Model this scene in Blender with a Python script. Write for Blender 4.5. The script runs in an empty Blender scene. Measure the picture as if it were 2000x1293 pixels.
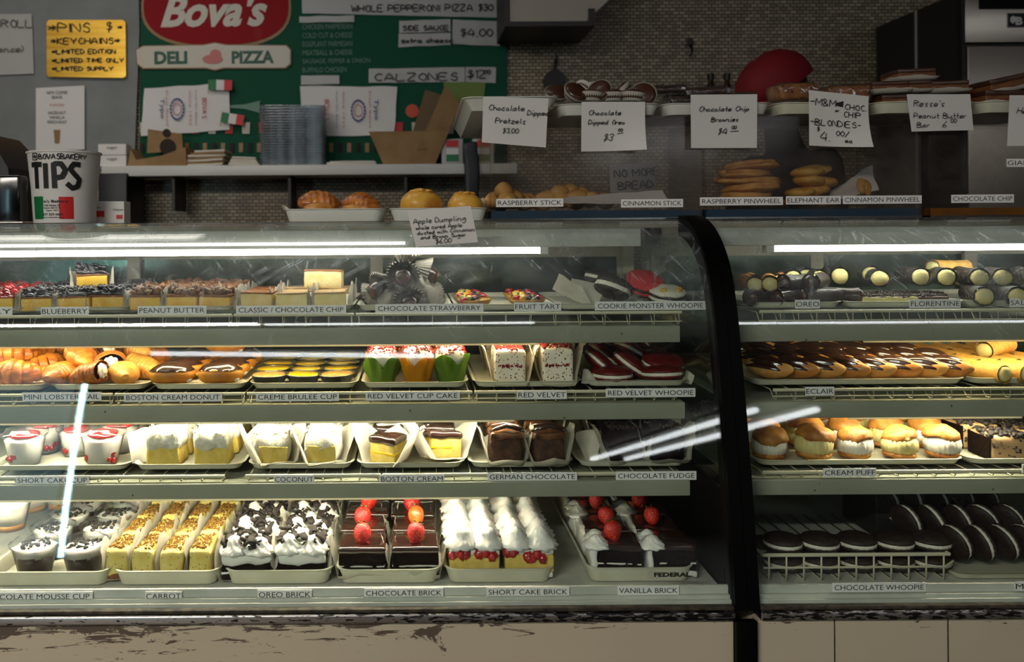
import bpy, bmesh, math, random
from mathutils import Vector, Matrix, noise, Euler

PI = math.pi
sc = bpy.context.scene
COL = sc.collection

# ------------------------------------------------------------------ camera
F = 1700.0            # focal length in pixels of the 2000 px wide frame
CAM = Vector((0.0, -1.7, 1.21))
CX, CY, ROLL = 800.0, 440.0, 0.0070
cam = bpy.data.cameras.new('camera')
cam.sensor_width = 36.0
cam.lens = 36.0 * F / 2000.0
cam.shift_x = (1000.0 - CX) / 2000.0
cam.shift_y = -(646.5 - CY) / 2000.0
cam.clip_start = 0.05
cam.dof.use_dof = True
cam.dof.focus_distance = 1.82
cam.dof.aperture_fstop = 4.0
camo = bpy.data.objects.new('camera', cam)
COL.objects.link(camo)
camo.matrix_world = Matrix.Translation(CAM) @ Matrix.Rotation(PI / 2, 4, 'X') @ Matrix.Rotation(-ROLL, 4, 'Z')
sc.camera = camo

# ------------------------------------------------------------------ exposure, world
sc.view_settings.view_transform = 'Standard'
sc.view_settings.look = 'None'
sc.view_settings.exposure = 0.0
sc.view_settings.gamma = 1.0
sc.view_settings.use_curve_mapping = False
w = bpy.data.worlds.new('world'); sc.world = w; w.use_nodes = True
w.node_tree.nodes['Background'].inputs[0].default_value = (0.5, 0.6, 0.7, 1)
w.node_tree.nodes['Background'].inputs[1].default_value = 0.02
sc.cycles.max_bounces = 8
sc.cycles.diffuse_bounces = 3
sc.cycles.glossy_bounces = 4
sc.cycles.transmission_bounces = 6
sc.cycles.transparent_max_bounces = 24
sc.cycles.caustics_reflective = False
sc.cycles.caustics_refractive = False
sc.cycles.sample_clamp_indirect = 3.0
sc.cycles.use_denoising = True

def area_light(name, loc, size, sizey, power, color=(1, 1, 1), rot=(0, 0, 0)):
    l = bpy.data.lights.new(name, 'AREA'); l.shape = 'RECTANGLE'
    l.size, l.size_y, l.energy, l.color = size, sizey, power, color
    o = bpy.data.objects.new(name, l); COL.objects.link(o)
    o.location = loc; o.rotation_euler = rot
    return o
# light tubes' strengths inside the cases
E_TOP, E_MID, E_LOW, E_DECK = 24.0, 44.0, 84.0, 74.0
# shop ceiling light over the customers; unseen fill added to brighten the back wall
area_light('shop_ceiling_light', (-2.05, -3.75, 2.72), 2.0, 0.15, 205, (1.0, 0.92, 0.80))
area_light('kitchen_fill_light', (-1.7, 1.20, 2.70), 1.6, 0.4, 9, (1.0, 0.93, 0.84))

# ------------------------------------------------------------------ helpers
def at(px, py, Y):
    d = Y - CAM.y
    u, v = px - CX, py - CY
    c, s = math.cos(ROLL), math.sin(ROLL)
    return Vector(((u * c - v * s) * d / F, Y, CAM.z - (u * s + v * c) * d / F))
def ax(px, Y): return (px - CX) * (Y - CAM.y) / F

def lin(r, g, b, a=1.0):
    f = lambda c: (c / 255 / 12.92) if c / 255 <= 0.04045 else ((c / 255 + 0.055) / 1.055) ** 2.4
    return (f(r), f(g), f(b), a)

MATS = {}
def mat(name, c1, c2=None, scale=40, rough=0.5, bump=0.0, bscale=150, metal=0.0, coat=0.0, sss=0.0,
        lo=0.35, hi=0.65, coord='Object', stretch=None, spec=None, c3=None, s3=0.0, sc3=300, trans=0.0, emit=None, detail=4):
    m = bpy.data.materials.new(name); m.use_nodes = True
    nt = m.node_tree; N = nt.nodes; L = nt.links
    b = N['Principled BSDF']
    b.inputs['Base Color'].default_value = lin(*c1)
    b.inputs['Roughness'].default_value = rough
    b.inputs['Metallic'].default_value = metal
    if coat: b.inputs['Coat Weight'].default_value = coat; b.inputs['Coat Roughness'].default_value = 0.08
    if spec is not None: b.inputs['Specular IOR Level'].default_value = spec
    if sss:
        b.inputs['Subsurface Weight'].default_value = sss
        b.inputs['Subsurface Radius'].default_value = (1, 0.6, 0.4)
        b.inputs['Subsurface Scale'].default_value = 0.008
    if c2 is not None or bump or c3 is not None:
        tc = N.new('ShaderNodeTexCoord'); src = tc.outputs[coord]
        if stretch:
            mp = N.new('ShaderNodeMapping'); mp.inputs['Scale'].default_value = stretch
            L.new(src, mp.inputs['Vector']); src = mp.outputs['Vector']
    col = None
    if c2 is not None:
        n = N.new('ShaderNodeTexNoise'); n.inputs['Scale'].default_value = scale; n.inputs['Detail'].default_value = detail
        L.new(src, n.inputs['Vector'])
        r = N.new('ShaderNodeValToRGB'); r.color_ramp.elements[0].position = lo; r.color_ramp.elements[1].position = hi
        r.color_ramp.elements[0].color = lin(*c1); r.color_ramp.elements[1].color = lin(*c2)
        L.new(n.outputs['Fac'], r.inputs['Fac']); col = r.outputs['Color']
        L.new(col, b.inputs['Base Color'])
    if c3 is not None:      # specks
        v = N.new('ShaderNodeTexVoronoi'); v.inputs['Scale'].default_value = sc3
        L.new(src, v.inputs['Vector'])
        t = N.new('ShaderNodeMath'); t.operation = 'LESS_THAN'; t.inputs[1].default_value = s3
        L.new(v.outputs['Distance'], t.inputs[0])
        mx = N.new('ShaderNodeMix'); mx.data_type = 'RGBA'
        mx.inputs[6].default_value = lin(*c1); mx.inputs[7].default_value = lin(*c3)
        if col: L.new(col, mx.inputs[6])
        L.new(t.outputs[0], mx.inputs[0]); L.new(mx.outputs[2], b.inputs['Base Color'])
    if bump:
        n2 = N.new('ShaderNodeTexNoise'); n2.inputs['Scale'].default_value = bscale; n2.inputs['Detail'].default_value = 3
        L.new(src, n2.inputs['Vector'])
        bp = N.new('ShaderNodeBump'); bp.inputs['Strength'].default_value = bump; bp.inputs['Distance'].default_value = 0.003
        L.new(n2.outputs['Fac'], bp.inputs['Height']); L.new(bp.outputs['Normal'], b.inputs['Normal'])
    if emit:
        b.inputs['Emission Color'].default_value = lin(*emit[0]); b.inputs['Emission Strength'].default_value = emit[1]
    MATS[name] = m
    return m

def mat_emit(name, color, strength):
    m = bpy.data.materials.new(name); m.use_nodes = True
    N = m.node_tree.nodes; N.clear()
    e = N.new('ShaderNodeEmission'); e.inputs[0].default_value = (*color, 1); e.inputs[1].default_value = strength
    o = N.new('ShaderNodeOutputMaterial'); m.node_tree.links.new(e.outputs[0], o.inputs[0])
    MATS[name] = m
    return m

def mat_paper(name, c, tr=0.35, rough=0.6):
    m = bpy.data.materials.new(name); m.use_nodes = True
    nt = m.node_tree; N = nt.nodes; L = nt.links
    b = N['Principled BSDF']; b.inputs['Base Color'].default_value = lin(*c); b.inputs['Roughness'].default_value = rough
    t = N.new('ShaderNodeBsdfTranslucent'); t.inputs[0].default_value = lin(*c)
    mx = N.new('ShaderNodeMixShader'); mx.inputs[0].default_value = tr
    L.new(b.outputs[0], mx.inputs[1]); L.new(t.outputs[0], mx.inputs[2])
    L.new(mx.outputs[0], N['Material Output'].inputs[0])
    MATS[name] = m
    return m

def mat_clear(name, tint=(1, 1, 1), ior=1.45, rough=0.03, haze=0.0, hscale=8, hcol=(0.8, 0.85, 0.9), scratch=0.0, refl=1.0, zfade=None):
    """thin clear sheet: transparent + fresnel gloss, with smudges and scratches that scatter light"""
    m = bpy.data.materials.new(name); m.use_nodes = True
    nt = m.node_tree; N = nt.nodes; L = nt.links
    N.remove(N['Principled BSDF']); out = N['Material Output']
    tr = N.new('ShaderNodeBsdfTransparent'); tr.inputs[0].default_value = (*tint, 1)
    gl = N.new('ShaderNodeBsdfGlossy'); gl.inputs['Roughness'].default_value = rough
    fr = N.new('ShaderNodeFresnel')      # same gloss on the way in and on the way out of the sheet
    ge = N.new('ShaderNodeNewGeometry'); im = N.new('ShaderNodeMapRange')
    im.inputs[3].default_value = ior; im.inputs[4].default_value = 1.0 / ior
    L.new(ge.outputs['Backfacing'], im.inputs[0]); L.new(im.outputs[0], fr.inputs[0])
    mu = N.new('ShaderNodeMath'); mu.operation = 'MULTIPLY'; mu.inputs[1].default_value = refl
    L.new(fr.outputs[0], mu.inputs[0])
    mx = N.new('ShaderNodeMixShader')
    L.new(mu.outputs[0], mx.inputs[0]); L.new(tr.outputs[0], mx.inputs[1]); L.new(gl.outputs[0], mx.inputs[2])
    last = mx.outputs[0]
    if haze or scratch:
        tc = N.new('ShaderNodeTexCoord')
        di = N.new('ShaderNodeBsdfDiffuse'); di.inputs[0].default_value = (*hcol, 1)
        tl = N.new('ShaderNodeBsdfTranslucent'); tl.inputs[0].default_value = (*hcol, 1)
        dm = N.new('ShaderNodeMixShader'); L.new(di.outputs[0], dm.inputs[1]); L.new(tl.outputs[0], dm.inputs[2])
        n = N.new('ShaderNodeTexNoise'); n.inputs['Scale'].default_value = hscale; n.inputs['Detail'].default_value = 8
        n.inputs['Roughness'].default_value = 0.65
        L.new(tc.outputs['Object'], n.inputs['Vector'])
        mr = N.new('ShaderNodeMapRange'); mr.inputs[1].default_value = 0.40; mr.inputs[2].default_value = 0.78
        mr.inputs[3].default_value = haze * 0.12; mr.inputs[4].default_value = haze
        L.new(n.outputs['Fac'], mr.inputs[0]); fac = mr.outputs[0]
        if scratch:
            for (rz, sx) in ((0.7, 1), (-0.5, 2), (1.9, 3)):
                mp = N.new('ShaderNodeMapping'); mp.inputs['Rotation'].default_value = (0.3, rz, 0.2 * sx)
                mp.vector_type = 'TEXTURE'; mp.inputs['Scale'].default_value = (1 / 14, 1 / 14, 1 / 260); mp.inputs['Location'].default_value = (sx, 0, sx)
                L.new(tc.outputs['Object'], mp.inputs['Vector'])
                v = N.new('ShaderNodeTexNoise'); v.inputs['Scale'].default_value = 1.0; v.inputs['Detail'].default_value = 1
                L.new(mp.outputs[0], v.inputs['Vector'])
                g = N.new('ShaderNodeMapRange'); g.inputs[1].default_value = 0.68; g.inputs[2].default_value = 0.73
                g.inputs[3].default_value = 0; g.inputs[4].default_value = scratch
                L.new(v.outputs['Fac'], g.inputs[0])
                a = N.new('ShaderNodeMath'); a.operation = 'ADD'; L.new(fac, a.inputs[0]); L.new(g.outputs[0], a.inputs[1])
                fac = a.outputs[0]
        if zfade:      # smudges and scratches, thickened with height to paint the haze near the lamp
            sz = N.new('ShaderNodeSeparateXYZ'); L.new(tc.outputs['Object'], sz.inputs[0])
            zr = N.new('ShaderNodeMapRange'); zr.inputs[1].default_value, zr.inputs[2].default_value = zfade[:2]
            zr.inputs[3].default_value, zr.inputs[4].default_value = zfade[2:]
            L.new(sz.outputs[2], zr.inputs[0])
            zm = N.new('ShaderNodeMath'); zm.operation = 'MULTIPLY'; L.new(fac, zm.inputs[0]); L.new(zr.outputs[0], zm.inputs[1]); fac = zm.outputs[0]
        m2 = N.new('ShaderNodeMixShader'); L.new(fac, m2.inputs[0]); L.new(last, m2.inputs[1]); L.new(dm.outputs[0], m2.inputs[2])
        last = m2.outputs[0]
    L.new(last, out.inputs[0])
    MATS[name] = m
    return m

# ---- geometry as (verts, faces) lists
def T(vf, loc=(0, 0, 0), rot=(0, 0, 0), s=(1, 1, 1)):
    if isinstance(s, (int, float)): s = (s, s, s)
    m = Matrix.Translation(loc) @ Euler(rot).to_matrix().to_4x4() @ Matrix.Diagonal((*s, 1))
    return ([tuple(m @ Vector(v)) for v in vf[0]], vf[1])
def J(*vfs):
    V, Fs = [], []
    for v, f in vfs:
        n = len(V); V += v; Fs += [tuple(i + n for i in q) for q in f]
    return (V, Fs)
def fnv(vf, fn): return ([tuple(fn(*v)) for v in vf[0]], vf[1])
def nz(vf, amp, fr, seed=0):
    """displace every vertex along a smooth 3-D noise field"""
    out = []
    o = Vector((seed * 7.3, seed * 3.1, seed * 1.7))
    for v in vf[0]:
        p = Vector(v)
        out.append(tuple(p + noise.noise_vector(p * fr + o) * amp))
    return (out, vf[1])

def lat(L, r, n):
    h = L / 2
    if r <= 0: return [-h + L * i / n for i in range(n + 1)]
    r = min(r, h * 0.99)
    a = [-h, -h + 0.3 * r, -h + r]
    mid = [-h + r + (L - 2 * r) * i / n for i in range(1, n)]
    return a + mid + [h - r, h - 0.3 * r, h]
def rbox(sx, sy, sz, r=0.004, n=(3, 3, 2), amp=0, fr=60, seed=0, z0=True):
    X, Y, Z = lat(sx, r, n[0]), lat(sy, r, n[1]), lat(sz, r, n[2])
    idx, V, Fs = {}, [], []
    def vid(i, j, k):
        if (i, j, k) in idx: return idx[(i, j, k)]
        p = Vector((X[i], Y[j], Z[k]))
        if r > 0:
            q = Vector((max(-sx / 2 + r, min(sx / 2 - r, p.x)), max(-sy / 2 + r, min(sy / 2 - r, p.y)), max(-sz / 2 + r, min(sz / 2 - r, p.z))))
            d = p - q
            if d.length > 1e-9: p = q + d.normalized() * r
        if z0: p.z += sz / 2
        idx[(i, j, k)] = len(V); V.append(tuple(p)); return idx[(i, j, k)]
    a, b, c = len(X) - 1, len(Y) - 1, len(Z) - 1
    for i in range(a):
        for j in range(b):
            Fs.append((vid(i, j, 0), vid(i, j + 1, 0), vid(i + 1, j + 1, 0), vid(i + 1, j, 0)))
            Fs.append((vid(i, j, c), vid(i + 1, j, c), vid(i + 1, j + 1, c), vid(i, j + 1, c)))
    for i in range(a):
        for k in range(c):
            Fs.append((vid(i, 0, k), vid(i + 1, 0, k), vid(i + 1, 0, k + 1), vid(i, 0, k + 1)))
            Fs.append((vid(i, b, k), vid(i, b, k + 1), vid(i + 1, b, k + 1), vid(i + 1, b, k)))
    for j in range(b):
        for k in range(c):
            Fs.append((vid(0, j, k), vid(0, j, k + 1), vid(0, j + 1, k + 1), vid(0, j + 1, k)))
            Fs.append((vid(a, j, k), vid(a, j + 1, k), vid(a, j + 1, k + 1), vid(a, j, k + 1)))
    vf = (V, Fs)
    return nz(vf, amp, fr, seed) if amp else vf
def box(x0, y0, z0, x1, y1, z1, r=0.0):
    if r: return T(rbox(x1 - x0, y1 - y0, z1 - z0, r, (1, 1, 1)), ((x0 + x1) / 2, (y0 + y1) / 2, z0))
    V = [(x, y, z) for x in (x0, x1) for y in (y0, y1) for z in (z0, z1)]
    return (V, [(0, 1, 3, 2), (4, 6, 7, 5), (0, 4, 5, 1), (2, 3, 7, 6), (0, 2, 6, 4), (1, 5, 7, 3)])

_ico = {}
def ico(sub):
    if sub not in _ico:
        bm = bmesh.new(); bmesh.ops.create_icosphere(bm, subdivisions=sub, radius=1)
        _ico[sub] = ([tuple(v.co) for v in bm.verts], [tuple(v.index for v in f.verts) for f in bm.faces]); bm.free()
    return _ico[sub]
def blob(rx, ry, rz, sub=3, amp=0, fr=40, seed=0, flat=None, loc=(0, 0, 0), rot=(0, 0, 0)):
    vf = T(ico(sub), s=(rx, ry, rz))
    if amp: vf = nz(vf, amp, fr, seed)
    if flat is not None: vf = fnv(vf, lambda x, y, z: (x, y, max(z, flat)))
    return T(vf, loc, rot)
def lathe(prof, seg=24, fl=0, amp=0.0, sq=0, cap0=True, cap1=False, ampf=None):
    V, Fs = [], []
    n = len(prof)
    for i, (r, z) in enumerate(prof):
        a_ = amp * (ampf(i / (n - 1)) if ampf else 1)
        for s in range(seg):
            t = 2 * PI * s / seg
            rr = r * (1 + a_ * math.cos(fl * t)) if fl else r
            if sq:
                c, q = math.cos(t), math.sin(t)
                rr *= (abs(c) ** sq + abs(q) ** sq) ** (-1 / sq)
            V.append((rr * math.cos(t), rr * math.sin(t), z))
    for i in range(n - 1):
        for s in range(seg):
            s2 = (s + 1) % seg
            Fs.append((i * seg + s, i * seg + s2, (i + 1) * seg + s2, (i + 1) * seg + s))
    if cap0: Fs.append(tuple(reversed(range(seg))))
    if cap1: Fs.append(tuple((n - 1) * seg + s for s in range(seg)))
    return (V, Fs)
def tube(pts, r, seg=8, cap=True):
    pts = [Vector(p) for p in pts]
    V, Fs = [], []
    n = len(pts)
    rs = r if isinstance(r, (list, tuple)) else [r] * n
    up = Vector((0, 0, 1))
    for i, p in enumerate(pts):
        t = (pts[min(i + 1, n - 1)] - pts[max(i - 1, 0)]).normalized()
        a = t.cross(up)
        if a.length < 1e-4: a = t.cross(Vector((0, 1, 0)))
        a.normalize(); b = a.cross(t)
        for s in range(seg):
            q = 2 * PI * s / seg
            V.append(tuple(p + (a * math.cos(q) + b * math.sin(q)) * rs[i]))
    for i in range(n - 1):
        for s in range(seg):
            s2 = (s + 1) % seg
            Fs.append((i * seg + s, i * seg + s2, (i + 1) * seg + s2, (i + 1) * seg + s))
    if cap: Fs += [tuple(range(seg)), tuple(reversed([(n - 1) * seg + s for s in range(seg)]))]
    return (V, Fs)
def prism(outline, y0, y1):
    """outline in (x, z), extruded along y"""
    n = len(outline)
    V = [(x, y0, z) for x, z in outline] + [(x, y1, z) for x, z in outline]
    return (V, [tuple(range(n)), tuple(reversed(range(n, 2 * n)))] + [(i, (i + 1) % n + 0, (i + 1) % n + n, i + n) for i in range(n)])
def grid(nu, nv, fn):
    V = [tuple(fn(i / nu, j / nv)) for i in range(nu + 1) for j in range(nv + 1)]
    k = nv + 1
    return (V, [(i * k + j, (i + 1) * k + j, (i + 1) * k + j + 1, i * k + j + 1) for i in range(nu) for j in range(nv)])
def chunks(n, fn, s0, s1, seed, kind='rock', sub=1):
    """n small pieces, each at fn(rng)"""
    R = random.Random(seed); out = []
    for _ in range(n):
        p = fn(R); s = R.uniform(s0, s1)
        if kind == 'rock':
            b = T(rbox(1.5, 1.1, 0.8, 0, (1, 1, 1), z0=False), s=s)
        elif kind == 'flake':
            b = T(rbox(1.8, 1.3, 0.4, 0, (1, 1, 1), z0=False), s=s)
        else:
            b = T(ico(sub), s=s)
        b = nz(b, s * 0.35, 0.9 / s, R.random() * 9) if kind != 'ball' else b
        out.append(T(b, p, (R.uniform(-.9, .9), R.uniform(-.9, .9), R.uniform(0, 6))))
    return J(*out)
def rosette(r, h, fl=8, tw=1.6, seed=0, seg=40, n=9):
    V, Fs = [], []
    for i in range(n):
        t = i / (n - 1)
        R_ = r * (1 - t) ** 0.62 * (1 + 0.12 * math.sin(t * 9)) + 0.0004
        for s in range(seg):
            a = 2 * PI * s / seg
            rr = R_ * (1 + 0.30 * abs(math.cos(fl / 2 * (a + tw * t))) - 0.08)
            V.append((rr * math.cos(a), rr * math.sin(a), h * t))
    for i in range(n - 1):
        for s in range(seg):
            s2 = (s + 1) % seg
            Fs.append((i * seg + s, i * seg + s2, (i + 1) * seg + s2, (i + 1) * seg + s))
    Fs.append(tuple(reversed(range(seg))))
    return nz((V, Fs), r * 0.06, 2.0 / r, seed)

_mc = {}
def mesh(name, vf, m, smooth=True, angle=None):
    me = bpy.data.meshes.new(name)
    me.from_pydata(vf[0], [], vf[1]); me.update()
    bm = bmesh.new(); bm.from_mesh(me)
    bmesh.ops.recalc_face_normals(bm, faces=bm.faces)
    bm.to_mesh(me); bm.free()
    if smooth:
        me.polygons.foreach_set('use_smooth', [True] * len(me.polygons))
        if angle is not None: me.set_sharp_from_angle(angle=angle)
    me.materials.append(MATS[m] if isinstance(m, str) else m)
    return me
def obj(name, me, parent=None, loc=(0, 0, 0), rot=(0, 0, 0), kind=None, label=None):
    o = bpy.data.objects.new(name, me); COL.objects.link(o)
    o.location = loc; o.rotation_euler = rot
    if parent: o.parent = parent
    if kind: o['kind'] = kind
    if label: o['label'] = label
    return o
def ob(name, vf, m, parent=None, loc=(0, 0, 0), rot=(0, 0, 0), smooth=True, angle=0.7, kind=None, label=None):
    return obj(name, mesh(name, vf, m, smooth, angle), parent, loc, rot, kind, label)
def tag(o, label, cat, group=None, kind=None):
    o['label'] = label; o['category'] = cat
    if group: o['group'] = group
    if kind: o['kind'] = kind
    return o
def empty(name, loc=(0, 0, 0), rot=(0, 0, 0)):
    o = bpy.data.objects.new(name, None); COL.objects.link(o)
    o.empty_display_size = 0.02; o.location = loc; o.rotation_euler = rot
    return o

# ---- printed lettering (built-in font) fitted to a width and height, lying in the XZ plane facing -Y
_txt = {}
def text_mesh(s, wd, ht, m, align='C', shear=0.0, bold=0.0, thick=0.0):
    key = (s, shear, bold, thick)
    if key not in _txt:
        cu = bpy.data.curves.new('lettering', 'FONT'); cu.body = s; cu.shear = shear; cu.offset = bold
        cu.resolution_u = 3; cu.fill_mode = 'FRONT' if not thick else 'BOTH'; cu.extrude = thick
        cu.align_x = 'CENTER'; cu.align_y = 'CENTER'
        o = bpy.data.objects.new('lettering', cu); COL.objects.link(o)
        dg = bpy.context.evaluated_depsgraph_get()
        me = bpy.data.meshes.new_from_object(o.evaluated_get(dg))
        bpy.data.objects.remove(o); bpy.data.curves.remove(cu)
        _txt[key] = ([tuple(v.co) for v in me.vertices], [tuple(p.vertices) for p in me.polygons])
        bpy.data.meshes.remove(me)
    V, Fs = _txt[key]
    x0 = min(v[0] for v in V); x1 = max(v[0] for v in V); y0 = min(v[1] for v in V); y1 = max(v[1] for v in V)
    kx = wd / (x1 - x0); ky = ht / (y1 - y0)
    return mesh('lettering', ([((v[0] - (x0 + x1) / 2) * kx, -v[2], (v[1] - (y0 + y1) / 2) * ky) for v in V], Fs), m, smooth=False)

# ---- handwriting: single-stroke letters
GL = {'A': '03 39 63/15 55', 'B': '03 09 48 57 06/06 55 64 53 03', 'C': '58 39 17 15 33 54', 'D': '03 09 38 56 44 03', 'E': '59 09 03 53/06 46',
 'F': '59 09 03/06 46', 'G': '58 39 17 15 33 54 56 36', 'H': '03 09/53 59/06 56', 'I': '13 19', 'J': '49 44 23 04', 'K': '03 09/59 06 53', 'L': '09 03 53',
 'M': '03 09 35 69 63', 'N': '03 09 53 59', 'O': '39 17 15 33 54 57 39', 'P': '03 09 48 57 46 06', 'Q': '39 17 15 33 54 57 39/34 62', 'R': '03 09 48 57 06/26 53',
 'S': '58 39 17 46 54 33 14', 'T': '09 69/39 33', 'U': '09 05 33 55 59', 'V': '09 33 69', 'W': '09 23 37 53 69', 'X': '09 63/69 03', 'Y': '09 36 69/36 33', 'Z': '09 59 03 53',
 'a': '46 26 04 23 45 46 44 53', 'b': '09 03/05 26 45 34 23 03', 'c': '46 26 04 23 44', 'd': '46 26 04 23 45/49 44 53', 'e': '04 45 36 16 04 23 44', 'f': '39 18 13/06 36',
 'g': '46 26 04 24 46 41 20 01', 'h': '09 03/05 26 45 43', 'i': '16 13 23/18 19', 'j': '26 21 00', 'k': '09 03/36 05 43', 'l': '19 14 23', 'm': '06 03/05 26 33/35 56 63', 'n': '06 03/05 26 45 43 53',
 'o': '26 04 23 44 26', 'p': '06 00/05 26 45 34 23 04', 'q': '46 26 04 23 45/46 40', 'r': '06 03/05 26 36', 's': '46 26 15 34 33 13', 't': '19 14 33/06 36', 'u': '06 04 23 45/46 44 53', 'v': '06 23 46',
 'w': '06 13 26 43 56', 'x': '06 43/46 03', 'y': '06 24 46/46 20 00', 'z': '06 46 03 43', '0': '29 07 05 23 45 47 29', '1': '17 29 23', '2': '08 29 47 03 53', '3': '08 39 47 26 45 33 04',
 '4': '39 05 55/48 43', '5': '49 09 06 36 45 33 04', '6': '49 16 04 23 44 35 05', '7': '09 49 13', '8': '29 07 45 23 05 47 29', '9': '46 26 08 39 47 43', '$': '48 29 17 46 34 14/39 22', '.': '03 13',
 "'": '19 17', '-': '06 46', '&': '53 08 29 37 04 23 55', '*': '05 57/07 55/38 34', '/': '02 59', ',': '13 02', '_': '02 92', '(': '29 06 23', ')': '09 26 03', '@': '35 35'}
def stroke_vf(lines, height, wd, slant=0.0, seed=0, jit=0.2, smooth=True, x_over=0.88):
    """lines: list of (text, x, z) in the card's own metres, left aligned; returns flat ribbons facing -Y"""
    R = random.Random(seed); V, Fs = [], []
    for item in lines:
        s, x0, z0 = item[:3]; h = height * (item[3] if len(item) > 3 else 1.0); k = h / 6.0
        cx = x0
        for ch in s:
            if ch == ' ': cx += 4.2 * k * x_over; continue
            mx = 0
            for st in GL.get(ch, '03 13').split('/'):
                pts = []
                for q in st.split():
                    a, b = int(q[0]) + R.uniform(-jit, jit), int(q[1]) - 3 + R.uniform(-jit, jit)
                    mx = max(mx, int(q[0])); pts.append(Vector((a * x_over + b * slant, b)))
                if smooth and len(pts) > 2:
                    P = [pts[0]] + pts + [pts[-1]]; out = []
                    for i in range(1, len(P) - 2):
                        for t in (0, 0.33, 0.66):
                            p0, p1, p2, p3 = P[i - 1:i + 3]
                            out.append(0.5 * ((2 * p1) + (p2 - p0) * t + (2 * p0 - 5 * p1 + 4 * p2 - p3) * t * t + (3 * p1 - p0 - 3 * p2 + p3) * t ** 3))
                    out.append(pts[-1]); pts = out
                pts = [Vector((cx + p.x * k, z0 + p.y * k)) for p in pts]
                n0 = len(V)
                for i, p in enumerate(pts):
                    t = pts[min(i + 1, len(pts) - 1)] - pts[max(i - 1, 0)]
                    if t.length < 1e-9: t = Vector((1, 0))
                    t.normalize(); nn = Vector((-t.y, t.x)) * wd / 2
                    V.append((p.x + nn.x, 0, p.y + nn.y)); V.append((p.x - nn.x, 0, p.y - nn.y))
                for i in range(len(pts) - 1):
                    Fs.append((n0 + 2 * i, n0 + 2 * i + 1, n0 + 2 * i + 3, n0 + 2 * i + 2))
            cx += (mx + 1.3) * k * x_over
    return (V, Fs)

# ------------------------------------------------------------------ materials of the setting
def mosaic():
    m = bpy.data.materials.new('mosaic_tile'); m.use_nodes = True
    nt = m.node_tree; N = nt.nodes; L = nt.links; b = N['Principled BSDF']
    tc = N.new('ShaderNodeTexCoord'); sp = N.new('ShaderNodeSeparateXYZ'); cb = N.new('ShaderNodeCombineXYZ')
    L.new(tc.outputs['Object'], sp.inputs[0]); L.new(sp.outputs[0], cb.inputs[0]); L.new(sp.outputs[2], cb.inputs[1])
    br = N.new('ShaderNodeTexBrick'); L.new(cb.outputs[0], br.inputs['Vector'])
    br.inputs['Scale'].default_value = 1.0; br.inputs['Brick Width'].default_value = 0.030; br.inputs['Row Height'].default_value = 0.0155
    br.inputs['Mortar Size'].default_value = 0.0022; br.inputs['Mortar Smooth'].default_value = 0.2; br.offset = 0.5
    br.inputs['Color1'].default_value = lin(186, 168, 138); br.inputs['Color2'].default_value = lin(136, 120, 94)
    br.inputs['Mortar'].default_value = lin(52, 44, 34)
    L.new(br.outputs['Color'], b.inputs['Base Color']); b.inputs['Roughness'].default_value = 0.4
    bp = N.new('ShaderNodeBump'); bp.invert = True; bp.inputs['Strength'].default_value = 0.6; bp.inputs['Distance'].default_value = 0.002
    L.new(br.outputs['Fac'], bp.inputs['Height']); L.new(bp.outputs[0], b.inputs['Normal'])
    MATS['mosaic'] = m
mosaic()
mat_paper('lens', (240, 236, 220), 0.8)
mat('floor_tile', (70, 60, 52), (85, 74, 66), 6, 0.5)
mat('ceiling', (120, 115, 108), rough=0.9)
mat('wall_paint', (60, 55, 50), rough=0.9)
mat('grey_board', (136, 138, 138), (124, 126, 125), 5, 0.5, spec=0.2)
mat('green_board', (14, 78, 56), rough=0.6, spec=0.15)
mat('sign_red', (146, 16, 26), (160, 44, 46), 9, 0.6, lo=0.6, hi=0.85, spec=0.15)
mat('sign_cream', (200, 192, 176), rough=0.4)
mat('sign_gold', (140, 96, 30), rough=0.4)
mat('ink', (14, 13, 15), rough=0.6)
mat('ink_grey', (70, 68, 68), rough=0.7)
mat('ink_green', (12, 80, 58), rough=0.5)
mat('ink_red', (190, 40, 40), rough=0.6)
mat('ink_pale', (104, 140, 120), rough=0.6)
mat('ink_blue', (40, 50, 130), rough=0.6)
mat('ink_pink', (200, 120, 115), rough=0.6)
mat('gold_foil', (214, 160, 50), (240, 196, 90), 3, 0.30, metal=1.0, bump=0.15, bscale=9, stretch=(1, 1, 14))
mat('white_paper', (222, 218, 214), rough=0.55)
mat('tag_white', (246, 243, 240), rough=0.6)
mat('paper_grey', (176, 174, 170), rough=0.4)
mat('red', (200, 30, 34), rough=0.5)
mat('orange_red', (205, 70, 40), rough=0.5)
mat('flag_green', (8, 110, 56), rough=0.5)
mat('shelf_white', (206, 205, 200), rough=0.35)
mat('kraft', (158, 126, 84), (140, 108, 70), 12, 0.8)
mat('kraft_dark', (112, 92, 64), rough=0.8)
mat('carton_dark', (40, 30, 24), rough=0.8)
mat('black', (8, 8, 9), rough=0.45)
mat('black_gloss', (6, 6, 8), rough=0.14)
mat('steel', (176, 168, 158), rough=0.32, metal=1.0, bump=0.05, bscale=40, stretch=(1, 1, 30))
mat('steel_dark', (62, 58, 55), rough=0.5, metal=0.6)
mat('chrome', (200, 200, 198), rough=0.16, metal=1.0)
mat('duct_white', (176, 166, 152), rough=0.6)
mat('glass_bottle', (60, 26, 14), rough=0.2)
mat('bag_cloth', (30, 32, 40), rough=0.5)
mat('lime', (104, 128, 40), rough=0.5)
mat('cap_red', (122, 5, 20), rough=0.75, bump=0.2, bscale=600)
mat('skin', (160, 110, 86), rough=0.6, sss=0.1)
mat('hair', (18, 13, 12), rough=0.6)
mat('shirt', (16, 16, 18), rough=0.85)
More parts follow.
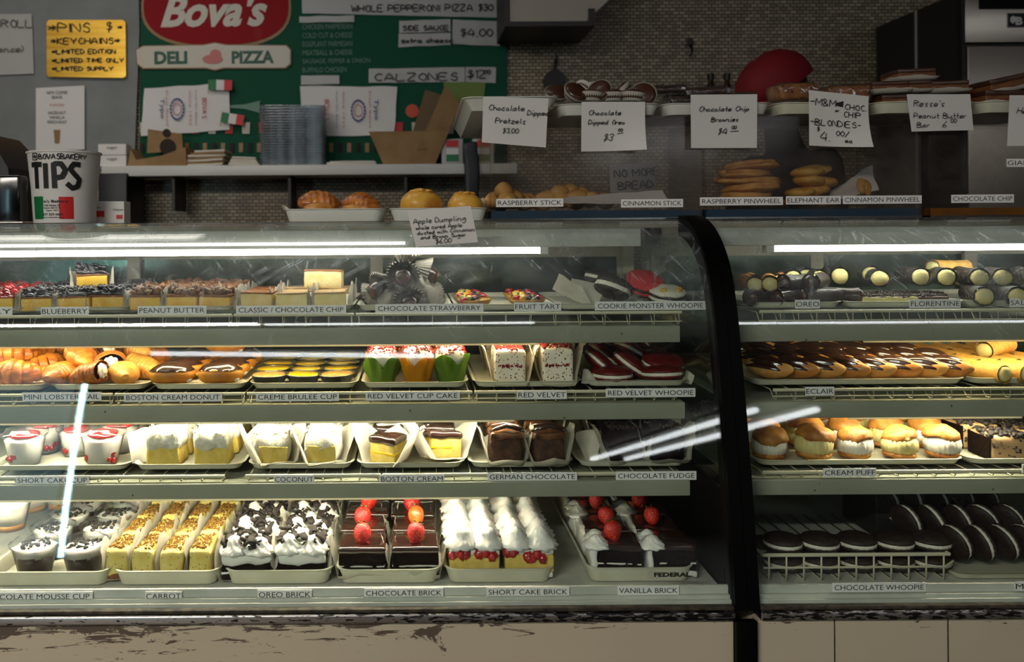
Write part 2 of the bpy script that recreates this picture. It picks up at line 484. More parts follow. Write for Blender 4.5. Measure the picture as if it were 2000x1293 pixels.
mat('case_metal', (158, 160, 142), (146, 149, 130), 6, 0.42, c3=(70, 66, 50), s3=0.055, sc3=26, spec=0.35)
mat('case_white', (214, 214, 204), (190, 192, 182), 12, 0.45)
mat('case_frame', (170, 162, 142), (150, 142, 120), 20, 0.5)
mat('case_black', (4, 4, 4), rough=0.45, spec=0.08)
mat('mirror_door', (96, 112, 102), rough=0.14, metal=0.9)
mat('inner_dark', (26, 24, 22), rough=0.5)
mat('rack_wire', (214, 208, 178), rough=0.4)
mat('grime', (26, 20, 13), (70, 62, 48), 60, 0.8)
mat('blue_pan', (10, 62, 92), rough=0.5)
mat('gold_pan', (176, 112, 30), (140, 84, 20), 10, 0.3, metal=0.6)
mat_emit('tube_light', (1.0, 0.96, 0.86), E_TOP)
mat_emit('streak_glow', (1.0, 0.94, 0.9), 1.6)  # glow of the added streak strip, not a lamp
mat_emit('tube_mid', (1.0, 0.78, 0.46), E_MID)
mat_emit('tube_low', (1.0, 0.88, 0.66), E_LOW)
mat_emit('tube_deck', (1.0, 0.87, 0.66), E_DECK)
mat_emit('shop_tube', (0.95, 0.97, 1.0), 12.0)
mat_emit('led_strip', (0.55, 0.92, 1.0), 34.0)
mat_emit('window_light', (0.45, 0.78, 0.95), 1.1)
mat_clear('case_glass', (0.95, 0.98, 0.965), 1.5, 0.02, haze=0.055, hscale=9, hcol=(0.78, 0.85, 0.92), scratch=0.10, zfade=(0.93, 1.13, 0.04, 2.0))
mat_clear('top_glass', (0.90, 0.94, 0.92), 1.5, 0.05, haze=0.14, hscale=9, scratch=0.22)
mat_clear('acrylic', (0.90, 0.89, 0.88), 1.42, 0.12, haze=0.15, hscale=6, hcol=(0.50, 0.44, 0.40), scratch=0.04, refl=0.35)
mat_clear('lid_plastic', (0.86, 0.90, 0.92), 1.5, 0.15, haze=0.8, hscale=14, hcol=(0.8, 0.88, 0.95), refl=2.5)
mat_clear('clear_plastic', (0.97, 0.98, 0.98), 1.4, 0.06, haze=0.06, hscale=30)

def worn_paint(key='worn_paint', xs=(-0.1, 0.9, 0.0, -0.10)):
    m = bpy.data.materials.new('worn_beige_paint'); m.use_nodes = True
    nt = m.node_tree; N = nt.nodes; L = nt.links; b = N['Principled BSDF']
    tc = N.new('ShaderNodeTexCoord'); sp = N.new('ShaderNodeSeparateXYZ'); L.new(tc.outputs['Object'], sp.inputs[0])
    # chips gather in a band under the rail and thin out towards the right
    mz = N.new('ShaderNodeMapRange'); mz.inputs[1].default_value = 0.37; mz.inputs[2].default_value = 0.44; mz.inputs[3].default_value = -0.10; mz.inputs[4].default_value = 0.055
    L.new(sp.outputs[2], mz.inputs[0])
    mx_ = N.new('ShaderNodeMapRange'); 
    for q in range(4): mx_.inputs[q + 1].default_value = xs[q]
    L.new(sp.outputs[0], mx_.inputs[0])
    fac = None
    for sc_, st, de in ((9, (1, 1, 1.6), 10), (26, (0.35, 1, 3.2), 4)):
        mp = N.new('ShaderNodeMapping'); mp.inputs['Scale'].default_value = st; L.new(tc.outputs['Object'], mp.inputs['Vector'])
        n = N.new('ShaderNodeTexNoise'); n.inputs['Scale'].default_value = sc_; n.inputs['Detail'].default_value = de; n.inputs['Roughness'].default_value = 0.72
        n.inputs['Distortion'].default_value = 0.6
        L.new(mp.outputs[0], n.inputs['Vector'])
        a = N.new('ShaderNodeMath'); a.operation = 'ADD'; L.new(n.outputs['Fac'], a.inputs[0]); L.new(mz.outputs[0], a.inputs[1])
        a2 = N.new('ShaderNodeMath'); a2.operation = 'ADD'; L.new(a.outputs[0], a2.inputs[0]); L.new(mx_.outputs[0], a2.inputs[1])
        r = N.new('ShaderNodeMapRange'); r.inputs[1].default_value = 0.525; r.inputs[2].default_value = 0.54; L.new(a2.outputs[0], r.inputs[0])
        if fac is None: fac = r.outputs[0]
        else:
            mm = N.new('ShaderNodeMath'); mm.operation = 'MAXIMUM'; L.new(fac, mm.inputs[0]); L.new(r.outputs[0], mm.inputs[1]); fac = mm.outputs[0]
    n2 = N.new('ShaderNodeTexNoise'); n2.inputs['Scale'].default_value = 3; n2.inputs['Detail'].default_value = 5; L.new(tc.outputs['Object'], n2.inputs['Vector'])
    rp = N.new('ShaderNodeValToRGB'); rp.color_ramp.elements[0].color = lin(180, 168, 146); rp.color_ramp.elements[1].color = lin(198, 186, 162)
    L.new(n2.outputs['Fac'], rp.inputs[0])
    mx = N.new('ShaderNodeMix'); mx.data_type = 'RGBA'; L.new(fac, mx.inputs[0]); L.new(rp.outputs[0], mx.inputs[6]); mx.inputs[7].default_value = lin(88, 75, 64)
    L.new(mx.outputs[2], b.inputs['Base Color']); b.inputs['Roughness'].default_value = 0.5
    MATS[key] = m
worn_paint(); worn_paint('worn_paint_b', (-1, 1, -0.115, -0.115))
def worn_rail(key='worn_rail', xs=(0.0, 1.1, -0.03, 0.17)):
    m = bpy.data.materials.new('worn_chrome'); m.use_nodes = True
    nt = m.node_tree; N = nt.nodes; L = nt.links; b = N['Principled BSDF']
    tc = N.new('ShaderNodeTexCoord'); sp = N.new('ShaderNodeSeparateXYZ'); L.new(tc.outputs['Object'], sp.inputs[0])
    mx_ = N.new('ShaderNodeMapRange'); 
    for q in range(4): mx_.inputs[q + 1].default_value = xs[q]
    L.new(sp.outputs[0], mx_.inputs[0])
    mp = N.new('ShaderNodeMapping'); mp.inputs['Scale'].default_value = (0.5, 1, 2.4); L.new(tc.outputs['Object'], mp.inputs['Vector'])
    n = N.new('ShaderNodeTexNoise'); n.inputs['Scale'].default_value = 95; n.inputs['Detail'].default_value = 6; L.new(mp.outputs[0], n.inputs['Vector'])
    a = N.new('ShaderNodeMath'); a.operation = 'ADD'; L.new(n.outputs['Fac'], a.inputs[0]); L.new(mx_.outputs[0], a.inputs[1])
    r = N.new('ShaderNodeMapRange'); r.inputs[1].default_value = 0.57; r.inputs[2].default_value = 0.6; L.new(a.outputs[0], r.inputs[0])
    mx = N.new('ShaderNodeMix'); mx.data_type = 'RGBA'; L.new(r.outputs[0], mx.inputs[0]); mx.inputs[6].default_value = lin(190, 186, 184); mx.inputs[7].default_value = lin(10, 9, 9)
    L.new(mx.outputs[2], b.inputs['Base Color'])
    iv = N.new('ShaderNodeMath'); iv.operation = 'SUBTRACT'; iv.inputs[0].default_value = 1; L.new(r.outputs[0], iv.inputs[1]); L.new(iv.outputs[0], b.inputs['Metallic'])
    b.inputs['Roughness'].default_value = 0.3
    MATS[key] = m
worn_rail(); worn_rail('worn_rail_b', (-1, 1, 0.09, 0.09))

# ------------------------------------------------------------------ room shell
def structure(name, vf, m, **k): return ob(name, vf, m, kind='structure', smooth=False, **k)
structure('floor', box(-3.2, -18.2, -0.1, 7.6, 2.4, 0.0), 'floor_tile')
structure('ceiling', box(-3.2, -18.2, 2.78, 7.6, 2.4, 2.88), 'ceiling')
structure('wall_back', box(-3.2, 2.30, 0, 7.6, 2.40, 2.78), 'mosaic')
structure('wall_left', J(box(-3.2, -18.2, 0, -3.1, -6.3, 2.78), box(-3.2, -4.1, 0, -3.1, 2.3, 2.78), box(-3.2, -6.3, 0, -3.1, -4.1, 0.3), box(-3.2, -6.3, 2.45, -3.1, -4.1, 2.78)), 'wall_paint')
structure('wall_right', box(7.5, -18.2, 0, 7.6, 2.3, 2.78), 'wall_paint')
structure('wall_front', box(-3.1, -18.2, 0, 7.5, -18.1, 2.78), 'wall_paint')
wn = structure('window_1', box(-3.18, -6.3, 0.3, -3.17, -4.1, 2.45), 'window_light')
ob('window_frame', J(box(-3.13, -6.32, 0.28, -3.07, -4.08, 0.33), box(-3.13, -6.32, 2.42, -3.07, -4.08, 2.47), box(-3.13, -6.32, 0.33, -3.07, -6.27, 2.42), box(-3.13, -4.13, 0.33, -3.07, -4.08, 2.42)), 'case_frame', wn, smooth=False)
# the shop's strip lights over the customers, mirrored in the curved glass
def strip_light(name_, p0, p1, label, r=0.02, m='shop_tube'):
    p0, p1 = Vector(p0), Vector(p1)
    e = empty(name_, (p0 + p1) / 2)
    d = (p1 - p0) / 2
    ob('light_tube', tube([-d, d], r, 10), m, e)
    ob('housing', T(tube([-d * 1.03, d * 1.03], r * 1.3, 4), (0, 0, r * 2.2)), 'case_white', e)
    tag(e, label, 'ceiling light')
    return e

# ------------------------------------------------------------------ display cases
PROF = [(0.000, 0.455), (0.009, 0.52), (0.021, 0.60), (0.036, 0.69), (0.063, 0.83), (0.084, 0.93), (0.106, 1.02), (0.129, 1.085), (0.158, 1.133), (0.202, 1.173), (0.253, 1.201), (0.310, 1.2165), (0.335, 1.2185)]
def prof_smooth(P, k=4):
    Q = [P[0]] + P + [P[-1]]; out = []
    for i in range(1, len(Q) - 2):
        p0, p1, p2, p3 = [Vector(q) for q in Q[i - 1:i + 3]]
        for j in range(k):
            t = j / k
            out.append(0.5 * ((2 * p1) + (p2 - p0) * t + (2 * p0 - 5 * p1 + 4 * p2 - p3) * t * t + (3 * p1 - p0 - 3 * p2 + p3) * t ** 3))
    out.append(Vector(P[-1])); return out
PS = prof_smooth(PROF)
def offs(P, d):
    out = []
    for i, p in enumerate(P):
        t = (P[min(i + 1, len(P) - 1)] - P[max(i - 1, 0)]).normalized()
        out.append(p + Vector((t.y, -t.x)) * d)      # inward (+Y / -Z side)
    return out
def shell(P0, P1, x0, x1):
    """closed band between two profiles, extruded in x"""
    n = len(P0); V = []
    for x in (x0, x1):
        V += [(x, p.x, p.y) for p in P0] + [(x, p.x, p.y) for p in P1]
    Fs = []
    for i in range(n - 1):
        Fs.append((i, i + 1, 2 * n + i + 1, 2 * n + i)); Fs.append((n + i, 2 * n + n + i, 2 * n + n + i + 1, n + i + 1))
        Fs.append((i, n + i, n + i + 1, i + 1)); Fs.append((2 * n + i, 2 * n + i + 1, 3 * n + i + 1, 3 * n + i))
    Fs.append((0, 2 * n, 3 * n, n)); Fs.append((n - 1, 2 * n - 1, 4 * n - 1, 3 * n - 1))
    return (V, Fs)
XL0, XL1, XR0, XR1 = -1.50, 0.628, 0.676, 2.05
SHELVES = (('A', 0.180, 0.953, 0.989), ('B', 0.150, 0.794, 0.829), ('C', 0.120, 0.640, 0.672))
BACKY = 0.74
def make_case(x0, x1, name_label, tubes, fx):
    c = empty('display_case', ((x0 + x1) / 2, 0, 0)); ox = c.location.x
    S = lambda vf: T(vf, (-ox, 0, 0))
    ob('base_panel', S(box(x0, 0.004, 0.02, x1, 0.80, 0.437)), 'worn_paint' if x0 < 0 else 'worn_paint_b', c, smooth=False, label='scuffed beige painted panel')
    if x0 > 0:
        for px_ in (1626, 1848): ob('panel_seam', S(box(ax(px_, 0) - .001, 0.0028, 0.02, ax(px_, 0) + .001, 0.0045, 0.436)), 'grime', c, smooth=False)
    ob('kick_plate', S(box(x0, 0.03, 0.0, x1, 0.78, 0.02)), 'black', c, smooth=False)
    r = ob('bottom_rail', S(box(x0, -0.012, 0.437, x1, 0.03, 0.455, 0.004)), 'worn_rail' if x0 < 0 else 'worn_rail_b', c, label='worn metal rail with chipped black edge')
    ob('rail_lip', S(box(x0, -0.006, 0.4555, x1, 0.010, 0.4625, 0.002)), 'grime', r)
    ob('deck', S(J(box(x0, 0.012, 0.455, x1, BACKY, 0.468), box(x0, 0.020, 0.468, x1, 0.034, 0.4745))), 'case_white', c, smooth=False)
    ob('tag_strip', S(box(x0, 0.030, 0.4745, x1, 0.036, 0.490)), 'case_white', c, smooth=False)
    ob('curved_glass', S(shell(PS, offs(PS, 0.005), x0, x1)), 'case_glass', c, angle=0.6)
    ob('top_panel', S(box(x0, 0.336, 1.2135, x1, 0.80, 1.2195)), 'top_glass', c, smooth=False)
    ob('top_trim', S(box(x0, 0.336, 1.200, x1, 0.352, 1.2133)), 'case_frame', c, smooth=False)
    ob('rear_post', S(J(box(x0, BACKY, 0.455, x0 + 0.03, 0.80, 1.213), box(x1 - 0.03, BACKY, 0.455, x1, 0.80, 1.213), box(x0, BACKY, 0.455, x1, 0.80, 0.50), box(x0, BACKY, 1.15, x1, 0.80, 1.213))), 'case_frame', c, smooth=False)
    nd = 3
    for i in range(nd):
        a = x0 + 0.03 + (x1 - x0 - 0.06) * i / nd; b = x0 + 0.03 + (x1 - x0 - 0.06) * (i + 1) / nd
        y = BACKY + 0.01 + 0.02 * (i % 2)
        d = ob('sliding_door', S(J(box(a - 0.02, y, 0.50, a + 0.015, y + 0.012, 1.15), box(b - 0.015, y, 0.50, b + 0.02, y + 0.012, 1.15), box(a + 0.015, y, 0.50, b - 0.015, y + 0.012, 0.53), box(a + 0.015, y, 1.118, b - 0.015, y + 0.012, 1.15))), 'case_frame', c, smooth=False)
        ob('door_glass', S(box(a + 0.015, y + 0.003, 0.53, b - 0.015, y + 0.008, 1.118)), 'mirror_door', d, smooth=False)
    for (k, yf, z0, z1), (m, tx0, tx1) in zip(SHELVES, tubes[1:]):
        s = ob('shelf', S(J(box(x0 + fx[0], yf + 0.006, z1 - 0.006, x1 - fx[1], 0.64, z1), box(x0 + fx[0], 0.634, z0 + 0.01, x1 - fx[1], 0.64, z1 - 0.006))), 'case_metal', c, smooth=False)
        ob('shelf_front', S(box(x0 + fx[0], yf, z0, x1 - fx[1], yf + 0.006, z1, 0.002)), 'case_metal', s)
        if m: ob('lamp_lens', S(box(tx0, yf + 0.001, z0 - 0.0035, tx1, yf + 0.004, z0 - 0.0003)), 'lens', s, smooth=False)
        for xb in (x0 + fx[0] + 0.01, x1 - fx[1] - 0.02):
            ob('bracket', S(box(xb, 0.64, z1 - 0.045, xb + 0.008, BACKY, z1 - 0.01)), 'rack_wire', s, smooth=False)
        if m:
            ob('lamp_holder', S(J(box(tx0 - 0.02, yf + 0.015, z1 - 0.019, tx1 + 0.02, yf + 0.050, z1 - 0.007))), 'case_white', s, smooth=False)
            ob('light_tube', S(tube([(tx0, yf + 0.032, z1 - 0.0265), (tx1, yf + 0.032, z1 - 0.0265)], 0.007, 8)), m, s)
    m, tx0, tx1 = tubes[0]
    f = ob('lamp_housing', S(box(x0 + 0.01, 0.285, 1.158, x1 - 0.10, 0.345, 1.1995, 0.003)), 'case_white', c)
    ob('light_tube', S(tube([(tx0, 0.30, 1.1505), (tx1, 0.30, 1.1505)], 0.0072, 10)), m, f)
    if x0 < -1: ob('streak_strip', S(tube([(tx0 - .3, 0.278, 1.1695), (-0.01, 0.278, 1.1695)], 0.0038, 8)), 'streak_glow', f)  # glowing strip added to draw the bright streak above the lamp
    for xs in (tx1, tx0 - 0.018): ob('tube_socket', S(box(xs, 0.288, 1.142, xs + 0.018, 0.312, 1.158)), 'case_white', f, smooth=False)
    tag(c, name_label, 'display case')
    return c
case_l = make_case(XL0, XL1, 'long curved-glass bakery case ending at the black post, fullest and brightest of the two', (('tube_light', -0.945, 0.298), ('tube_mid', -1.35, 0.28), ('tube_low', -1.35, 0.22), ('tube_deck', -1.35, 0.16)), (0.02, 0.045))
case_r = make_case(XR0, XR1, 'second curved-glass bakery case beyond the black post, with eclairs and cream puffs', (('tube_light', 0.833, 1.95), ('tube_mid', 0.98, 1.95), ('tube_low', 0.93, 1.30), (None, 0, 0)), (0.01, 0.03))
# the black end frames and the post between the two cases
ft = empty('case_end_frame', (0.652, 0, 0))
for a, b in ((0.628, 0.6515), (0.6525, 0.676)):
    P0, P1 = offs(PS, -0.010), offs(PS, 0.038)
    ob('curved_frame', T(shell(P0, P1, a, b), (-0.652, 0, 0)), 'case_black', ft, angle=0.6)
    ob('end_panel', T(box(a + 0.004, 0.06, 0.46, b - 0.004, 0.79, 0.66), (-0.652, 0, 0)), 'case_black', ft, smooth=False)
    ob('end_glass', T(prism([(p.x + 0.036, p.y - 0.03) for p in PS if p.y > 0.7] + [(0.79, 1.168), (0.79, 0.662), (0.09, 0.662)], 0, 0.006), (0, 0, 0)), 'case_glass', ft, loc=(a + 0.016 - 0.652, 0, 0), rot=(0, 0, PI / 2), smooth=False)
ob('post', T(box(0.629, -0.014, 0.0, 0.669, 0.003, 0.4365, 0.002), (-0.652, 0, 0)), 'case_black', ft)
tag(ft, 'curved black end frame with straight black post below, between the two glass cases', 'case frame')

# ------------------------------------------------------------------ food materials
mat('tray_white', (216, 214, 192), (204, 200, 176), 14, 0.4)
mat('tray_foam', (220, 220, 212), rough=0.6)
mat_paper('paper_cup', (226, 220, 206), 0.35)
mat_paper('wax_paper', (236, 230, 212), 0.42, 0.45)
mat_paper('cup_shaded', (128, 122, 112), 0.10)  # shade on the strawberry heap put into the cup colour
mat('cheesecake', (220, 166, 36), (232, 190, 70), 30, 0.5, bump=0.3, bscale=200, sss=0.1)
mat('cheese_pale', (226, 192, 116), (236, 210, 150), 40, 0.55, bump=0.3, bscale=160, sss=0.1, c3=(60, 40, 24), s3=0.10, sc3=70)
mat('cheese_plain', (232, 206, 130), (240, 220, 160), 40, 0.55, bump=0.4, bscale=160, sss=0.1)
mat('crust', (150, 92, 40), (110, 62, 24), 60, 0.7, bump=0.4)
mat('cherry_glaze', (128, 10, 20), (190, 30, 30), 40, 0.12, coat=0.8, sss=0.1)
mat('blueberry', (12, 10, 20), (30, 20, 34), 60, 0.2, coat=0.3)
mat('peanut_crumb', (140, 88, 44), (82, 46, 22), 70, 0.5, bump=0.5, bscale=260)
mat('peanut_cream', (190, 154, 108), rough=0.6)
mat('strawberry_dip', (30, 16, 13), (52, 30, 24), 50, 0.3, coat=0.3)
mat('berry_dark', (74, 28, 22), rough=0.4)
mat('strawberry', (186, 22, 26), (214, 46, 34), 30, 0.4, bump=0.7, bscale=420, c3=(232, 160, 70), s3=0.20, sc3=210, coat=0.15)
mat('strawberry_pale', (236, 120, 30), (224, 70, 30), 40, 0.3, bump=0.5, bscale=420, c3=(230, 180, 80), s3=0.13, sc3=190, coat=0.3)
mat('leaf_green', (44, 84, 24), rough=0.6)
mat('tart_shell', (196, 146, 74), (166, 112, 48), 50, 0.6, bump=0.3)
mat('fruit_yellow', (226, 158, 24), (236, 190, 60), 60, 0.12, coat=0.8)
mat('fruit_red', (150, 20, 26), (190, 40, 40), 60, 0.12, coat=0.8)
mat('fruit_green', (148, 164, 52), (180, 190, 90), 60, 0.12, coat=0.8)
mat('choc_cookie', (30, 19, 14), (48, 30, 22), 80, 0.6, bump=0.5, bscale=240)
mat('red_cookie', (112, 20, 20), (84, 12, 14), 60, 0.5, bump=0.35, bscale=240)
mat('cream', (240, 234, 218), (232, 224, 204), 40, 0.4, bump=0.1, sss=0.2)
mat('cream_yellow', (214, 200, 134), rough=0.5, sss=0.15)
mat('red_sugar', (214, 34, 44), (236, 80, 80), 200, 0.4, bump=0.8, bscale=700)
mat('pastry', (214, 136, 46), (140, 70, 18), 26, 0.42, bump=0.5, bscale=110, coat=0.25, stretch=(1, 1, 3))
mat('pastry_pale', (222, 166, 80), (176, 104, 38), 26, 0.45, bump=0.4, bscale=120, coat=0.15)
mat('pastry_brown', (120, 64, 26), (186, 110, 44), 40, 0.45, bump=0.4, bscale=120, coat=0.2)
mat('donut', (202, 140, 34), (166, 100, 20), 16, 0.5, sss=0.05)
mat('choc_glaze', (44, 24, 18), (60, 34, 26), 14, 0.13, coat=0.9)
mat('choc_matte', (60, 34, 22), (78, 46, 30), 24, 0.35, bump=0.1, coat=0.2)
mat('choc_cake', (12, 6, 4), (24, 14, 10), 90, 0.9, bump=0.5, bscale=200, spec=0.04)
mat('fudge_crumb', (48, 30, 22), (80, 54, 40), 120, 0.8, bump=1.0, bscale=300)
mat('custard', (240, 204, 24), (232, 186, 18), 20, 0.25, coat=0.4)
mat('custard_brulee', (206, 172, 96), (184, 132, 60), 110, 0.35, coat=0.2)
mat('foil', (176, 178, 176), rough=0.32, metal=1.0, bump=0.5, bscale=90, stretch=(1, 1, 0.2))
mat_paper('tulip_green', (88, 128, 26), 0.4, 0.5)
mat_paper('tulip_yellow', (214, 148, 14), 0.4, 0.5)
mat('cupcake_dark', (50, 14, 12), rough=0.8)
mat('red_sprinkle', (142, 10, 24), rough=0.4)
mat('velvet_cream', (240, 228, 204), (246, 236, 214), 30, 0.5, c3=(92, 14, 16), s3=0.25, sc3=170, sss=0.1)
mat('red_crumb', (150, 24, 20), (104, 12, 14), 120, 0.8)
mat('coconut', (240, 236, 222), (214, 208, 184), 90, 0.8, bump=0.5, bscale=220, sss=0.15)
mat('yellow_cake', (232, 208, 112), (214, 182, 80), 60, 0.8, bump=0.3, bscale=200)
mat('german_icing', (120, 74, 36), (50, 28, 14), 50, 0.35, bump=0.5, coat=0.4)
mat('brown_cake', (46, 26, 14), (80, 50, 28), 60, 0.8, bump=0.8, bscale=240)
mat('carrot_cream', (230, 214, 134), (216, 192, 92), 40, 0.5, sss=0.1, bump=0.3, c3=(110, 74, 24), s3=0.14, sc3=120)
mat('carrot_cake', (120, 74, 34), (90, 50, 22), 70, 0.8, bump=0.6)
mat('nut_crumb', (160, 112, 30), (92, 60, 18), 130, 0.7)
mat('cookie_crumb', (20, 15, 13), (48, 38, 34), 90, 0.7)
mat('mousse', (62, 40, 32), (48, 30, 26), 20, 0.4)
mat('whipped', (242, 240, 232), rough=0.38, sss=0.25)
mat('puff', (200, 140, 58), (138, 80, 28), 30, 0.55, bump=0.7, bscale=110)
mat('caramel_shell', (206, 144, 66), (176, 108, 40), 40, 0.5, bump=0.5)
mat('sugar_shell', (230, 184, 100), (214, 156, 64), 50, 0.6, bump=0.5)
mat('dark_shell', (58, 42, 34), (34, 24, 20), 40, 0.5, bump=0.6, coat=0.3)
mat('speckled_shell', (30, 24, 22), (110, 100, 92), 190, 0.5, bump=0.8, bscale=300, lo=0.5, hi=0.62)
mat('fork_foil', (150, 152, 150), rough=0.3, metal=1.0, bump=0.6, bscale=200)
mat('dough_gold', (232, 184, 104), (196, 134, 62), 26, 0.6, bump=0.5, bscale=140)
mat('apple_dough', (224, 168, 62), (166, 90, 26), 14, 0.45, bump=0.3, bscale=90, coat=0.2, lo=0.5, hi=0.7)
mat('blondie', (160, 104, 50), (110, 64, 28), 30, 0.6, bump=0.6, c3=(30, 18, 12), s3=0.22, sc3=90)
mat('brownie', (40, 22, 16), (66, 38, 28), 40, 0.35, bump=0.6, coat=0.4)
mat('peanut_bar', (128, 76, 40), (104, 58, 30), 20, 0.5, bump=0.15)
mat_clear('cling_film', (1, 1, 1), 1.5, 0.10, haze=0.05, hscale=40, refl=1.6)

# ------------------------------------------------------------------ trays, racks, tags, cards
def tray_vf(wd, L, h=0.022, fl=0.012, rr=0.03):
    """shallow market tray: flat floor, flared wall, rolled rim, rounded corners"""
    def ring(ins, z):
        a, b = wd / 2 - ins, L / 2 - ins; r = max(0.006, rr - ins); out = []
        for cx, cy, a0 in ((a - r, b - r, 0), (-a + r, b - r, PI / 2), (-a + r, -b + r, PI), (a - r, -b + r, 3 * PI / 2)):
            for i in range(6):
                t = a0 + PI / 2 * i / 5
                out.append((cx + r * math.cos(t), cy + r * math.sin(t), z))
        return out
    rings = [ring(fl, 0), ring(fl * 0.35, h * 0.8), ring(0.004, h * 0.92), ring(0.0, h * 0.94), ring(0, h), ring(0.005, h), ring(fl * 0.35 + 0.004, h * 0.8), ring(fl + 0.003, 0.003)]
    V = [p for r in rings for p in r]; n = 24
    Fs = [(i * n + s, i * n + (s + 1) % n, (i + 1) * n + (s + 1) % n, (i + 1) * n + s) for i in range(len(rings) - 1) for s in range(n)]
    Fs += [tuple(reversed(range(n))), tuple(7 * n + s for s in range(n))]
    return (V, Fs)
def tray(x0p, x1p, yf, L, z, label, m='tray_white', h=0.013, group='shallow trays in the glass cases', rot=0.0, frontz=None):
    X0, X1 = ax(x0p, yf), ax(x1p, yf)
    o = ob('tray', tray_vf(X1 - X0, L, h), m, loc=((X0 + X1) / 2, yf + L / 2, z), rot=(0, 0, rot))
    tag(o, label, 'tray')
    return o

def rack(x0, x1, yf, L, z, n, label, h=0.028):
    """white wire rack: thick front rail, lower front wire, hooked uprights and long wires running back"""
    r = empty('wire_rack', ((x0 + x1) / 2, yf, z - h)); o = (-r.location.x, -yf, -(z - h))
    ob('front_rail', T(tube([(x0, yf, z - 0.004), (x1, yf, z - 0.004)], 0.0036, 8), o), 'rack_wire', r)
    ob('lower_wire', T(tube([(x0, yf + 0.001, z - h + 0.008), (x1, yf + 0.001, z - h + 0.008)], 0.0014, 6), o), 'rack_wire', r)
    up = mesh('upright', tube([(0, 0, -0.006), (0, -0.001, -h + 0.004), (0, 0.002, -h + 0.0015), (0, 0.014, -h + 0.002), (0, 0.03, -0.008), (0, L, -0.008)], 0.0013, 5), 'rack_wire')
    for i in range(n):
        x = x0 + 0.006 + (x1 - x0 - 0.012) * i / (n - 1)
        obj('wire', up, r, (x + o[0], 0, h))
    ob('cross_wire', T(J(tube([(x0, yf + L * 0.5, z - 0.0105), (x1, yf + L * 0.5, z - 0.0105)], 0.0016, 5), tube([(x0, yf + L * 0.97, z - 0.006), (x1, yf + L * 0.97, z - 0.006)], 0.0016, 5), 
                         tube([(x0 + 0.01, yf + L * 0.75, z - h + 0.0015), (x1 - 0.01, yf + L * 0.75, z - h + 0.0015)], 0.0013, 5), *[tube([(x_, yf + L * 0.75, z - h + 0.0015), (x_, yf + L * 0.78, z - 0.009)], 0.0013, 5) for x_ in (x0 + 0.012, x1 - 0.012)]), o), 'rack_wire', r)
    tag(r, label, 'wire rack')
    return r

def name_tag(text, x0p, x1p, yp, Y, hp=15, label=None, margin=0.05, tx=None, tilt=0.0):
    """printed price-rail tag; pixel span of the tag, its text filling most of it"""
    p = at((x0p + x1p) / 2, yp, Y); d = Y - CAM.y; wd = (x1p - x0p) * d / F; h = hp * d / F
    o = ob('name_tag', T(rbox(wd, 0.0012, h, 0, (1, 1, 1), z0=False), (0, 0, 0)), 'tag_white', loc=p, rot=(0, tilt, 0), smooth=False)
    obj('lettering', text_mesh(text, wd * (1 - margin), h * 0.56, 'ink', bold=0.0), o, (0, -0.0011, 0))
    tag(o, label or ('white name tag printed %s on the rail' % text), 'tag')
    return o

def card(pxs, Y, rows, label, hpx, slant=0.0, seed=1, ink='ink', wpx=1.4, curl=0.0, extra=None, name='price_card'):
    """hand-written paper card. pxs: 4 corner pixels TL TR BR BL; rows: (text, dx px, dy px, scale)"""
    c = [at(x, y, Y) for x, y in pxs]; o = (c[0] + c[1] + c[2] + c[3]) / 4
    k = (Y - CAM.y) / F
    R = random.Random(seed)
    def fn(u, v):
        top = c[0].lerp(c[1], u); bot = c[3].lerp(c[2], u); p = top.lerp(bot, v) - o
        p.y += -curl * (u ** 3) * (v ** 2) * 0.04 + 0.0012 * math.sin(u * 5 + seed) * v
        return p
    g = grid(8, 8, fn); g2 = ([(x, y + 0.0006, z) for x, y, z in g[0]], g[1])
    e = ob(name, J(g, g2), 'white_paper', loc=o, smooth=True, angle=None)
    ux = (c[1] - c[0]); ang = math.atan2(-ux.z, ux.x)
    L = []
    for r in rows:
        L.append((r[0], r[1] * k, -r[2] * k) + ((r[3],) if len(r) > 3 else ()))
    vf = stroke_vf(L, hpx * k, wpx * k, slant, seed)
    if extra: vf = J(vf, *[T(b, s=(k, 1, k)) for b in extra])
    tl = c[0] - o
    W_, H_ = ux.length, (c[3] - c[0]).length
    vf = fnv(vf, lambda x, y, z: (x, y - curl * max(0, min(1, x / W_)) ** 3 * max(0, min(1, -z / H_)) ** 2 * 0.04, z))
    ob('handwriting', T(vf, (tl.x, tl.y - 0.0022 - 0.0012, tl.z), (0, ang, 0)), ink, e, smooth=False)
    tag(e, label, 'card')
    return e

# ------------------------------------------------------------------ food builders: each returns parts (name, mesh, children)
P_ = lambda n, vf, m, ch=(), kind=None, label=None, ang=None: (n, mesh(n, vf, m, True, ang), list(ch), kind, label)

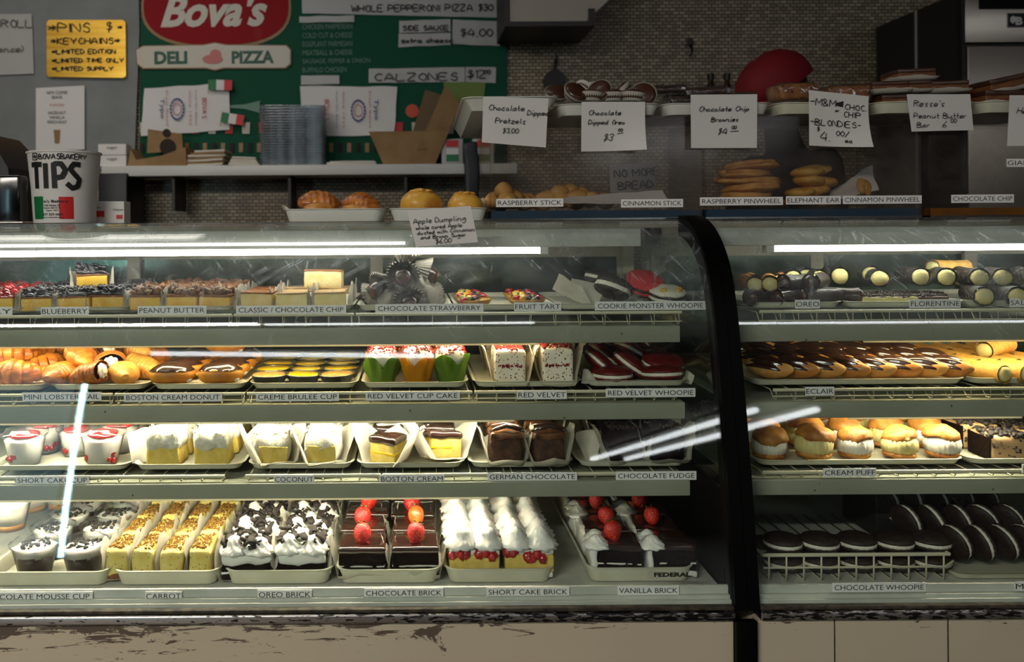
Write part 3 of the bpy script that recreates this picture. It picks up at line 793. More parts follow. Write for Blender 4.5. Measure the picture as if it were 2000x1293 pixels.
def square_cup(s, h, front=0.45, seed=0, m='paper_cup', flare=1.16, lo=0.06):
    """pleated paper cup pressed square round a slice: high at the sides, low at the front"""
    prof = [(s * 0.5, 0.0005), (s * 0.54, h * 0.5), (s * 0.5 * flare + .002, h)]
    vf = lathe(prof, 72, 24, 0.022, sq=5, cap0=True, ampf=lambda t: t)
    def f(x, y, z):
        if z > 0.001:
            a = abs(y) / (s * 0.6)
            k = 1.0
            if y < -s * 0.30: k = lo + 0.2 * max(0, math.cos(x * 60 + seed)) * (lo > .2)
            if y > s * 0.30: k = 0.6
            z *= k * (1 + 0.14 * math.sin(x * 45 + y * 60 + seed))
        return (x, y, z)
    vf = fnv(vf, f)
    inner = ([(x * 0.975, y * 0.975, z + 0.0004) for x, y, z in vf[0]], vf[1])
    return P_('paper_cup', J(vf, inner), m)
def sheet(wd, dp, R, up=0.9, lean=0.25, seed=0, amp=0.003, m='wax_paper', fup=0.15, bup=0.6, cut=0.02, nm='wax_paper', rot=0.0):
    """square of waxed paper laid cornerwise under a slice, side corners standing up as points"""
    n = 16
    def fn(u, v):
        a = (u + v - 1) * R; b = (v - u) * R
        x, y, z = a, b, 0.0
        ca, sa = 1, 0
        if abs(a) > wd / 2:
            s = abs(a) - wd / 2; x = math.copysign(wd / 2 + s * lean + 0.25 * lean * s * s / R, a); z += s * up
        if b < -dp / 2: s = -b - dp / 2; y = -dp / 2 - s * 0.22; z += s * fup
        if b > dp / 2: s = b - dp / 2; y = dp / 2 + s * 0.3; z += s * bup
        return Vector((x, y, z))
    vf = nz(grid(n, n, fn), amp, 38, seed)
    low = min(v[2] for v in vf[0])
    vf = ([(x, y, min(max(z, 0.0), 0.074 - .004 * abs(math.sin(x * 90 + y * 50)))) for x, y, z in vf[0]], vf[1])
    vf = T(vf, rot=(0, 0, rot))
    return P_(nm, vf, m)
def trough(wd, dp, h, seed=0, amp=0.003, flare=0.010, m='wax_paper', peak=0.5):
    """waxed paper folded up along both long sides of a slice, its upper edges waving"""
    def fn(u, v):
        y = (v - .5) * dp * 1.04; tot = wd + 2 * h; s = (u - .5) * tot
        if abs(s) <= wd / 2: return Vector((s, y, 0))
        q = (abs(s) - wd / 2) / h
        hh = h * (1 + .16 * math.sin(v * 9 + seed * 2 + (u > .5) * 2) - peak * (abs(v - .5) * 2) ** 3)
        return Vector((math.copysign(wd / 2 + flare * q * q + .002, s), y, hh * q))
    vf = nz(grid(18, 12, fn), amp, 40, seed)
    return P_('wax_paper', ([(x, y, max(z, 0)) for x, y, z in vf[0]], vf[1]), m)
def slab_stack(wd, dp, layers, seed=0, r=0.004, amp=0.0012):
    """layers: (name, thickness, material, inset)"""
    out = []; z = 0
    for i, (nm, t, m, ins) in enumerate(layers):
        out.append(P_(nm, T(rbox(wd - 2 * ins, dp - 2 * ins, t, min(r, t * 0.45), (5, 5, 2), amp, 55, seed + i), (0, 0, z)), m))
        z += t * 0.97
    return out

def B_cheese(v):
    s, kind = v % 10, v // 10
    w_, d_ = 0.068, 0.060
    base = P_('cheesecake_slice', rbox(w_, d_, 0.030, 0.004, (5, 4, 2), 0.0012, 50, s), 'cheesecake')
    if kind == 0:   # cherry
        top = P_('cherry_topping', T(chunks(14, lambda R: (R.uniform(-.026, .026), R.uniform(-.022, .022), R.uniform(0, .010)), .008, .012, s, 'ball', 2), (0, 0, 0.034)), 'cherry_glaze')
        gl = P_('glaze', T(rbox(w_, d_, 0.009, 0.004, (6, 6, 1), 0.003, 90, s), (0, 0, 0.028)), 'cherry_glaze')
        return [base, gl, top, square_cup(0.078, 0.045, seed=s)]
    if kind == 1:   # blueberry
        cr = P_('crust', T(rbox(w_ * 1.01, d_ * 1.01, 0.004, 0.001, (4, 4, 1), 0.0006, 80, s), (0, 0, 0.029)), 'crust')
        top = P_('blueberry_topping', T(chunks(70, lambda R: (R.uniform(-.031, .031), R.uniform(-.027, .027), R.uniform(0, .015)), .004, .0072, s, 'ball', 1), (0, 0, 0.035)), 'blueberry')
        gl = P_('glaze', T(rbox(w_ * .98, d_ * .98, 0.010, 0.004, (7, 7, 1), 0.003, 110, s), (0, 0, 0.031)), 'blueberry')
        return [base, cr, gl, top, square_cup(0.080, 0.044, seed=s)]
    if kind == 2:   # peanut butter crumble
        cr = P_('crust', T(rbox(w_ * 1.01, d_ * 1.01, 0.006, 0.002, (4, 4, 1), 0.001, 80, s), (0, 0, 0.028)), 'crust')
        top = P_('peanut_topping', T(chunks(46, lambda R: (R.uniform(-.030, .030), R.uniform(-.026, .026), R.uniform(0, .014) * (1 - R.random() ** 2)), .006, .0115, s, 'rock'), (0, 0, 0.036)), 'peanut_crumb')
        cm = P_('cream_bits', T(chunks(16, lambda R: (R.uniform(-.026, .026), R.uniform(-.026, .026), R.uniform(.004, .010)), .004, .007, s + 3, 'rock'), (0, 0, 0.037)), 'peanut_cream')
        return [base, cr, top, cm, square_cup(0.080, 0.046, seed=s)]
    m = 'cheese_plain' if kind == 3 else 'cheese_pale'
    body = P_('cheesecake_slice', rbox(w_ * 1.05, d_, 0.034, 0.004, (6, 5, 3), 0.002, 60, s), m)
    tp = P_('crust', T(rbox(w_ * 1.06, d_ * 1.01, 0.0035, 0.001, (4, 4, 1), 0.0008, 80, s), (0, 0, 0.0335)), 'peanut_cream' if kind == 3 else 'crust')
    return [body, tp, square_cup(0.084, 0.050, seed=s)]
def B_cheese_tall(v):
    body = P_('cheesecake_slice', rbox(0.088, 0.05, 0.042, 0.004, (8, 5, 4), 0.0022, 70, v), 'cheese_plain')
    return [body, P_('crust', T(rbox(0.089, 0.051, 0.003, 0.001, (6, 4, 1), 0.0008, 80, v), (0, 0, 0.041)), 'crust')]
def B_dipped_berry(v):
    cup = lathe([(0.017, 0), (0.0175, 0.001), (0.023, 0.013), (0.034, 0.032)], 112, 28, 0.10, ampf=lambda t: t)
    inner = ([(x * 0.96, y * 0.96, z + .0004) for x, y, z in cup[0]], cup[1])
    berry = fnv(blob(0.0185, 0.0185, 0.026, 3, 0.001, 60, v), lambda x, y, z: (x * (1.0 + z * 9), y * (1.0 + z * 9), z))
    return [P_('paper_cup', J(cup, inner), 'cup_shaded'), P_('chocolate_dip', T(berry, (0, 0, 0.031)), 'strawberry_dip'),
            P_('strawberry', T(blob(0.0150, 0.0150, 0.004, 2), (0, 0, 0.0535)), 'berry_dark'),
            P_('calyx', T(chunks(6, lambda R: (R.uniform(-.010, .010), R.uniform(-.010, .010), .057), .002, .004, v, 'flake'), (0, 0, 0)), 'leaf_green')]
def B_tart(v):
    sh = lathe([(0.027, 0), (0.030, 0.001), (0.040, 0.015), (0.0405, 0.017), (0.038, 0.017), (0.036, 0.012)], 48, 20, 0.025, ampf=lambda t: t)
    f = lambda R: (R.uniform(-.027, .027), R.uniform(-.027, .027), R.uniform(.014, .022))
    sl = lambda n, s_, rx, sd: J(*[T(ico(2), f(random.Random(sd * 31 + i)), (random.Random(i + sd).uniform(-.5, .5), random.Random(i * 3 + sd).uniform(-.5, .5), i * 1.3), (rx, rx * 0.8, rx * 0.55)) for i in range(n)])
    return [P_('tart_shell', sh, 'tart_shell'), P_('custard', T(lathe([(0.036, 0), (0.030, 0.004), (0.001, 0.005)], 24, cap0=True), (0, 0, 0.010)), 'cream_yellow'),
            P_('strawberry_pieces', sl(6, 1, 0.011, v + 1), 'fruit_red'), P_('blueberries', sl(9, 1, 0.0075, v + 5), 'blueberry'),
            P_('peach_slices', sl(4, 1, 0.011, v + 9), 'fruit_yellow'), P_('kiwi_pieces', sl(3, 1, 0.009, v + 13), 'fruit_green')]
def disc(rx, rz, dome=0.3, amp=0.001, s=0, fr=60):
    return fnv(blob(rx, rx, rz, 3, amp, fr, s), lambda x, y, z: (x, y, z if z > 0 else z * dome))
def B_whoopie(v):
    """v: 0 choc/white, 1 red sugar, 2 white with yellow dabs, 3 red velvet, 4 chocolate big"""
    k = v % 10; s = v // 10
    ck = {0: 'choc_cookie', 1: 'choc_cookie', 2: 'choc_cookie', 3: 'red_cookie', 4: 'choc_cookie'}[k]
    out = [P_('bottom_cookie', T(disc(0.042, 0.014, s=s), (0, 0, 0.012), (PI, 0, 0)), ck),
           P_('cream_filling', T(lathe([(0.034, 0), (0.0395, 0.002), (0.041, 0.006), (0.0395, 0.011), (0.034, 0.013)], 48, 30, 0.02, cap1=True), (0, 0, 0.010)), 'cream' if k != 1 else 'red_sugar'),
           P_('top_cookie', T(disc(0.042, 0.016, s=s + 4), (0, 0, 0.022)), ck)]
    if k == 1: out.append(P_('sugar_coat', T(disc(0.043, 0.012, 0.8, 0.002, 3, 120), (0, 0, 0.030)), 'red_sugar'))
    if k == 2:
        out.append(P_('icing', T(disc(0.043, 0.012, 0.8, 0.003, 3, 50), (0, 0, 0.030)), 'cream'))
        out.append(P_('candy_dabs', T(chunks(4, lambda R: (R.uniform(-.028, .028), -0.018 + R.uniform(-.01, .01), .039), .006, .008, 4, 'ball'), s=1), 'fruit_yellow'))
    return out
def roll(L, r, m, endm, seed=0, seg=24, cream_out=0.004, nm='cannoli_shell', ends=(1, 1)):
    n = 14; V, Fs = [], []
    for i in range(n + 1):
        x = -L / 2 + L * i / n
        for j in range(seg):
            t = 2 * PI * j / seg; rr = r * (1 + 0.05 * math.cos(t + x * 40)) * (1 + 0.08 * abs(2 * i / n - 1) ** 3)
            V.append((x, rr * math.cos(t), r + rr * math.sin(t)))
    for i in range(n):
        for j in range(seg):
            k = (j + 1) % seg; Fs.append((i * seg + j, i * seg + k, (i + 1) * seg + k, (i + 1) * seg + j))
    sh = nz((V, Fs), r * 0.05, 3 / r, seed)
    out = [P_(nm, sh, m)]
    for q, e in ((-1, ends[0]), (1, ends[1])):
        if e: out.append(P_('cream_end', T(nz(T(ico(2), s=(r * 0.55, r * 0.93, r * 0.93)), r * 0.12, 2 / r, seed + q), (q * (L / 2 - r * 0.25 + cream_out), 0, r)), endm))
    return out
def B_cannoli(v):
    m, e, L, r = [('dark_shell', 'choc_matte', 0.085, 0.017), ('speckled_shell', 'cream_yellow', 0.10, 0.017), ('sugar_shell', 'cream_yellow', 0.085, 0.016), ('caramel_shell', 'cream_yellow', 0.10, 0.016), ('sugar_shell', 'choc_matte', 0.085, 0.017)][v % 10]
    return roll(L, r, m, e, v)
def B_florentine(v):
    return [P_('pastry_slab', rbox(0.20, 0.06, 0.018, 0.003, (10, 4, 2), 0.0015, 50, v), 'choc_matte'),
            P_('cream_drip', J(*[T(blob(0.008 + .004 * (i % 3), 0.003, 0.010 - .001 * (i % 4), 2), (-0.085 + i * 0.013, -0.031, 0.009)) for i in range(9)]), 'cream_yellow'),
            P_('chip_topping', chunks(170, lambda R: (R.uniform(-.098, .098), R.uniform(-.029, .029), .0195), .0022, .0035, v, 'rock'), 'speckled_shell', kind='stuff')]
def B_croissant(v):
    segs = []
    n = 9
    for i in range(n):
        t = i / (n - 1) * 2 - 1; a = t * 1.15
        r = 0.030 * (1 - 0.62 * abs(t) ** 1.5)
        segs.append(T(lathe([(r * 0.80, -0.011), (r * 1.0, -0.002), (r * 0.97, 0.006), (r * 0.72, 0.011)], 20, cap1=True), (0.055 * math.sin(a), 0.055 * (1 - math.cos(a)), 0.030 * (1 - 0.3 * abs(t))), (0, PI / 2, a)))
    return [P_('croissant_roll', nz(J(*segs), 0.0018, 45, v), 'pastry', ang=0.8)]
def B_lobster(v):
    """ridged shell-shaped pastry cone with cream at the wide end"""
    V, Fs = [], []; n, seg = 22, 26
    for i in range(n + 1):
        t = i / n; r = 0.031 * math.sin(min(1, t * 1.15 + 0.12) * PI * 0.62) * (1 + 0.16 * ((t * 11) % 1.0))
        for j in range(seg):
            a = 2 * PI * j / seg
            V.append((-0.05 + 0.10 * t, r * math.cos(a) * 1.1, 0.026 + r * math.sin(a) * 0.82))
    for i in range(n):
        for j in range(seg):
            k = (j + 1) % seg; Fs.append((i * seg + j, i * seg + k, (i + 1) * seg + k, (i + 1) * seg + j))
    Fs.append(tuple(range(seg)))
    return [P_('ridged_shell', nz((V, Fs), 0.002, 40, v), ['pastry', 'pastry_brown', 'pastry_pale'][v % 3], ang=0.6), P_('cream_end', T(rosette(0.015, 0.010, seed=v), (0.0485, 0, 0.026), (0, PI / 2, 0)), 'cream')]
def B_donut(v):
    b = fnv(blob(0.050, 0.034, 0.022, 3, 0.0016, 30, v), lambda x, y, z: (x, y, z))
    g = fnv(blob(0.0475, 0.031, 0.021, 3, 0.0022, 45, v), lambda x, y, z: (x, y, max(z, 0.006 + 0.002 * math.sin(x * 200))))
    return [P_('donut', T(b, (0, 0, 0.021)), 'donut'), P_('chocolate_glaze', T(g, (0, 0, 0.0245)), 'choc_glaze'),
            P_('cream_dab', T(blob(0.008, 0.008, 0.007, 2, .001, 90, v), (0.036, -0.012, 0.014)), 'cream')]
def B_brulee(v):
    fo = lathe([(0.026, 0), (0.027, 0.001), (0.036, 0.022), (0.039, 0.0225), (0.039, 0.024), (0.0365, 0.0245), (0.0345, 0.020)], 60, 30, 0.012, ampf=lambda t: 1 if t < .5 else 0)
    return [P_('foil_cup', fo, 'foil'), P_('custard', T(lathe([(0.0355, 0), (0.034, 0.0018), (0.001, 0.0022)], 30), (0, 0, 0.0205)), 'custard' if v % 2 == 0 else 'custard_brulee')]
def B_cupcake(v):
    gm = 'tulip_green' if v % 2 == 0 else 'tulip_yellow'
    n, ht = 48, 6; V, Fs = [], []
    for i in range(ht + 1):
        t = i / ht
        for j in range(n):
            a = 2 * PI * j / n
            tip = abs(math.sin(2 * a + v)) ** 0.7 if i > 2 else 0.5
            r = 0.025 + 0.013 * t + 0.004 * math.cos(8 * a) * t
            z = 0.062 * t * (0.50 + 0.36 * tip) if i > 2 else 0.062 * t * .68
            V.append((r * math.cos(a), r * math.sin(a), z))
    for i in range(ht):
        for j in range(n):
            k = (j + 1) % n; Fs.append((i * n + j, i * n + k, (i + 1) * n + k, (i + 1) * n + j))
    Fs.append(tuple(range(n)))
    W = (V, Fs); W2 = ([(x * .97, y * .97, z) for x, y, z in V], Fs)
    fr = blob(0.033, 0.033, 0.026, 3, 0.002, 40, v)
    sp = chunks(170, lambda R: (lambda a, b: (0.033 * math.sin(b) * math.cos(a), 0.033 * math.sin(b) * math.sin(a), 0.0475 + 0.0262 * math.cos(b)))(R.uniform(0, 6.3), R.uniform(0, 1) ** 0.8 * 1.35), .0022, .0036, v, 'flake')
    sp = T(sp, s=1)
    return [P_('tulip_wrapper', J(W, W2), gm), P_('cake', T(lathe([(0.022, 0), (0.029, 0.040)], 20, cap1=True), (0, 0, 0.002)), 'cupcake_dark'),
            P_('frosting', T(fr, (0, 0, 0.047)), 'cream'), P_('sprinkles', sp, 'red_sprinkle', kind='stuff')]
def B_velvet(v):
    b = P_('iced_slice', rbox(0.070, 0.075, 0.066, 0.007, (7, 7, 6), 0.0015, 40, v), 'velvet_cream')
    st = P_('cake_stripe', chunks(30, lambda R: (R.uniform(-.027, .027), -0.0375, .036 + R.uniform(-.0015, .0015)), .0018, .0034, v + 2, 'rock'), 'red_crumb')
    tp = P_('crumb_topping', T(chunks(70, lambda R: (R.uniform(-.032, .032), R.uniform(-.034, .034), 0), .0022, .0042, v, 'rock'), (0, 0, 0.0675)), 'red_crumb', kind='stuff')
    return [b, st, tp, sheet(0.074, 0.075, 0.134, 1.08, 0.3, seed=v, fup=0.0)]
def B_cup_dessert(v):
    """v 0: cherry shortcake, 1: chocolate mousse, 2: cream with crumbs"""
    r0, r1, h = 0.029, 0.042, 0.058
    cup = lathe([(r0, 0), (r1, h), (r1 + .003, h), (r1 + .003, h + .003)], 36)
    lid = T(lathe([(r1 + .004, 0), (r1 + .004, .004), (r1 - .003, .006), (r1 - .007, .012), (r1 - .010, .0125), (0.001, .0125)], 36, cap0=False), (0, 0, h + .002))
    out = [P_('clear_cup', cup, 'clear_plastic'), P_('clear_lid', lid, 'clear_plastic')]
    rr = lambda z: r0 + (r1 - r0) * z / h - 0.0012
    if v % 10 == 0:
        out += [P_('cream', nz(lathe([(rr(.004), .003), (rr(.02), .02), (rr(.05), .050), (0.02, .055), (.001, .055)], 24), .0008, 70, v), 'whipped'),
                P_('cherry_sauce', T(blob(0.030, 0.030, 0.008, 3, .003, 60, v), (0, 0, .058)), 'cherry_glaze'),
                P_('cherries', chunks(7, lambda R: (lambda a: (rr(.012) * .93 * math.cos(a), rr(.012) * .93 * math.sin(a), R.uniform(.010, .024)))(R.uniform(0, 6.3)), .006, .009, v, 'ball', 1), 'cherry_glaze')]
    elif v % 10 == 1:
        out += [P_('mousse', lathe([(rr(.001), .001), (rr(.040), .040), (.001, .041)], 28), 'mousse'),
                P_('whipped_cream', nz(lathe([(rr(.036), .037), (rr(.050), .053), (.030, .057), (.001, .058)], 28, 9, .02), .0016, 60, v), 'whipped'),
                P_('cookie_crumbs', chunks(44, lambda R: (R.uniform(-.024, .024), R.uniform(-.024, .024), R.uniform(.0575, .061)), .0025, .0055, v, 'rock'), 'cookie_crumb', kind='stuff')]
    else:
        out += [P_('crumb_base', lathe([(rr(.001), .001), (rr(.014), .014), (.001, .015)], 28), 'tart_shell'),
                P_('whipped_cream', nz(lathe([(rr(.014), .014), (rr(.05), .052), (.025, .058), (.001, .059)], 28), .0012, 60, v), 'cream')]
    return out
def B_white_cake(v):
    """yellow sponge under thick coconut icing, on waxed paper"""
    cut = v % 10; s = v // 10
    tp = lambda x, y, z: (x * (1 - 2.2 * z * (.5 + .5 * (x > 0))), y, z)
    sp = P_('sponge', fnv(rbox(0.076, 0.072, 0.044, 0.006, (7, 6, 4), 0.0030, 50, s), tp), 'yellow_cake')
    ic = P_('coconut_icing', fnv(T(nz(rbox(0.084, 0.082, 0.036, 0.014, (10, 9, 4), 0.0045, 45, s), 0.0016, 200, s), (0, 0.001, 0.026)), tp), 'coconut')
    fl = P_('coconut_flakes', chunks(120, lambda R: (R.uniform(-.040, .040), R.uniform(-.041, .036), R.uniform(.052, .063)), .0016, .0034, s, 'flake'), 'coconut', kind='stuff')
    return [sp, ic, fl]
def B_coconut(v):
    """slumping coconut wedge with paper folded over it"""
    ic = P_('coconut_icing', nz(rbox(0.078, 0.075, 0.050, 0.018, (8, 8, 5), 0.004, 40, v), 0.0018, 200, v), 'coconut')
    sp = P_('sponge', T(rbox(0.060, 0.004, 0.024, 0.001, (6, 1, 4), 0.0025, 90, v), (0.004, -0.0375, 0.006)), 'yellow_cake')
    return [ic, sp, sheet(0.080, 0.07, 0.136, 0.8, 0.35, seed=v + 3, fup=0.1, rot=0.4), P_('coconut_flakes', chunks(130, lambda R: (R.uniform(-.038, .038), R.uniform(-.038, .036), .0495), .0016, .0036, v, 'flake'), 'coconut', kind='stuff')]
def B_boston(v):
    def wedge(x, y, z): return (x, y * (0.55 + 0.45 * (x + .04) / .08), z)
    a = P_('sponge', fnv(rbox(0.068, 0.070, 0.040, 0.004, (7, 5, 4), 0.0020, 60, v), wedge), 'yellow_cake')
    c = P_('custard_layer', T(fnv(rbox(0.0695, 0.0715, 0.005, 0.002, (7, 5, 1), 0.0008, 70, v), wedge), (0, 0, 0.018)), 'custard')
    g = P_('chocolate_glaze', T(fnv(rbox(0.074, 0.078, 0.012, 0.007, (8, 6, 2), 0.002, 40, v), wedge), (-0.001, 0, 0.036)), 'choc_glaze')
    return [a, c, g, sheet(0.074, 0.070, 0.136, 0.95, 0.5, seed=v, fup=0.05)]
def B_german(v):
    b = P_('cake', rbox(0.068, 0.066, 0.055, 0.010, (6, 6, 4), 0.0045, 36, v), 'brown_cake')
    g = P_('nut_icing', T(rbox(0.073, 0.070, 0.014, 0.006, (9, 8, 2), 0.005, 60, v), (0, 0, 0.050)), 'german_icing')
    r = P_('chocolate_swirl', T(tube([(-.036, -.02, 0), (-.02, -.028, .006), (0, -.026, .011), (.018, -.03, .007), (.036, -.024, 0), (.03, .0, .004), (.0, .01, .008), (-.03, .012, .004)], [.003, .0045, .005, .005, .004, .004, .004, .003], 8), (0, 0, 0.066)), 'choc_glaze')
    return [b, g, r, sheet(0.076, 0.072, 0.136, 0.9, 0.22, seed=v, fup=0.2, amp=.004)]
def B_fudge(v):
    b = P_('fudge_cake', nz(rbox(0.082, 0.078, 0.070, 0.016, (9, 9, 7), 0.003, 40, v), 0.0012, 300, v), 'choc_cake')
    t = P_('cake_crumbs', chunks(220, lambda R: (R.uniform(-.034, .034), R.uniform(-.034, .034), R.uniform(.068, .072)), .0016, .0032, v, 'rock'), 'fudge_crumb', kind='stuff')
    return [b, t, sheet(0.088, 0.080, 0.152, 0.9, 0.22, seed=v + 5, fup=0.15, amp=.004)]
def B_carrot(v):
    wd, dp = 0.046, 0.095
    b = P_('carrot_cake', rbox(wd, dp, 0.012, 0.004, (4, 6, 2), 0.0015, 60, v), 'carrot_cake')
    c = P_('cream_icing', T(nz(rbox(wd * 1.03, dp * 1.02, 0.046, 0.009, (7, 11, 5), 0.0030, 50, v), .001, 160, v), (0, 0, 0.006)), 'carrot_cream')
    n = P_('chopped_nuts', chunks(110, lambda R: (R.uniform(-.017, .017), R.uniform(-.040, .042), R.uniform(.0515, .054)), .0018, .0036, v, 'rock'), 'nut_crumb', kind='stuff')
    return [b, c, n, trough(wd + .002, dp, 0.064, seed=v, peak=.25, flare=.006)]
def B_oreo(v):
    wd, dp = 0.098, 0.100
    a = P_('chocolate_sponge', rbox(wd * .97, dp * .97, 0.026, 0.003, (6, 5, 2), 0.0014, 60, v), 'choc_cake')
    a2 = P_('cream_line', T(rbox(wd * .975, dp * .975, 0.004, 0.001, (6, 5, 1), 0.001, 80, v), (0, 0, 0.011)), 'whipped')
    c = P_('whipped_topping', T(nz(rbox(wd, dp, 0.030, 0.010, (10, 9, 3), 0.006, 38, v), 0.0022, 120, v), (0, 0, 0.024)), 'whipped')
    r = P_('cream_swirl', J(T(rosette(0.026, 0.030, seed=v), (-.025, -.03, .045)), T(rosette(0.026, 0.028, seed=v + 1), (.026, -.032, .044)), T(rosette(0.024, 0.024, seed=v + 2), (.0, .02, .046))), 'whipped')
    n = P_('cookie_pieces', chunks(54, lambda R: (R.uniform(-.045, .045), R.uniform(-.046, .046), R.uniform(.054, .070)), .004, .0115, v, 'flake'), 'cookie_crumb', kind='stuff')
    return [a, a2, c, r, n, trough(wd, dp, 0.062, seed=v, peak=.7, amp=.004)]
def berry_part(v, loc, pale=False, s=1.0, rot=(0, 0, 0)):
    b = fnv(blob(0.0165, 0.0165, 0.019, 3, 0.0007, 60, v), lambda x, y, z: (x * (1.0 + z * 11), y * (1.0 + z * 11), z))
    lf = J(*[T(rbox(0.012, 0.004, 0.001, 0, (2, 1, 1), z0=False), (0.006 * math.cos(a), 0.006 * math.sin(a), 0.0175), (0, -0.3, a)) for a in (0, 1.2, 2.5, 3.8, 5.0)])
    return P_('strawberry', T(b, loc, rot, s), 'strawberry_pale' if pale else 'strawberry', [P_('calyx', T(lf, loc, rot, s), 'leaf_green')])
def B_choc_brick(v):
    """v: 0..3 whole, with strawberry; 4: no berry ; 5 pale berry"""
    wd, dp = 0.088, 0.088
    out = [P_('chocolate_sponge', rbox(wd, dp, 0.046, 0.003, (6, 6, 4), 0.0012, 70, v), 'choc_cake'),
           P_('cream_line', T(rbox(wd * 1.006, dp * 1.006, 0.0035, 0.001, (9, 9, 1), 0.0009, 120, v), (0, 0, 0.021)), 'cream'),
           P_('chocolate_glaze', T(rbox(wd * 1.04, dp * 1.04, 0.012, 0.0055, (8, 8, 2), 0.0012, 50, v), (0, 0, 0.043)), 'choc_glaze')]
    if v % 10 != 4: out.append(berry_part(v, (0.006 * math.sin(v * 3), -0.012, 0.069), v % 10 == 5, rot=(-0.75 + .3 * math.sin(v * 2), 0.35 * math.sin(v), 0)))
    out.append(sheet(wd, dp, 0.122, 0.85, 0.25, seed=v, fup=0.25, amp=.004))
    return out
def B_short_brick(v):
    wd, dp = 0.100, 0.098
    return [P_('cream_base', rbox(wd * .97, dp * .97, 0.012, 0.004, (6, 6, 1), 0.0018, 60, v), 'whipped'),
            P_('sponge', T(rbox(wd, dp, 0.032, 0.004, (6, 6, 3), 0.0014, 60, v), (0, 0, 0.010)), 'yellow_cake'),
            P_('cherry_jam', T(chunks(16, lambda R: (R.uniform(-.046, .046), -0.046 + R.uniform(-.004, .003), R.uniform(-.008, .006)), .006, .012, v, 'ball', 1), (0, 0, 0.044)), 'cherry_glaze'),
            P_('whipped_topping', T(rbox(wd * 1.02, dp * 1.02, 0.018, 0.008, (8, 8, 2), 0.003, 60, v), (0, 0, 0.040)), 'whipped'),
            P_('cream_rosettes', J(*[T(rosette(0.030, 0.034, 9, 2.2, v + i), (x, y, 0.054)) for i, (x, y) in enumerate(((-.026, -.028), (.026, -.028), (-.026, .024), (.026, .024)))]), 'whipped')]
def B_vanilla_brick(v):
    out = B_choc_brick(10 + v)[:-1]
    out.append(P_('cream_side', T(nz(rbox(0.014, 0.090, 0.052, 0.006, (2, 8, 5), 0.004, 60, v), .002, 150, v), (-0.046, 0, 0.0)), 'whipped'))
    if v % 10 in (0, 3, 4): out.append(P_('cream_swirl', J(T(rosette(.024, .020, seed=v), (-.040, -.030, .048)), T(rosette(.020, .016, seed=v + 1), (-.036, .022, .046))), 'whipped'))
    out.append(P_('cream_base', rbox(0.092, 0.092, 0.010, 0.004, (9, 6, 1), 0.003, 90, v), 'whipped'))
    return out
def B_eclair(v):
    b = fnv(blob(0.055, 0.0180, 0.0135, 3, 0.0016, 45, v), lambda x, y, z: (x, y, z + 0.15 * abs(x) * abs(x) * 10))
    V, Fs = [], []; nu, nv = 18, 26
    for i in range(nu + 1):
        t = i / nu * 2 - 1
        for j in range(nv + 1):
            a = (j / nv - 0.5) * 3.0
            r = 0.0190 * math.sqrt(max(0.02, 1 - t * t * 0.93)) * (1 + 0.085 * math.cos(a * 9))
            V.append((0.047 * t + 0.004 * math.sin(a), r * math.sin(a) * 1.05, 0.0150 + r * math.cos(a) * 0.95 + 0.001))
    for i in range(nu):
        for j in range(nv): Fs.append((i * (nv + 1) + j, (i + 1) * (nv + 1) + j, (i + 1) * (nv + 1) + j + 1, i * (nv + 1) + j + 1))
    return [P_('choux', T(b, (0, 0, 0.0165)), 'pastry_pale' if v % 2 else 'dough_gold'), P_('ridged_chocolate', (V, Fs), 'choc_glaze')]
def B_puff(v):
    cr = lathe([(0.026, 0.0), (0.034, 0.006), (0.036, 0.018), (0.034, 0.030), (0.026, 0.036), (0.001, .038)], 54, 22, 0.07)
    cr = fnv(cr, lambda x, y, z: (x, y, z))
    top = fnv(blob(0.037, 0.036, 0.026, 3, 0.006, 42, v), lambda x, y, z: (x, y, max(z, -0.003 + 0.004 * math.sin(x * 120 + v))))
    return [P_('puff_base', T(blob(0.034, 0.034, 0.012, 3, 0.003, 50, v), (0, 0, 0.011)), 'puff'), P_('piped_cream', T(cr, (0, 0, 0.012), (0, 0, v)), 'cream_yellow' if v % 2 else 'cream'), P_('puff_top', T(top, (0.002, -0.002, 0.046), (0.12, -.1 + .1 * (v % 3), v)), 'puff')]
def B_cookie_cake(v):
    return [P_('cream_cake', nz(rbox(0.085, 0.08, 0.055, 0.008, (8, 7, 5), 0.002, 40, v), .001, 200, v), 'peanut_cream'),
            P_('cookie_pieces', J(chunks(80, lambda R: (R.uniform(-.042, .042), R.uniform(-.040, .040), R.uniform(.053, .060)), .004, .008, v, 'rock'), chunks(30, lambda R: (R.uniform(-.04, .04), -.041, R.uniform(.01, .05)), .002, .004, v, 'flake')), 'cookie_crumb', kind='stuff'),
            P_('chocolate_stripe', T(rbox(0.003, 0.078, 0.050, 0.001, (1, 6, 5), .001, 90), (-.043, 0, 0.001)), 'choc_cake')]
def B_stick(v):
    return [P_('twisted_dough', nz(J(*[T(blob(0.026 - .003 * i, 0.020, 0.018, 2, .003, 50, v + i), (0.03 * i - 0.03, 0.004 * (i % 2), 0.018 + .004 * math.sin(i * 2 + v))) for i in range(3)]), 0.001, 90, v), 'dough_gold')]
def B_pinwheel(v):
    sp = []
    for i in range(60):
        a = i * 0.42; r = 0.004 + 0.062 * i / 60
        sp.append((r * math.cos(a), r * math.sin(a), 0.010 + 0.001 * math.sin(i)))
    base = blob(0.072, 0.060, 0.009, 3, .003, 35, v, loc=(0, 0, .008))
    return [P_('pinwheel_pastry', base, 'dough_gold'), P_('spiral_ridge', T(tube(sp, 0.0045, 6), (0, 0, 0.002), s=(1.1, .95, 1)), 'dough_gold')]
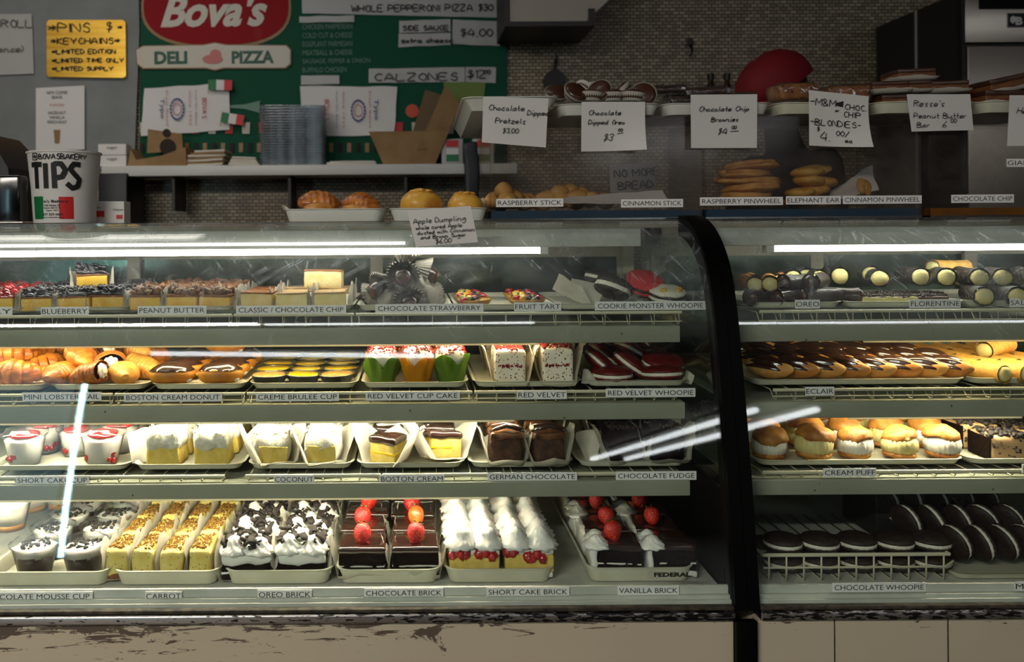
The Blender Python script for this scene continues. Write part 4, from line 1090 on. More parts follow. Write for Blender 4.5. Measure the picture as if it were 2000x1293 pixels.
def B_elephant(v):
    return [P_('folded_pastry', J(blob(0.040, 0.045, 0.011, 3, .003, 40, v, loc=(-.020, 0, .012)), blob(0.040, 0.045, 0.011, 3, .003, 40, v + 1, loc=(.022, 0, .013))), 'sugar_shell')]
def B_turnover(v):
    V, Fs = [], []; n, seg = 26, 28
    for i in range(n + 1):
        t = i / n; x = -0.046 + 0.092 * t
        r = math.sin(PI * (0.04 + 0.92 * t)) ** 0.6 * (1 + 0.05 * math.sin(t * 44 + v))
        for j in range(seg):
            a = 2 * PI * j / seg
            V.append((x, 0.036 * r * math.cos(a) + .006 * math.sin(t * 6), 0.026 + 0.030 * r * (math.sin(a) if math.sin(a) > 0 else 0.8 * math.sin(a))))
    for i in range(n):
        for j in range(seg):
            k = (j + 1) % seg; Fs.append((i * seg + j, i * seg + k, (i + 1) * seg + k, (i + 1) * seg + j))
    Fs += [tuple(range(seg)), tuple(n * seg + j for j in range(seg))]
    return [P_('layered_pastry', T(nz((V, Fs), .003, 30, v), (0, 0, 0), (0, 0.08, 0.3 - .6 * (v % 2))), 'pastry'), P_('pale_fold', T(blob(0.034, 0.010, 0.012, 3, .002, 60, v), (0.0, -0.034, 0.016)), 'pastry_pale')]
def B_dumpling(v):
    b = fnv(blob(0.048, 0.044, 0.036, 3, 0.0045, 26, v), lambda x, y, z: (x, y, max(z, -.022)))
    cr = P_('pleated_knot', T(nz(lathe([(0.026, 0), (0.020, 0.005), (0.010, 0.006), (0.001, 0.005)], 40, 7, 0.16), .002, 60, v), (0, 0, 0.052)), 'apple_dough')
    return [P_('baked_dough', T(b, (0, 0, 0.0225)), 'apple_dough'), cr]
def B_dipped_cookie(v):
    cup = lathe([(0.024, 0), (0.025, 0.001), (0.029, 0.010), (0.034, 0.021)], 60, 30, 0.035, ampf=lambda t: t)
    inner = ([(x * 0.965, y * 0.965, z + .0004) for x, y, z in cup[0]], cup[1])
    return [P_('paper_cup', J(cup, inner), 'paper_cup'), P_('dipped_cookie', T(lathe([(.024, 0), (.029, .006), (.031, .016), (.030, .022), (.024, .026), (.001, .027)], 32), (0, 0, 0.002)), 'choc_matte')]
def B_brownie(v):
    return [P_('brownie', nz(rbox(0.100, 0.07, 0.020, 0.007, (9, 6, 2), .003, 30, v), .001, 150, v), 'brownie'), P_('plastic_wrap', T(nz(rbox(0.106, 0.076, 0.024, 0.009, (12, 9, 3), .0025, 60, v), .0022, 140, v), (0, 0, -.001)), 'cling_film')]
def B_blondie(v):
    return [P_('blondie', nz(rbox(0.088, 0.07, 0.034, 0.009, (8, 6, 3), .003, 30, v), .001, 150, v), 'blondie'), P_('plastic_wrap', T(nz(rbox(0.094, 0.076, 0.038, 0.010, (12, 9, 3), .0025, 60, v), .002, 140, v), (0, 0, -.001)), 'cling_film')]
def B_peanut_bar(v):
    cup = square_cup(0.10, 0.012, seed=v, m='paper_cup', flare=1.10, lo=0.8)
    return [P_('chocolate_top', T(rbox(0.094, 0.085, 0.012, 0.003, (6, 6, 1), .0015, 50, v), (0, 0, .020)), 'choc_matte'), P_('peanut_filling', T(rbox(0.093, 0.084, 0.021, 0.003, (6, 6, 1), .0015, 50, v), (0, 0, .001)), 'peanut_bar'), cup]

BUILD = dict(cheese=B_cheese, tall=B_cheese_tall, berry=B_dipped_berry, tart=B_tart, whoopie=B_whoopie, cannoli=B_cannoli, florentine=B_florentine, croissant=B_croissant, lobster=B_lobster,
             donut=B_donut, brulee=B_brulee, cupcake=B_cupcake, velvet=B_velvet, cup=B_cup_dessert, white=B_white_cake, coconut=B_coconut, boston=B_boston, german=B_german, fudge=B_fudge,
             carrot=B_carrot, oreo=B_oreo, choc=B_choc_brick, short=B_short_brick, vanilla=B_vanilla_brick, eclair=B_eclair, puff=B_puff, ccake=B_cookie_cake, stick=B_stick, pin=B_pinwheel,
             ear=B_elephant, turn=B_turnover, dump=B_dumpling, dcookie=B_dipped_cookie, brownie=B_brownie, blondie=B_blondie, pbar=B_peanut_bar)
CACHE = {}
def put(kind, v, loc, rot, name, label, cat, group=None, s=1.0, skip=()):
    key = (kind, v)
    if key not in CACHE: CACHE[key] = BUILD[kind](v)
    r = empty(name, loc, rot); r.scale = (s, s, s) if isinstance(s, (int, float)) else s
    for nm, me, ch, kd, lb in CACHE[key]:
        if nm in skip: continue
        p = obj(nm, me, r, kind=kd, label=lb)
        for n2, m2, _, k2, l2 in ch: obj(n2, m2, p, kind=k2, label=l2)
    tag(r, label, cat, group)
    return r

# ------------------------------------------------------------------ filling the cases
R0 = random.Random(5)
ROWN = ['front', 'second', 'third', 'fourth', 'fifth']
NTH = ['', 'second from', 'third from', 'fourth from', 'fifth from', 'sixth from', 'seventh from', 'eighth from', 'ninth from', 'tenth from', 'eleventh from', 'twelfth from']
def colname(i, n, ln, rn):
    if n == 1: return ''
    if i == 0: return 'nearest the ' + ln
    if i == n - 1: return 'nearest the ' + rn
    if n == 3: return 'in the middle'
    return NTH[i] + ' the ' + ln
def fill(kind, pxs, yf, z, rows, pitch, name, desc, cat, group, ln, rn, vs=(0, 1, 2), rz=0.0, jrot=0.12, jx=0.002, s=1.0, y_first=0.045, tilt=0.0, skip_cells=(), dz=None, only=None, skip=()):
    n = len(pxs); k = 0; out = []
    for r in range(rows):
        for i, px in enumerate(pxs):
            if (r, i) in skip_cells: continue
            y = yf + y_first + r * pitch
            x = ax(px, yf + y_first) + R0.uniform(-jx, jx)
            v = vs[(k * 7 + r) % len(vs)] if not callable(vs) else vs(r, i); k += 1
            zz = z + (dz(r, i) if dz else 0)
            lab = '%s, %s row%s' % (desc, ROWN[min(r, 4)] if r < rows - 1 or rows < 3 else 'back', (', ' + colname(i, n, ln, rn)) if n > 1 else '')
            if rows == 1: lab = '%s%s' % (desc, (', ' + colname(i, n, ln, rn)) if n > 1 else '')
            sv = (s, s, s) if isinstance(s, (int, float)) else s; sv = tuple(q * R0.uniform(.955, 1.03) for q in sv)
            out.append(put(kind, v, (x, y + R0.uniform(-.002, .002), zz), (tilt + R0.uniform(-.02, .02), R0.uniform(-.03, .03), rz + R0.uniform(-jrot, jrot)), name, lab, cat, group, sv, skip))
    return out
ZA, ZB, ZC, ZD = 1.022, 0.857, 0.689, 0.4705
YA, YB, YC, YD = 0.215, 0.185, 0.160, 0.090
TH = 0.0035

# --- top shelf, left case
for a, b, n, nm in ((-120, 452, 14, 'white wire rack under the blueberry and peanut butter squares'), (456, 690, 6, 'short white wire rack under the plain cheesecake squares'), (694, 1330, 14, 'white wire rack under the strawberries, tarts and wrapped whoopies')):
    rack(ax(a, 0.19), ax(b, 0.19), 0.19, 0.40, ZA - 0.001, n, nm, h=0.0315)
tray(-160, 46, YA, .36, ZA, 'white tray of cherry-topped cheesecake squares'); tray(50, 250, YA, .36, ZA, 'white tray of blueberry-topped cheesecake squares')
tray(254, 456, YA, .36, ZA, 'white tray of peanut-crumb cheesecake squares'); tray(462, 690, YA, .36, ZA, 'white tray of plain and chocolate-chip cheesecake squares')
tray(694, 882, YA, .34, ZA, 'white tray under the heap of dipped strawberries'); tray(886, 1084, YA, .34, ZA, 'white tray of glazed fruit tarts')
tray(1090, 1335, YA, .34, ZA, 'white tray of paper-wrapped whoopie cakes')
zA = ZA + TH
fill('cheese', (-75, 5), YA, zA, 4, .076, 'cherry_cheesecake', 'cheesecake square under glossy red cherries', 'cake', 'cherry cheesecake squares', 'case end', 'blueberry squares', vs=(0, 1, 2))
fill('cheese', (80, 150, 215), YA, zA, 4, .076, 'blueberry_cheesecake', 'cheesecake square under dark blueberries', 'cake', 'blueberry cheesecake squares', 'cherry squares', 'peanut squares', vs=(10, 11, 12))
put('cheese', 11, (ax(178, .37), .37, zA + .045), (0.1, 0, .4), 'blueberry_cheesecake', 'cheesecake square under dark blueberries, stacked on top of the others', 'cake', 'blueberry cheesecake squares')
fill('cheese', (290, 360, 422), YA, zA, 4, .076, 'peanut_butter_cheesecake', 'cheesecake square under brown peanut crumble', 'cake', 'peanut butter cheesecake squares', 'blueberry squares', 'plain squares', vs=(20, 21, 22))
fill('cheese', (502, 572, 644), YA, zA, 3, .078, 'plain_cheesecake', 'plain cheesecake square in pleated paper cup', 'cake', 'plain cheesecake squares', 'peanut squares', 'dipped strawberries', vs=lambda r, i: 41 if i == 0 else (30, 31)[r % 2])
put('tall', 1, (ax(632, .36), .36, zA + .037), (0.0, 0.02, -.05), 'plain_cheesecake', 'tall pale cheesecake slab stacked on the plain squares', 'cake')
# strawberry heap
def dome(i):
    """place, opening direction and words for each berry of the heap"""
    if i < 9: ring, n, rad, z, nm = i, 9, .088, .020, 'bottom ring'
    elif i < 16: ring, n, rad, z, nm = i - 9, 7, .062, .052, 'middle ring'
    elif i < 20: ring, n, rad, z, nm = i - 16, 4, .034, .084, 'upper ring'
    else: return (0, .0, .108, (0.5, 0.3, 0), 'at the very top')
    a = 2 * PI * (ring + .5 * (i % 2 == 0) * 0 + (.3 if n == 7 else 0)) / n
    side = ['towards the fruit tarts', 'behind on the tart side', 'at the back', 'behind on the cheesecake side', 'towards the cheesecakes', 'front on the cheesecake side', 'in front', 'front on the tart side'][int(round(a / (PI / 4))) % 8]
    if i % 3 == 1: rad *= .62
    return (rad * math.cos(a), rad * math.sin(a) * .9, z, ((-2.1, 1.95, -1.75)[i % 3], .25 * math.sin(i * 3), a + PI / 2), nm + ', ' + side)
for i in range(21):
    dx_, dy_, z_, r_, nm_ = dome(i)
    if dy_ > .05 and z_ < .03: continue
    put('berry', i % 3, (ax(788, YA + .13) + dx_, YA + .130 + dy_, zA + z_ * .94 + .004), r_, 'dipped_strawberry', 'chocolate-dipped strawberry in shade-grey pleated cup, ' + nm_ + (', low at the rim' if i == 5 else ''), 'strawberry', 'dipped strawberries heaped on the top shelf', 1.12)
fill('tart', (924, 1030), YA, zA, 3, .088, 'fruit_tart', 'small tart of glazed berries and fruit', 'tart', 'glazed fruit tarts', 'strawberry heap', 'wrapped whoopies', vs=(0, 1, 2, 3))
w1 = put('whoopie', 0, (ax(1190, .27), .275, zA + .018), (-0.12, 0.40, 0.1), 'whoopie_cake', 'chocolate whoopie with thick white cream, tilted in waxed paper', 'cake', None, (1, 1, 1.35))
put('whoopie', 10, (ax(1180, .27), .315, zA + .040), (0.0, 0.3, 0.2), 'whoopie_cake', 'chocolate whoopie with white cream, behind the front one', 'cake')
put('whoopie', 1, (ax(1262, .27), .31, zA + .028), (0.5, 0.2, -0.2), 'red_sugar_cookie', 'red-sugared sandwich cookie between the white ones', 'cake')
put('whoopie', 2, (ax(1300, .27), .272, zA + .002), (0.22, 0.05, 0), 'white_iced_cookie', 'white-iced cookie with yellow dabs, at the front near the black post', 'cake')
def paper_leaf(pts, Y, label, cat='paper', dy=0.05, m='wax_paper', seed=0, name='wax_paper_sheet', amp=.004):
    """loose folded sheet; pts 4 corner pixels TL TR BR BL, leaning back by dy at its top edge"""
    c = [at(*p, Y) for p in pts]
    c[0].y += dy; c[1].y += dy
    o = (c[0] + c[1] + c[2] + c[3]) / 4
    g = grid(8, 8, lambda u, v: c[0].lerp(c[1], u).lerp(c[3].lerp(c[2], u), v) - o + Vector((0, .012 * math.sin(u * 3), 0)))
    e = ob(name, nz(g, amp, 30, seed), m, loc=o, angle=None)
    tag(e, label, cat); return e
paper_leaf([(1096, 536), (1140, 560), (1160, 603), (1078, 566)], .235, 'waxed paper corner pointing up beside the fruit tarts', seed=1, dy=.03)
paper_leaf([(1120, 545), (1190, 560), (1165, 604), (1108, 580)], .255, 'waxed paper sheet folded round the chocolate whoopie', seed=2, dy=.03)
paper_leaf([(1218, 540), (1242, 556), (1262, 600), (1205, 560)], .29, 'waxed paper sheet standing between chocolate and red cookies', seed=3, dy=.03)
paper_leaf([(1240, 528), (1262, 540), (1275, 560), (1236, 560)], .34, 'waxed paper peak behind the red-sugared cookie', seed=4, dy=.02)
paper_leaf([(1325, 560), (1342, 572), (1312, 598), (1300, 582)], .25, 'waxed paper tips beside the white-iced cookie', seed=5, dy=.03)

# --- second shelf, left case
for a, b, n, nm in ((-60, 218, 8, 'white wire rack under the croissants and lobster tails'), (222, 476, 7, 'white wire rack under the chocolate donuts'), (480, 920, 12, 'white wire rack under the custard cups and cupcakes'), (924, 1320, 11, 'white wire rack under the red velvet cakes')):
    rack(ax(a, 0.162), ax(b, 0.162), 0.162, 0.42, ZB - 0.001, n, nm, h=0.0255)
for a, b, lb in ((-120, 84, 'white tray of large croissants'), (88, 284, 'white tray of shell-shaped lobster tail pastries'), (288, 478, 'white tray of chocolate-glazed cream donuts'), (482, 697, 'white tray of foil custard cups'), (702, 914, 'white tray of red velvet cupcakes'), (922, 1138, 'white tray of wrapped red velvet slices'), (1144, 1348, 'white tray of red velvet whoopies')):
    tray(a, b, YB, .40, ZB, lb)
zB = ZB + TH
for i, (px, dy, dz_, rz) in enumerate(((-60, .05, 0, .4), (28, .045, .0, -.2), (-10, .12, .03, .3), (60, .14, .0, .9), (20, .21, .0, 1.2), (28, .21, .040, .1))):
    put('croissant', i % 2, (ax(px, YB + .05), YB + dy, zB + dz_), (0.15 * (i % 2), 0, rz), 'croissant', 'golden ridged croissant, ' + ['beside the case end', 'at the front of the tray', 'resting on the front two', 'beside the lobster tails', 'low in the back row', 'on top at the back'][i], 'pastry', 'croissants on the second shelf', 1.02)
lt = [(112, .04, 0, -.3), (175, .035, 0, .5), (238, .05, 0, .15), (140, .10, .028, .4), (200, .10, .02, -.4), (262, .12, .0, 1.0), (118, .17, .0, .2), (170, .18, .040, -.3), (232, .19, .03, .5), (255, .24, .0, .2)]
ln_ = ['front row nearest the croissants', 'middle of the front row', 'front row nearest the donuts', 'lying across the front row', 'second layer in the middle', 'behind the front one by the donuts', 'low down by the croissants', 'topmost of the heap', 'upper layer by the donuts', 'far back by the donuts']
for i, (px, dy, dz_, rz) in enumerate(lt):
    put('lobster', i % 3, (ax(px, YB + .05), YB + dy, zB + dz_), (0.1, -0.25 * (i % 2), rz - .8 + (2.6 if i % 3 != 1 else 0)), 'lobster_tail_pastry', 'ridged shell-shaped pastry, ' + ln_[i], 'pastry', 'shell-shaped pastries on the second shelf', 0.95)
fill('donut', (336, 430), YB, zB, 4, .082, 'cream_donut', 'long donut with chocolate glaze', 'donut', 'chocolate-glazed donuts', 'lobster tails', 'custard cups', vs=(0, 1, 2), jrot=.2, s=(1.04,1.04,1.12), y_first=0.036)
put('donut', 1, (ax(400, YB + .05), YB + .24, zB + .040), (0, 0.1, .2), 'cream_donut', 'long donut with chocolate glaze, stacked on the back rows', 'donut', 'chocolate-glazed donuts')
fill('brulee', (523, 590, 657), YB, zB, 5, .076, 'custard_cup', 'foil cup of yellow custard', 'dessert', 'foil custard cups', 'donuts', 'cupcakes', vs=lambda r, i: 1 if (r == 0 and i != 1) else 0, jrot=1.0, s=(1.12,1.06,1.0), y_first=0.047)
fill('cupcake', (745, 812, 878), YB, zB, 3, .080, 'red_velvet_cupcake', 'red-sprinkled cupcake in tulip paper', 'cupcake', 'red velvet cupcakes', 'custard cups', 'velvet slices', vs=lambda r, i: (0, 1, 2)[i] if r != 1 else (3, 1, 3)[i], jrot=.3, s=(1.06,1.06,1.22), y_first=0.047)
fill('velvet', (992, 1084), YB, zB, 3, .096, 'red_velvet_slice', 'cream-iced slice with red crumbs in paper', 'cake', 'red velvet slices', 'cupcakes', 'red whoopies', vs=(0, 1, 2), jrot=.05, s=(1.0,1.0,1.17), y_first=0.048)
rw = [(1192, .035, .000, .0, 0), (1292, .04, .000, -.1, .0), (1300, .075, .022, .25, -.1), (1170, .075, .022, .55, .5), (1232, .08, .020, .6, .1), (1190, .14, .03, .7, .1), (1250, .15, .035, .6, .1), (1312, .15, .02, .5, 0), (1200, .21, .035, .7, .1), (1270, .22, .04, .7, 0)]
rn_ = ['front row nearest the velvet slices', 'front row nearest the black post', 'lying on the front one by the post', 'leaning up beside the velvet slices', 'leaning in the middle', 'behind the leaning one by the slices', 'second layer in the middle', 'second layer by the black post', 'back row by the velvet slices', 'back row by the black post']
for i, (px, dy, dz_, rx, ry) in enumerate(rw):
    put('whoopie', 3 + 10 * (i % 2), (ax(px, YB + .05), YB + .012 + dy, zB + dz_ * .9), (rx, ry, .3 * i), 'red_velvet_whoopie', 'dark red whoopie cake with cream filling, ' + rn_[i], 'cake', 'red velvet whoopies', (1.12, 1.12, .95))
paper_leaf([(1140, 724), (1152, 722), (1172, 752), (1136, 748)], .205, 'crinkled paper corner beside the red whoopies', seed=6, dy=.01)
paper_leaf([(1345, 724), (1362, 736), (1350, 753), (1335, 750)], .205, 'crinkled paper corner at the post side of the red whoopies', seed=7, dy=.01)

# --- third shelf, left case
for a, b, n, nm in ((-60, 436, 13, 'white wire rack under the shortcake cups and white cake'), (476, 740, 8, 'white wire rack under the coconut cake'), (744, 990, 8, 'white wire rack under the boston cream slices'), (994, 1326, 9, 'white wire rack under the chocolate fudge cake')):
    rack(ax(a, 0.135), ax(b, 0.135), 0.135, 0.44, ZC - 0.001, n, nm, h=0.0155)
for a, b, lb in ((-30, 246, 'white tray of shortcake cups'), (252, 472, 'white tray of white-iced sponge slices'), (478, 688, 'white tray of coconut cake'), (692, 906, 'white tray of boston cream slices'), (912, 1120, 'white tray of brown cake slices with nut icing'), (1126, 1346, 'white tray of chocolate fudge cake')):
    tray(a, b, YC, .42, ZC, lb)
zC = ZC + TH
fill('cup', (45, 198), YC, zC, 3, .098, 'shortcake_cup', 'clear lidded cup of cream and cherries', 'dessert', 'shortcake cups', 'case end', 'white cake', vs=(0, 10, 20), y_first=.050, s=1.1, jrot=1)
put('cup', 10, (ax(122, YC + .05), YC + .125, zC), (0, 0, 0), 'shortcake_cup', 'clear lidded cup of cream and cherries, between the two columns', 'dessert', 'shortcake cups')
fill('white', (325, 417), YC, zC, 3, .096, 'white_cake_slice', 'yellow sponge under thick white coconut icing', 'cake', 'white sponge slices', 'shortcake cups', 'coconut cake', vs=(0, 10), jrot=.08, s=(1.0,1.0,1.25), y_first=0.052)
fill('coconut', (530, 628), YC, zC, 3, .100, 'coconut_cake_slice', 'slumped coconut cake slice in waxed paper', 'cake', 'coconut cake slices', 'white cake', 'boston cream', vs=(0, 1, 2), jrot=.2, s=(1.0,1.0,1.4), y_first=0.052)
fill('boston', (755, 860), YC, zC, 3, .096, 'boston_cream_slice', 'sponge slice with glossy chocolate glaze in paper', 'cake', 'boston cream slices', 'coconut cake', 'nut-iced cake', vs=(0, 1), jrot=.32, rz=.1, s=(1.0,1.0,1.25), y_first=0.042, skip_cells=((0, 0), (0, 1)))
put('boston', 0, (ax(752, YC + .05), YC + .046, zC), (0, 0.03, -.38), 'boston_cream_slice', 'sponge slice with grey-sheened chocolate glaze, front row, nearest the coconut cake', 'cake', 'boston cream slices', (.95, .95, 1.2))
put('boston', 1, (ax(858, YC + .05), YC + .056, zC + .004), (-.16, 0.10, .42), 'boston_cream_slice', 'leaning sponge slice with glossy chocolate glaze, front row, nearest the nut-iced cake', 'cake', 'boston cream slices', (1, 1, 1.2))
fill('german', (982, 1062), YC, zC, 3, .094, 'nut_iced_cake_slice', 'brown cake slice with swirled chocolate and nut icing', 'cake', 'brown nut-iced slices', 'boston cream', 'fudge cake', vs=(0, 1), jrot=.12, s=(1.0,1.0,1.15), y_first=0.042)
fill('fudge', (1210, 1292), YC, zC, 3, .096, 'chocolate_fudge_slice', 'dark crumb-covered chocolate slice in paper', 'cake', 'chocolate fudge slices', 'nut-iced cake', 'black post', vs=(0, 1), jrot=.1, s=(1.0,1.0,1.1), y_first=0.052)
paper_leaf([(242, 850), (288, 838), (292, 905), (258, 905)], .19, 'white folded card corner standing beside the white cake', seed=8, dy=.02)
paper_leaf([(735, 832), (800, 832), (808, 892), (772, 868)], .26, 'waxed paper sheet standing behind the front boston slices', seed=9, dy=.02)
paper_leaf([(1130, 852), (1178, 848), (1170, 906), (1140, 905)], .20, 'crumpled waxed paper bulging in front of the fudge cake', seed=10, dy=.03, amp=.008)
paper_leaf([(1330, 872), (1340, 866), (1342, 903), (1332, 903)], .20, 'narrow waxed paper edge by the post end of the fudge tray', seed=11, dy=.02)

# --- deck, left case
for a, b, lb in ((-40, 206, 'white tray of chocolate mousse cups'), (212, 424, 'cream-coloured tray of carrot cake'), (430, 645, 'cream-coloured tray of cookie-crumb bricks'), (650, 859, 'cream-coloured tray of chocolate bricks with strawberries'), (863, 1082, 'cream-coloured tray of shortcake bricks'), (1142, 1356, 'cream-coloured tray of vanilla bricks')):
    tray(a, b, YD, .47, ZD, lb, h=.031)
zD = ZD + TH
fill('cup', (62, 160), YD, zD, 4, .100, 'mousse_cup', 'clear cup of dark mousse and whipped cream', 'dessert', 'chocolate mousse cups', 'case end', 'carrot cake', vs=(1, 11, 21), y_first=.064, jrot=1, s=1.1)
put('cup', 0, (ax(60, YD + .05), YD + .40, zD + .066), (0, 0, 1), 'shortcake_cup', 'clear cup with cherries at the back of the mousse tray', 'dessert')
for i, (px, dy) in enumerate(((-25, .15), (20, .30), (-30, .28))):
    put('cup', 2, (ax(px, YD + .05), YD + dy, zD + .066), (0, 0, i), 'cream_cup', 'clear cup of pale cream over crumbs, ' + ['nearest the case end', 'stacked beside the cherry cup', 'stacked furthest back'][i], 'dessert', 'pale cream cups')
for i, (px, dy) in enumerate(((178, .36), (232, .40))):
    put('cup', 0, (ax(px, YD + .05), YD + dy, zD + .03), (0, 0, i + 2), 'shortcake_cup', 'clear cup with red cherry top, ' + ['behind the mousse cups', 'behind the carrot cake corner'][i], 'dessert', 'cherry cups on the deck')
fill('carrot', (236, 290, 342, 393), YD, zD, 4, .106, 'carrot_cake_slice', 'iced carrot cake finger with chopped nuts', 'cake', 'carrot cake fingers', 'mousse cups', 'cookie bricks', vs=(0, 1, 2), jrot=.07, s=(1.04,1.05,1.22), y_first=0.07)
fill('oreo', (484, 590), YD, zD, 4, .110, 'cookie_cream_brick', 'whipped cream cake brick strewn with cookie pieces', 'cake', 'cookie and cream bricks', 'carrot cake', 'chocolate bricks', vs=(0, 1, 2), jrot=.05, s=(1.03,1.05,1.22), y_first=0.07)
fill('choc', (703, 805), YD, zD, 4, .105, 'chocolate_brick', 'glossy chocolate layer brick with strawberry', 'cake', 'chocolate bricks', 'cookie bricks', 'shortcake bricks', vs=lambda r, i: [[0, 1], [2, 5], [1, 2], [3, 0]][r][i], jrot=.03, s=(1.10,1.08,1.25), y_first=0.064)
fill('short', (918, 1024), YD, zD, 4, .106, 'shortcake_brick', 'sponge brick with cherry jam and piped cream', 'cake', 'shortcake bricks', 'chocolate bricks', 'vanilla bricks', vs=(0, 1), jrot=.04, s=(1.03,1.02,1.15), y_first=0.068)
fill('vanilla', (1196, 1300), YD, zD, 4, .108, 'vanilla_brick', 'chocolate-topped brick with white cream and strawberry', 'cake', 'vanilla bricks', 'shortcake bricks', 'black post', vs=lambda r, i: [[0, 4], [1, 2], [3, 0], [2, 5]][r][i], jrot=.1, s=(1.08,1.06,1.2), y_first=0.066)

# --- right case, top shelf
rack(ax(1482, 0.19), ax(2095, 0.19), 0.19, 0.40, ZA - 0.001, 18, 'white wire rack under the dark cannoli and florentine', h=0.0315)
tray(1462, 1652, YA, .34, ZA, 'white tray of dark cookie cannoli'); tray(1656, 1892, YA, .34, ZA, 'white tray under the florentine slab'); tray(1896, 2110, YA, .34, ZA, 'white tray of speckled cannoli at the frame edge')
dk = [(1486, .03, 0, .2, 0), (1540, .025, 0, .0, 0), (1602, .03, 0, -.3, 0), (1640, .045, 0, -.9, 0), (1474, .06, .030, .9, 3), (1508, .045, .032, .7, 3), (1560, .05, .030, .1, 0), (1606, .06, .032, .4, 0), (1500, .12, .03, .8, 3), (1560, .13, .03, .6, 3), (1620, .14, .02, .5, 0)]
dn = ['bottom row nearest the post', 'bottom row in the middle', 'bottom row third from the post', 'bottom row against the florentine', 'upper row against the post', 'upper row second from the post', 'upper row in the middle', 'upper row nearest the florentine', 'behind, nearest the post', 'behind, in the middle', 'behind, nearest the florentine']
for i, (px, dy, dz_, rz, kk) in enumerate(dk):
    put('cannoli', kk, (ax(px, YA + .04), YA + .012 + dy, zA + dz_), (0, 0, rz + .5), 'cannoli', ('tan' if kk == 3 else 'dark brown') + ' cannoli, ' + dn[i], 'pastry', 'dark cannoli by the post', 1.08)
put('florentine', 0, (ax(1750, YA + .05), YA + .05, zA), (0, 0, -.02), 'florentine_slab', 'long flat chocolate slab edged with cream drips', 'pastry')
put('florentine', 1, (ax(1790, YA + .05), YA + .125, zA), (0, 0, .03), 'florentine_slab', 'long flat chocolate slab in the row behind', 'pastry')
sk = [(1600, .20, .03), (1650, .20, .03), (1700, .20, .035), (1770, .18, .03), (1830, .15, .035), (1880, .13, .035), (1925, .11, .035), (1975, .10, .035), (2040, .10, .035), (1650, .26, .03), (1720, .27, .03), (1790, .26, .035), (1900, .04, .0), (1955, .035, .0), (2015, .04, .0), (2070, .04, .0), (1870, .20, .03), (1940, .20, .03)]
rowsk = {'front row': [q for q in sk if q[2] == 0], 'upper row': [q for q in sk if q[2] and q[1] <= .21], 'far row': [q for q in sk if q[1] > .21]}
for nm_, L_ in rowsk.items():
    L_.sort()
    for i, (px, dy, dz_) in enumerate(L_):
        put('cannoli', 1 + 10 * (i % 2), (ax(px, YA + .05), YA + dy, zA + dz_ * 1.05), (0, 0, 1.25 + .1 * math.sin(i * 2)), 'speckled_cannoli', 'dark speckled cannoli, pale cream ends, %s, %s' % (nm_, colname(i, len(L_), 'florentine', 'far end')), 'pastry', 'speckled cannoli', 1.18)
put('cannoli', 2, (ax(1905, YA + .1), YA + .20, zA + .052), (0, 0, .3), 'golden_cannoli', 'golden cannoli lying on top of the speckled ones', 'pastry', None, 1.2)

# --- right case, second shelf
rack(ax(1508, 0.162), ax(2090, 0.162), 0.162, 0.42, ZB - 0.001, 16, 'white wire rack under the eclairs', h=0.0255)
tray(1468, 1893, YB, .40, ZB, 'wide white tray filled with chocolate eclairs'); tray(1898, 2110, YB, .40, ZB, 'white tray of sugared cannoli')
for r in range(4):
    for i in range(8):
        px = 1496 + i * 49.5 + (r % 2) * 14
        lab = 'choux eclair with ridged chocolate top, %s row, %s' % (['front', 'second', 'third', 'back'][r], colname(i, 8, 'post', 'sugared cannoli'))
        put('eclair', (i + r) % 2, (ax(px, YB + .05), YB + .048 + r * .090, zB + .003 * r), (-.10, 0.06, -.68 + R0.uniform(-.12, .12)), 'eclair', lab, 'pastry', 'chocolate eclairs', (1.0, 1.05, 1.5))
for i in range(3):
    px = (1540, 1610, 1680)[i]
    put('eclair', i % 2, (ax(px, YB + .05), YB + .26 + .02 * i, zB + .03), (0, 0, -.5), 'eclair', 'choux eclair with ridged chocolate top, stacked on the back rows, ' + colname(i, 3, 'post', 'sugared cannoli'), 'pastry', 'chocolate eclairs')
for r in range(4):
    for i in range(5):
        px = 1918 + i * 40
        put('cannoli', 2 if (r, i) != (2, 2) else 4, (ax(px, YB + .05), YB + .045 + r * .088, zB), (0, 0, -1.32 + .08 * math.sin(i + r)), 'sugared_cannoli', 'sugared golden cannoli with pale cream, %s row, %s' % (['front', 'second', 'third', 'back'][r], colname(i, 5, 'eclairs', 'far case end')), 'pastry', 'sugared cannoli', 1.15)
put('cannoli', 12, (ax(1985, YB + .1), YB + .17, zB + .034), (0, -.1, .5), 'sugared_cannoli', 'sugared golden cannoli lying across the top of the others', 'pastry', 'sugared cannoli', 1.2)

# --- right case, third shelf
rack(ax(1486, 0.135), ax(2090, 0.135), 0.135, 0.44, ZC - 0.001, 17, 'white wire rack under the cream puffs', h=0.0155)
tray(1478, 1888, YC, .42, ZC, 'wide white tray of cream puffs'); tray(1893, 2105, YC, .42, ZC, 'white tray of cookie-crumb cakes')
for r in range(4):
    for i in range(5):
        px = (1498, 1585, 1665, 1752, 1836)[i] + (r % 2) * 20
        put('puff', (i + 2 * r) % 4, (ax(px, YC + .05), YC + .048 + r * .094, zC), (0.0, 0, .7 * i), 'cream_puff', 'split choux puff piped with cream, %s row, %s' % (['front', 'second', 'third', 'back'][r], colname(i, 5, 'post', 'crumb cakes')), 'pastry', 'cream puffs', 1.0 if i not in (1,) else 1.08)
fill('ccake', (1950, 2040), YC, zC, 4, .100, 'cookie_crumb_cake', 'pale cream cake block covered in dark cookie crumbs', 'cake', 'cookie-crumb cakes', 'cream puffs', 'far case end', vs=(0, 1), y_first=.055, jrot=.1)
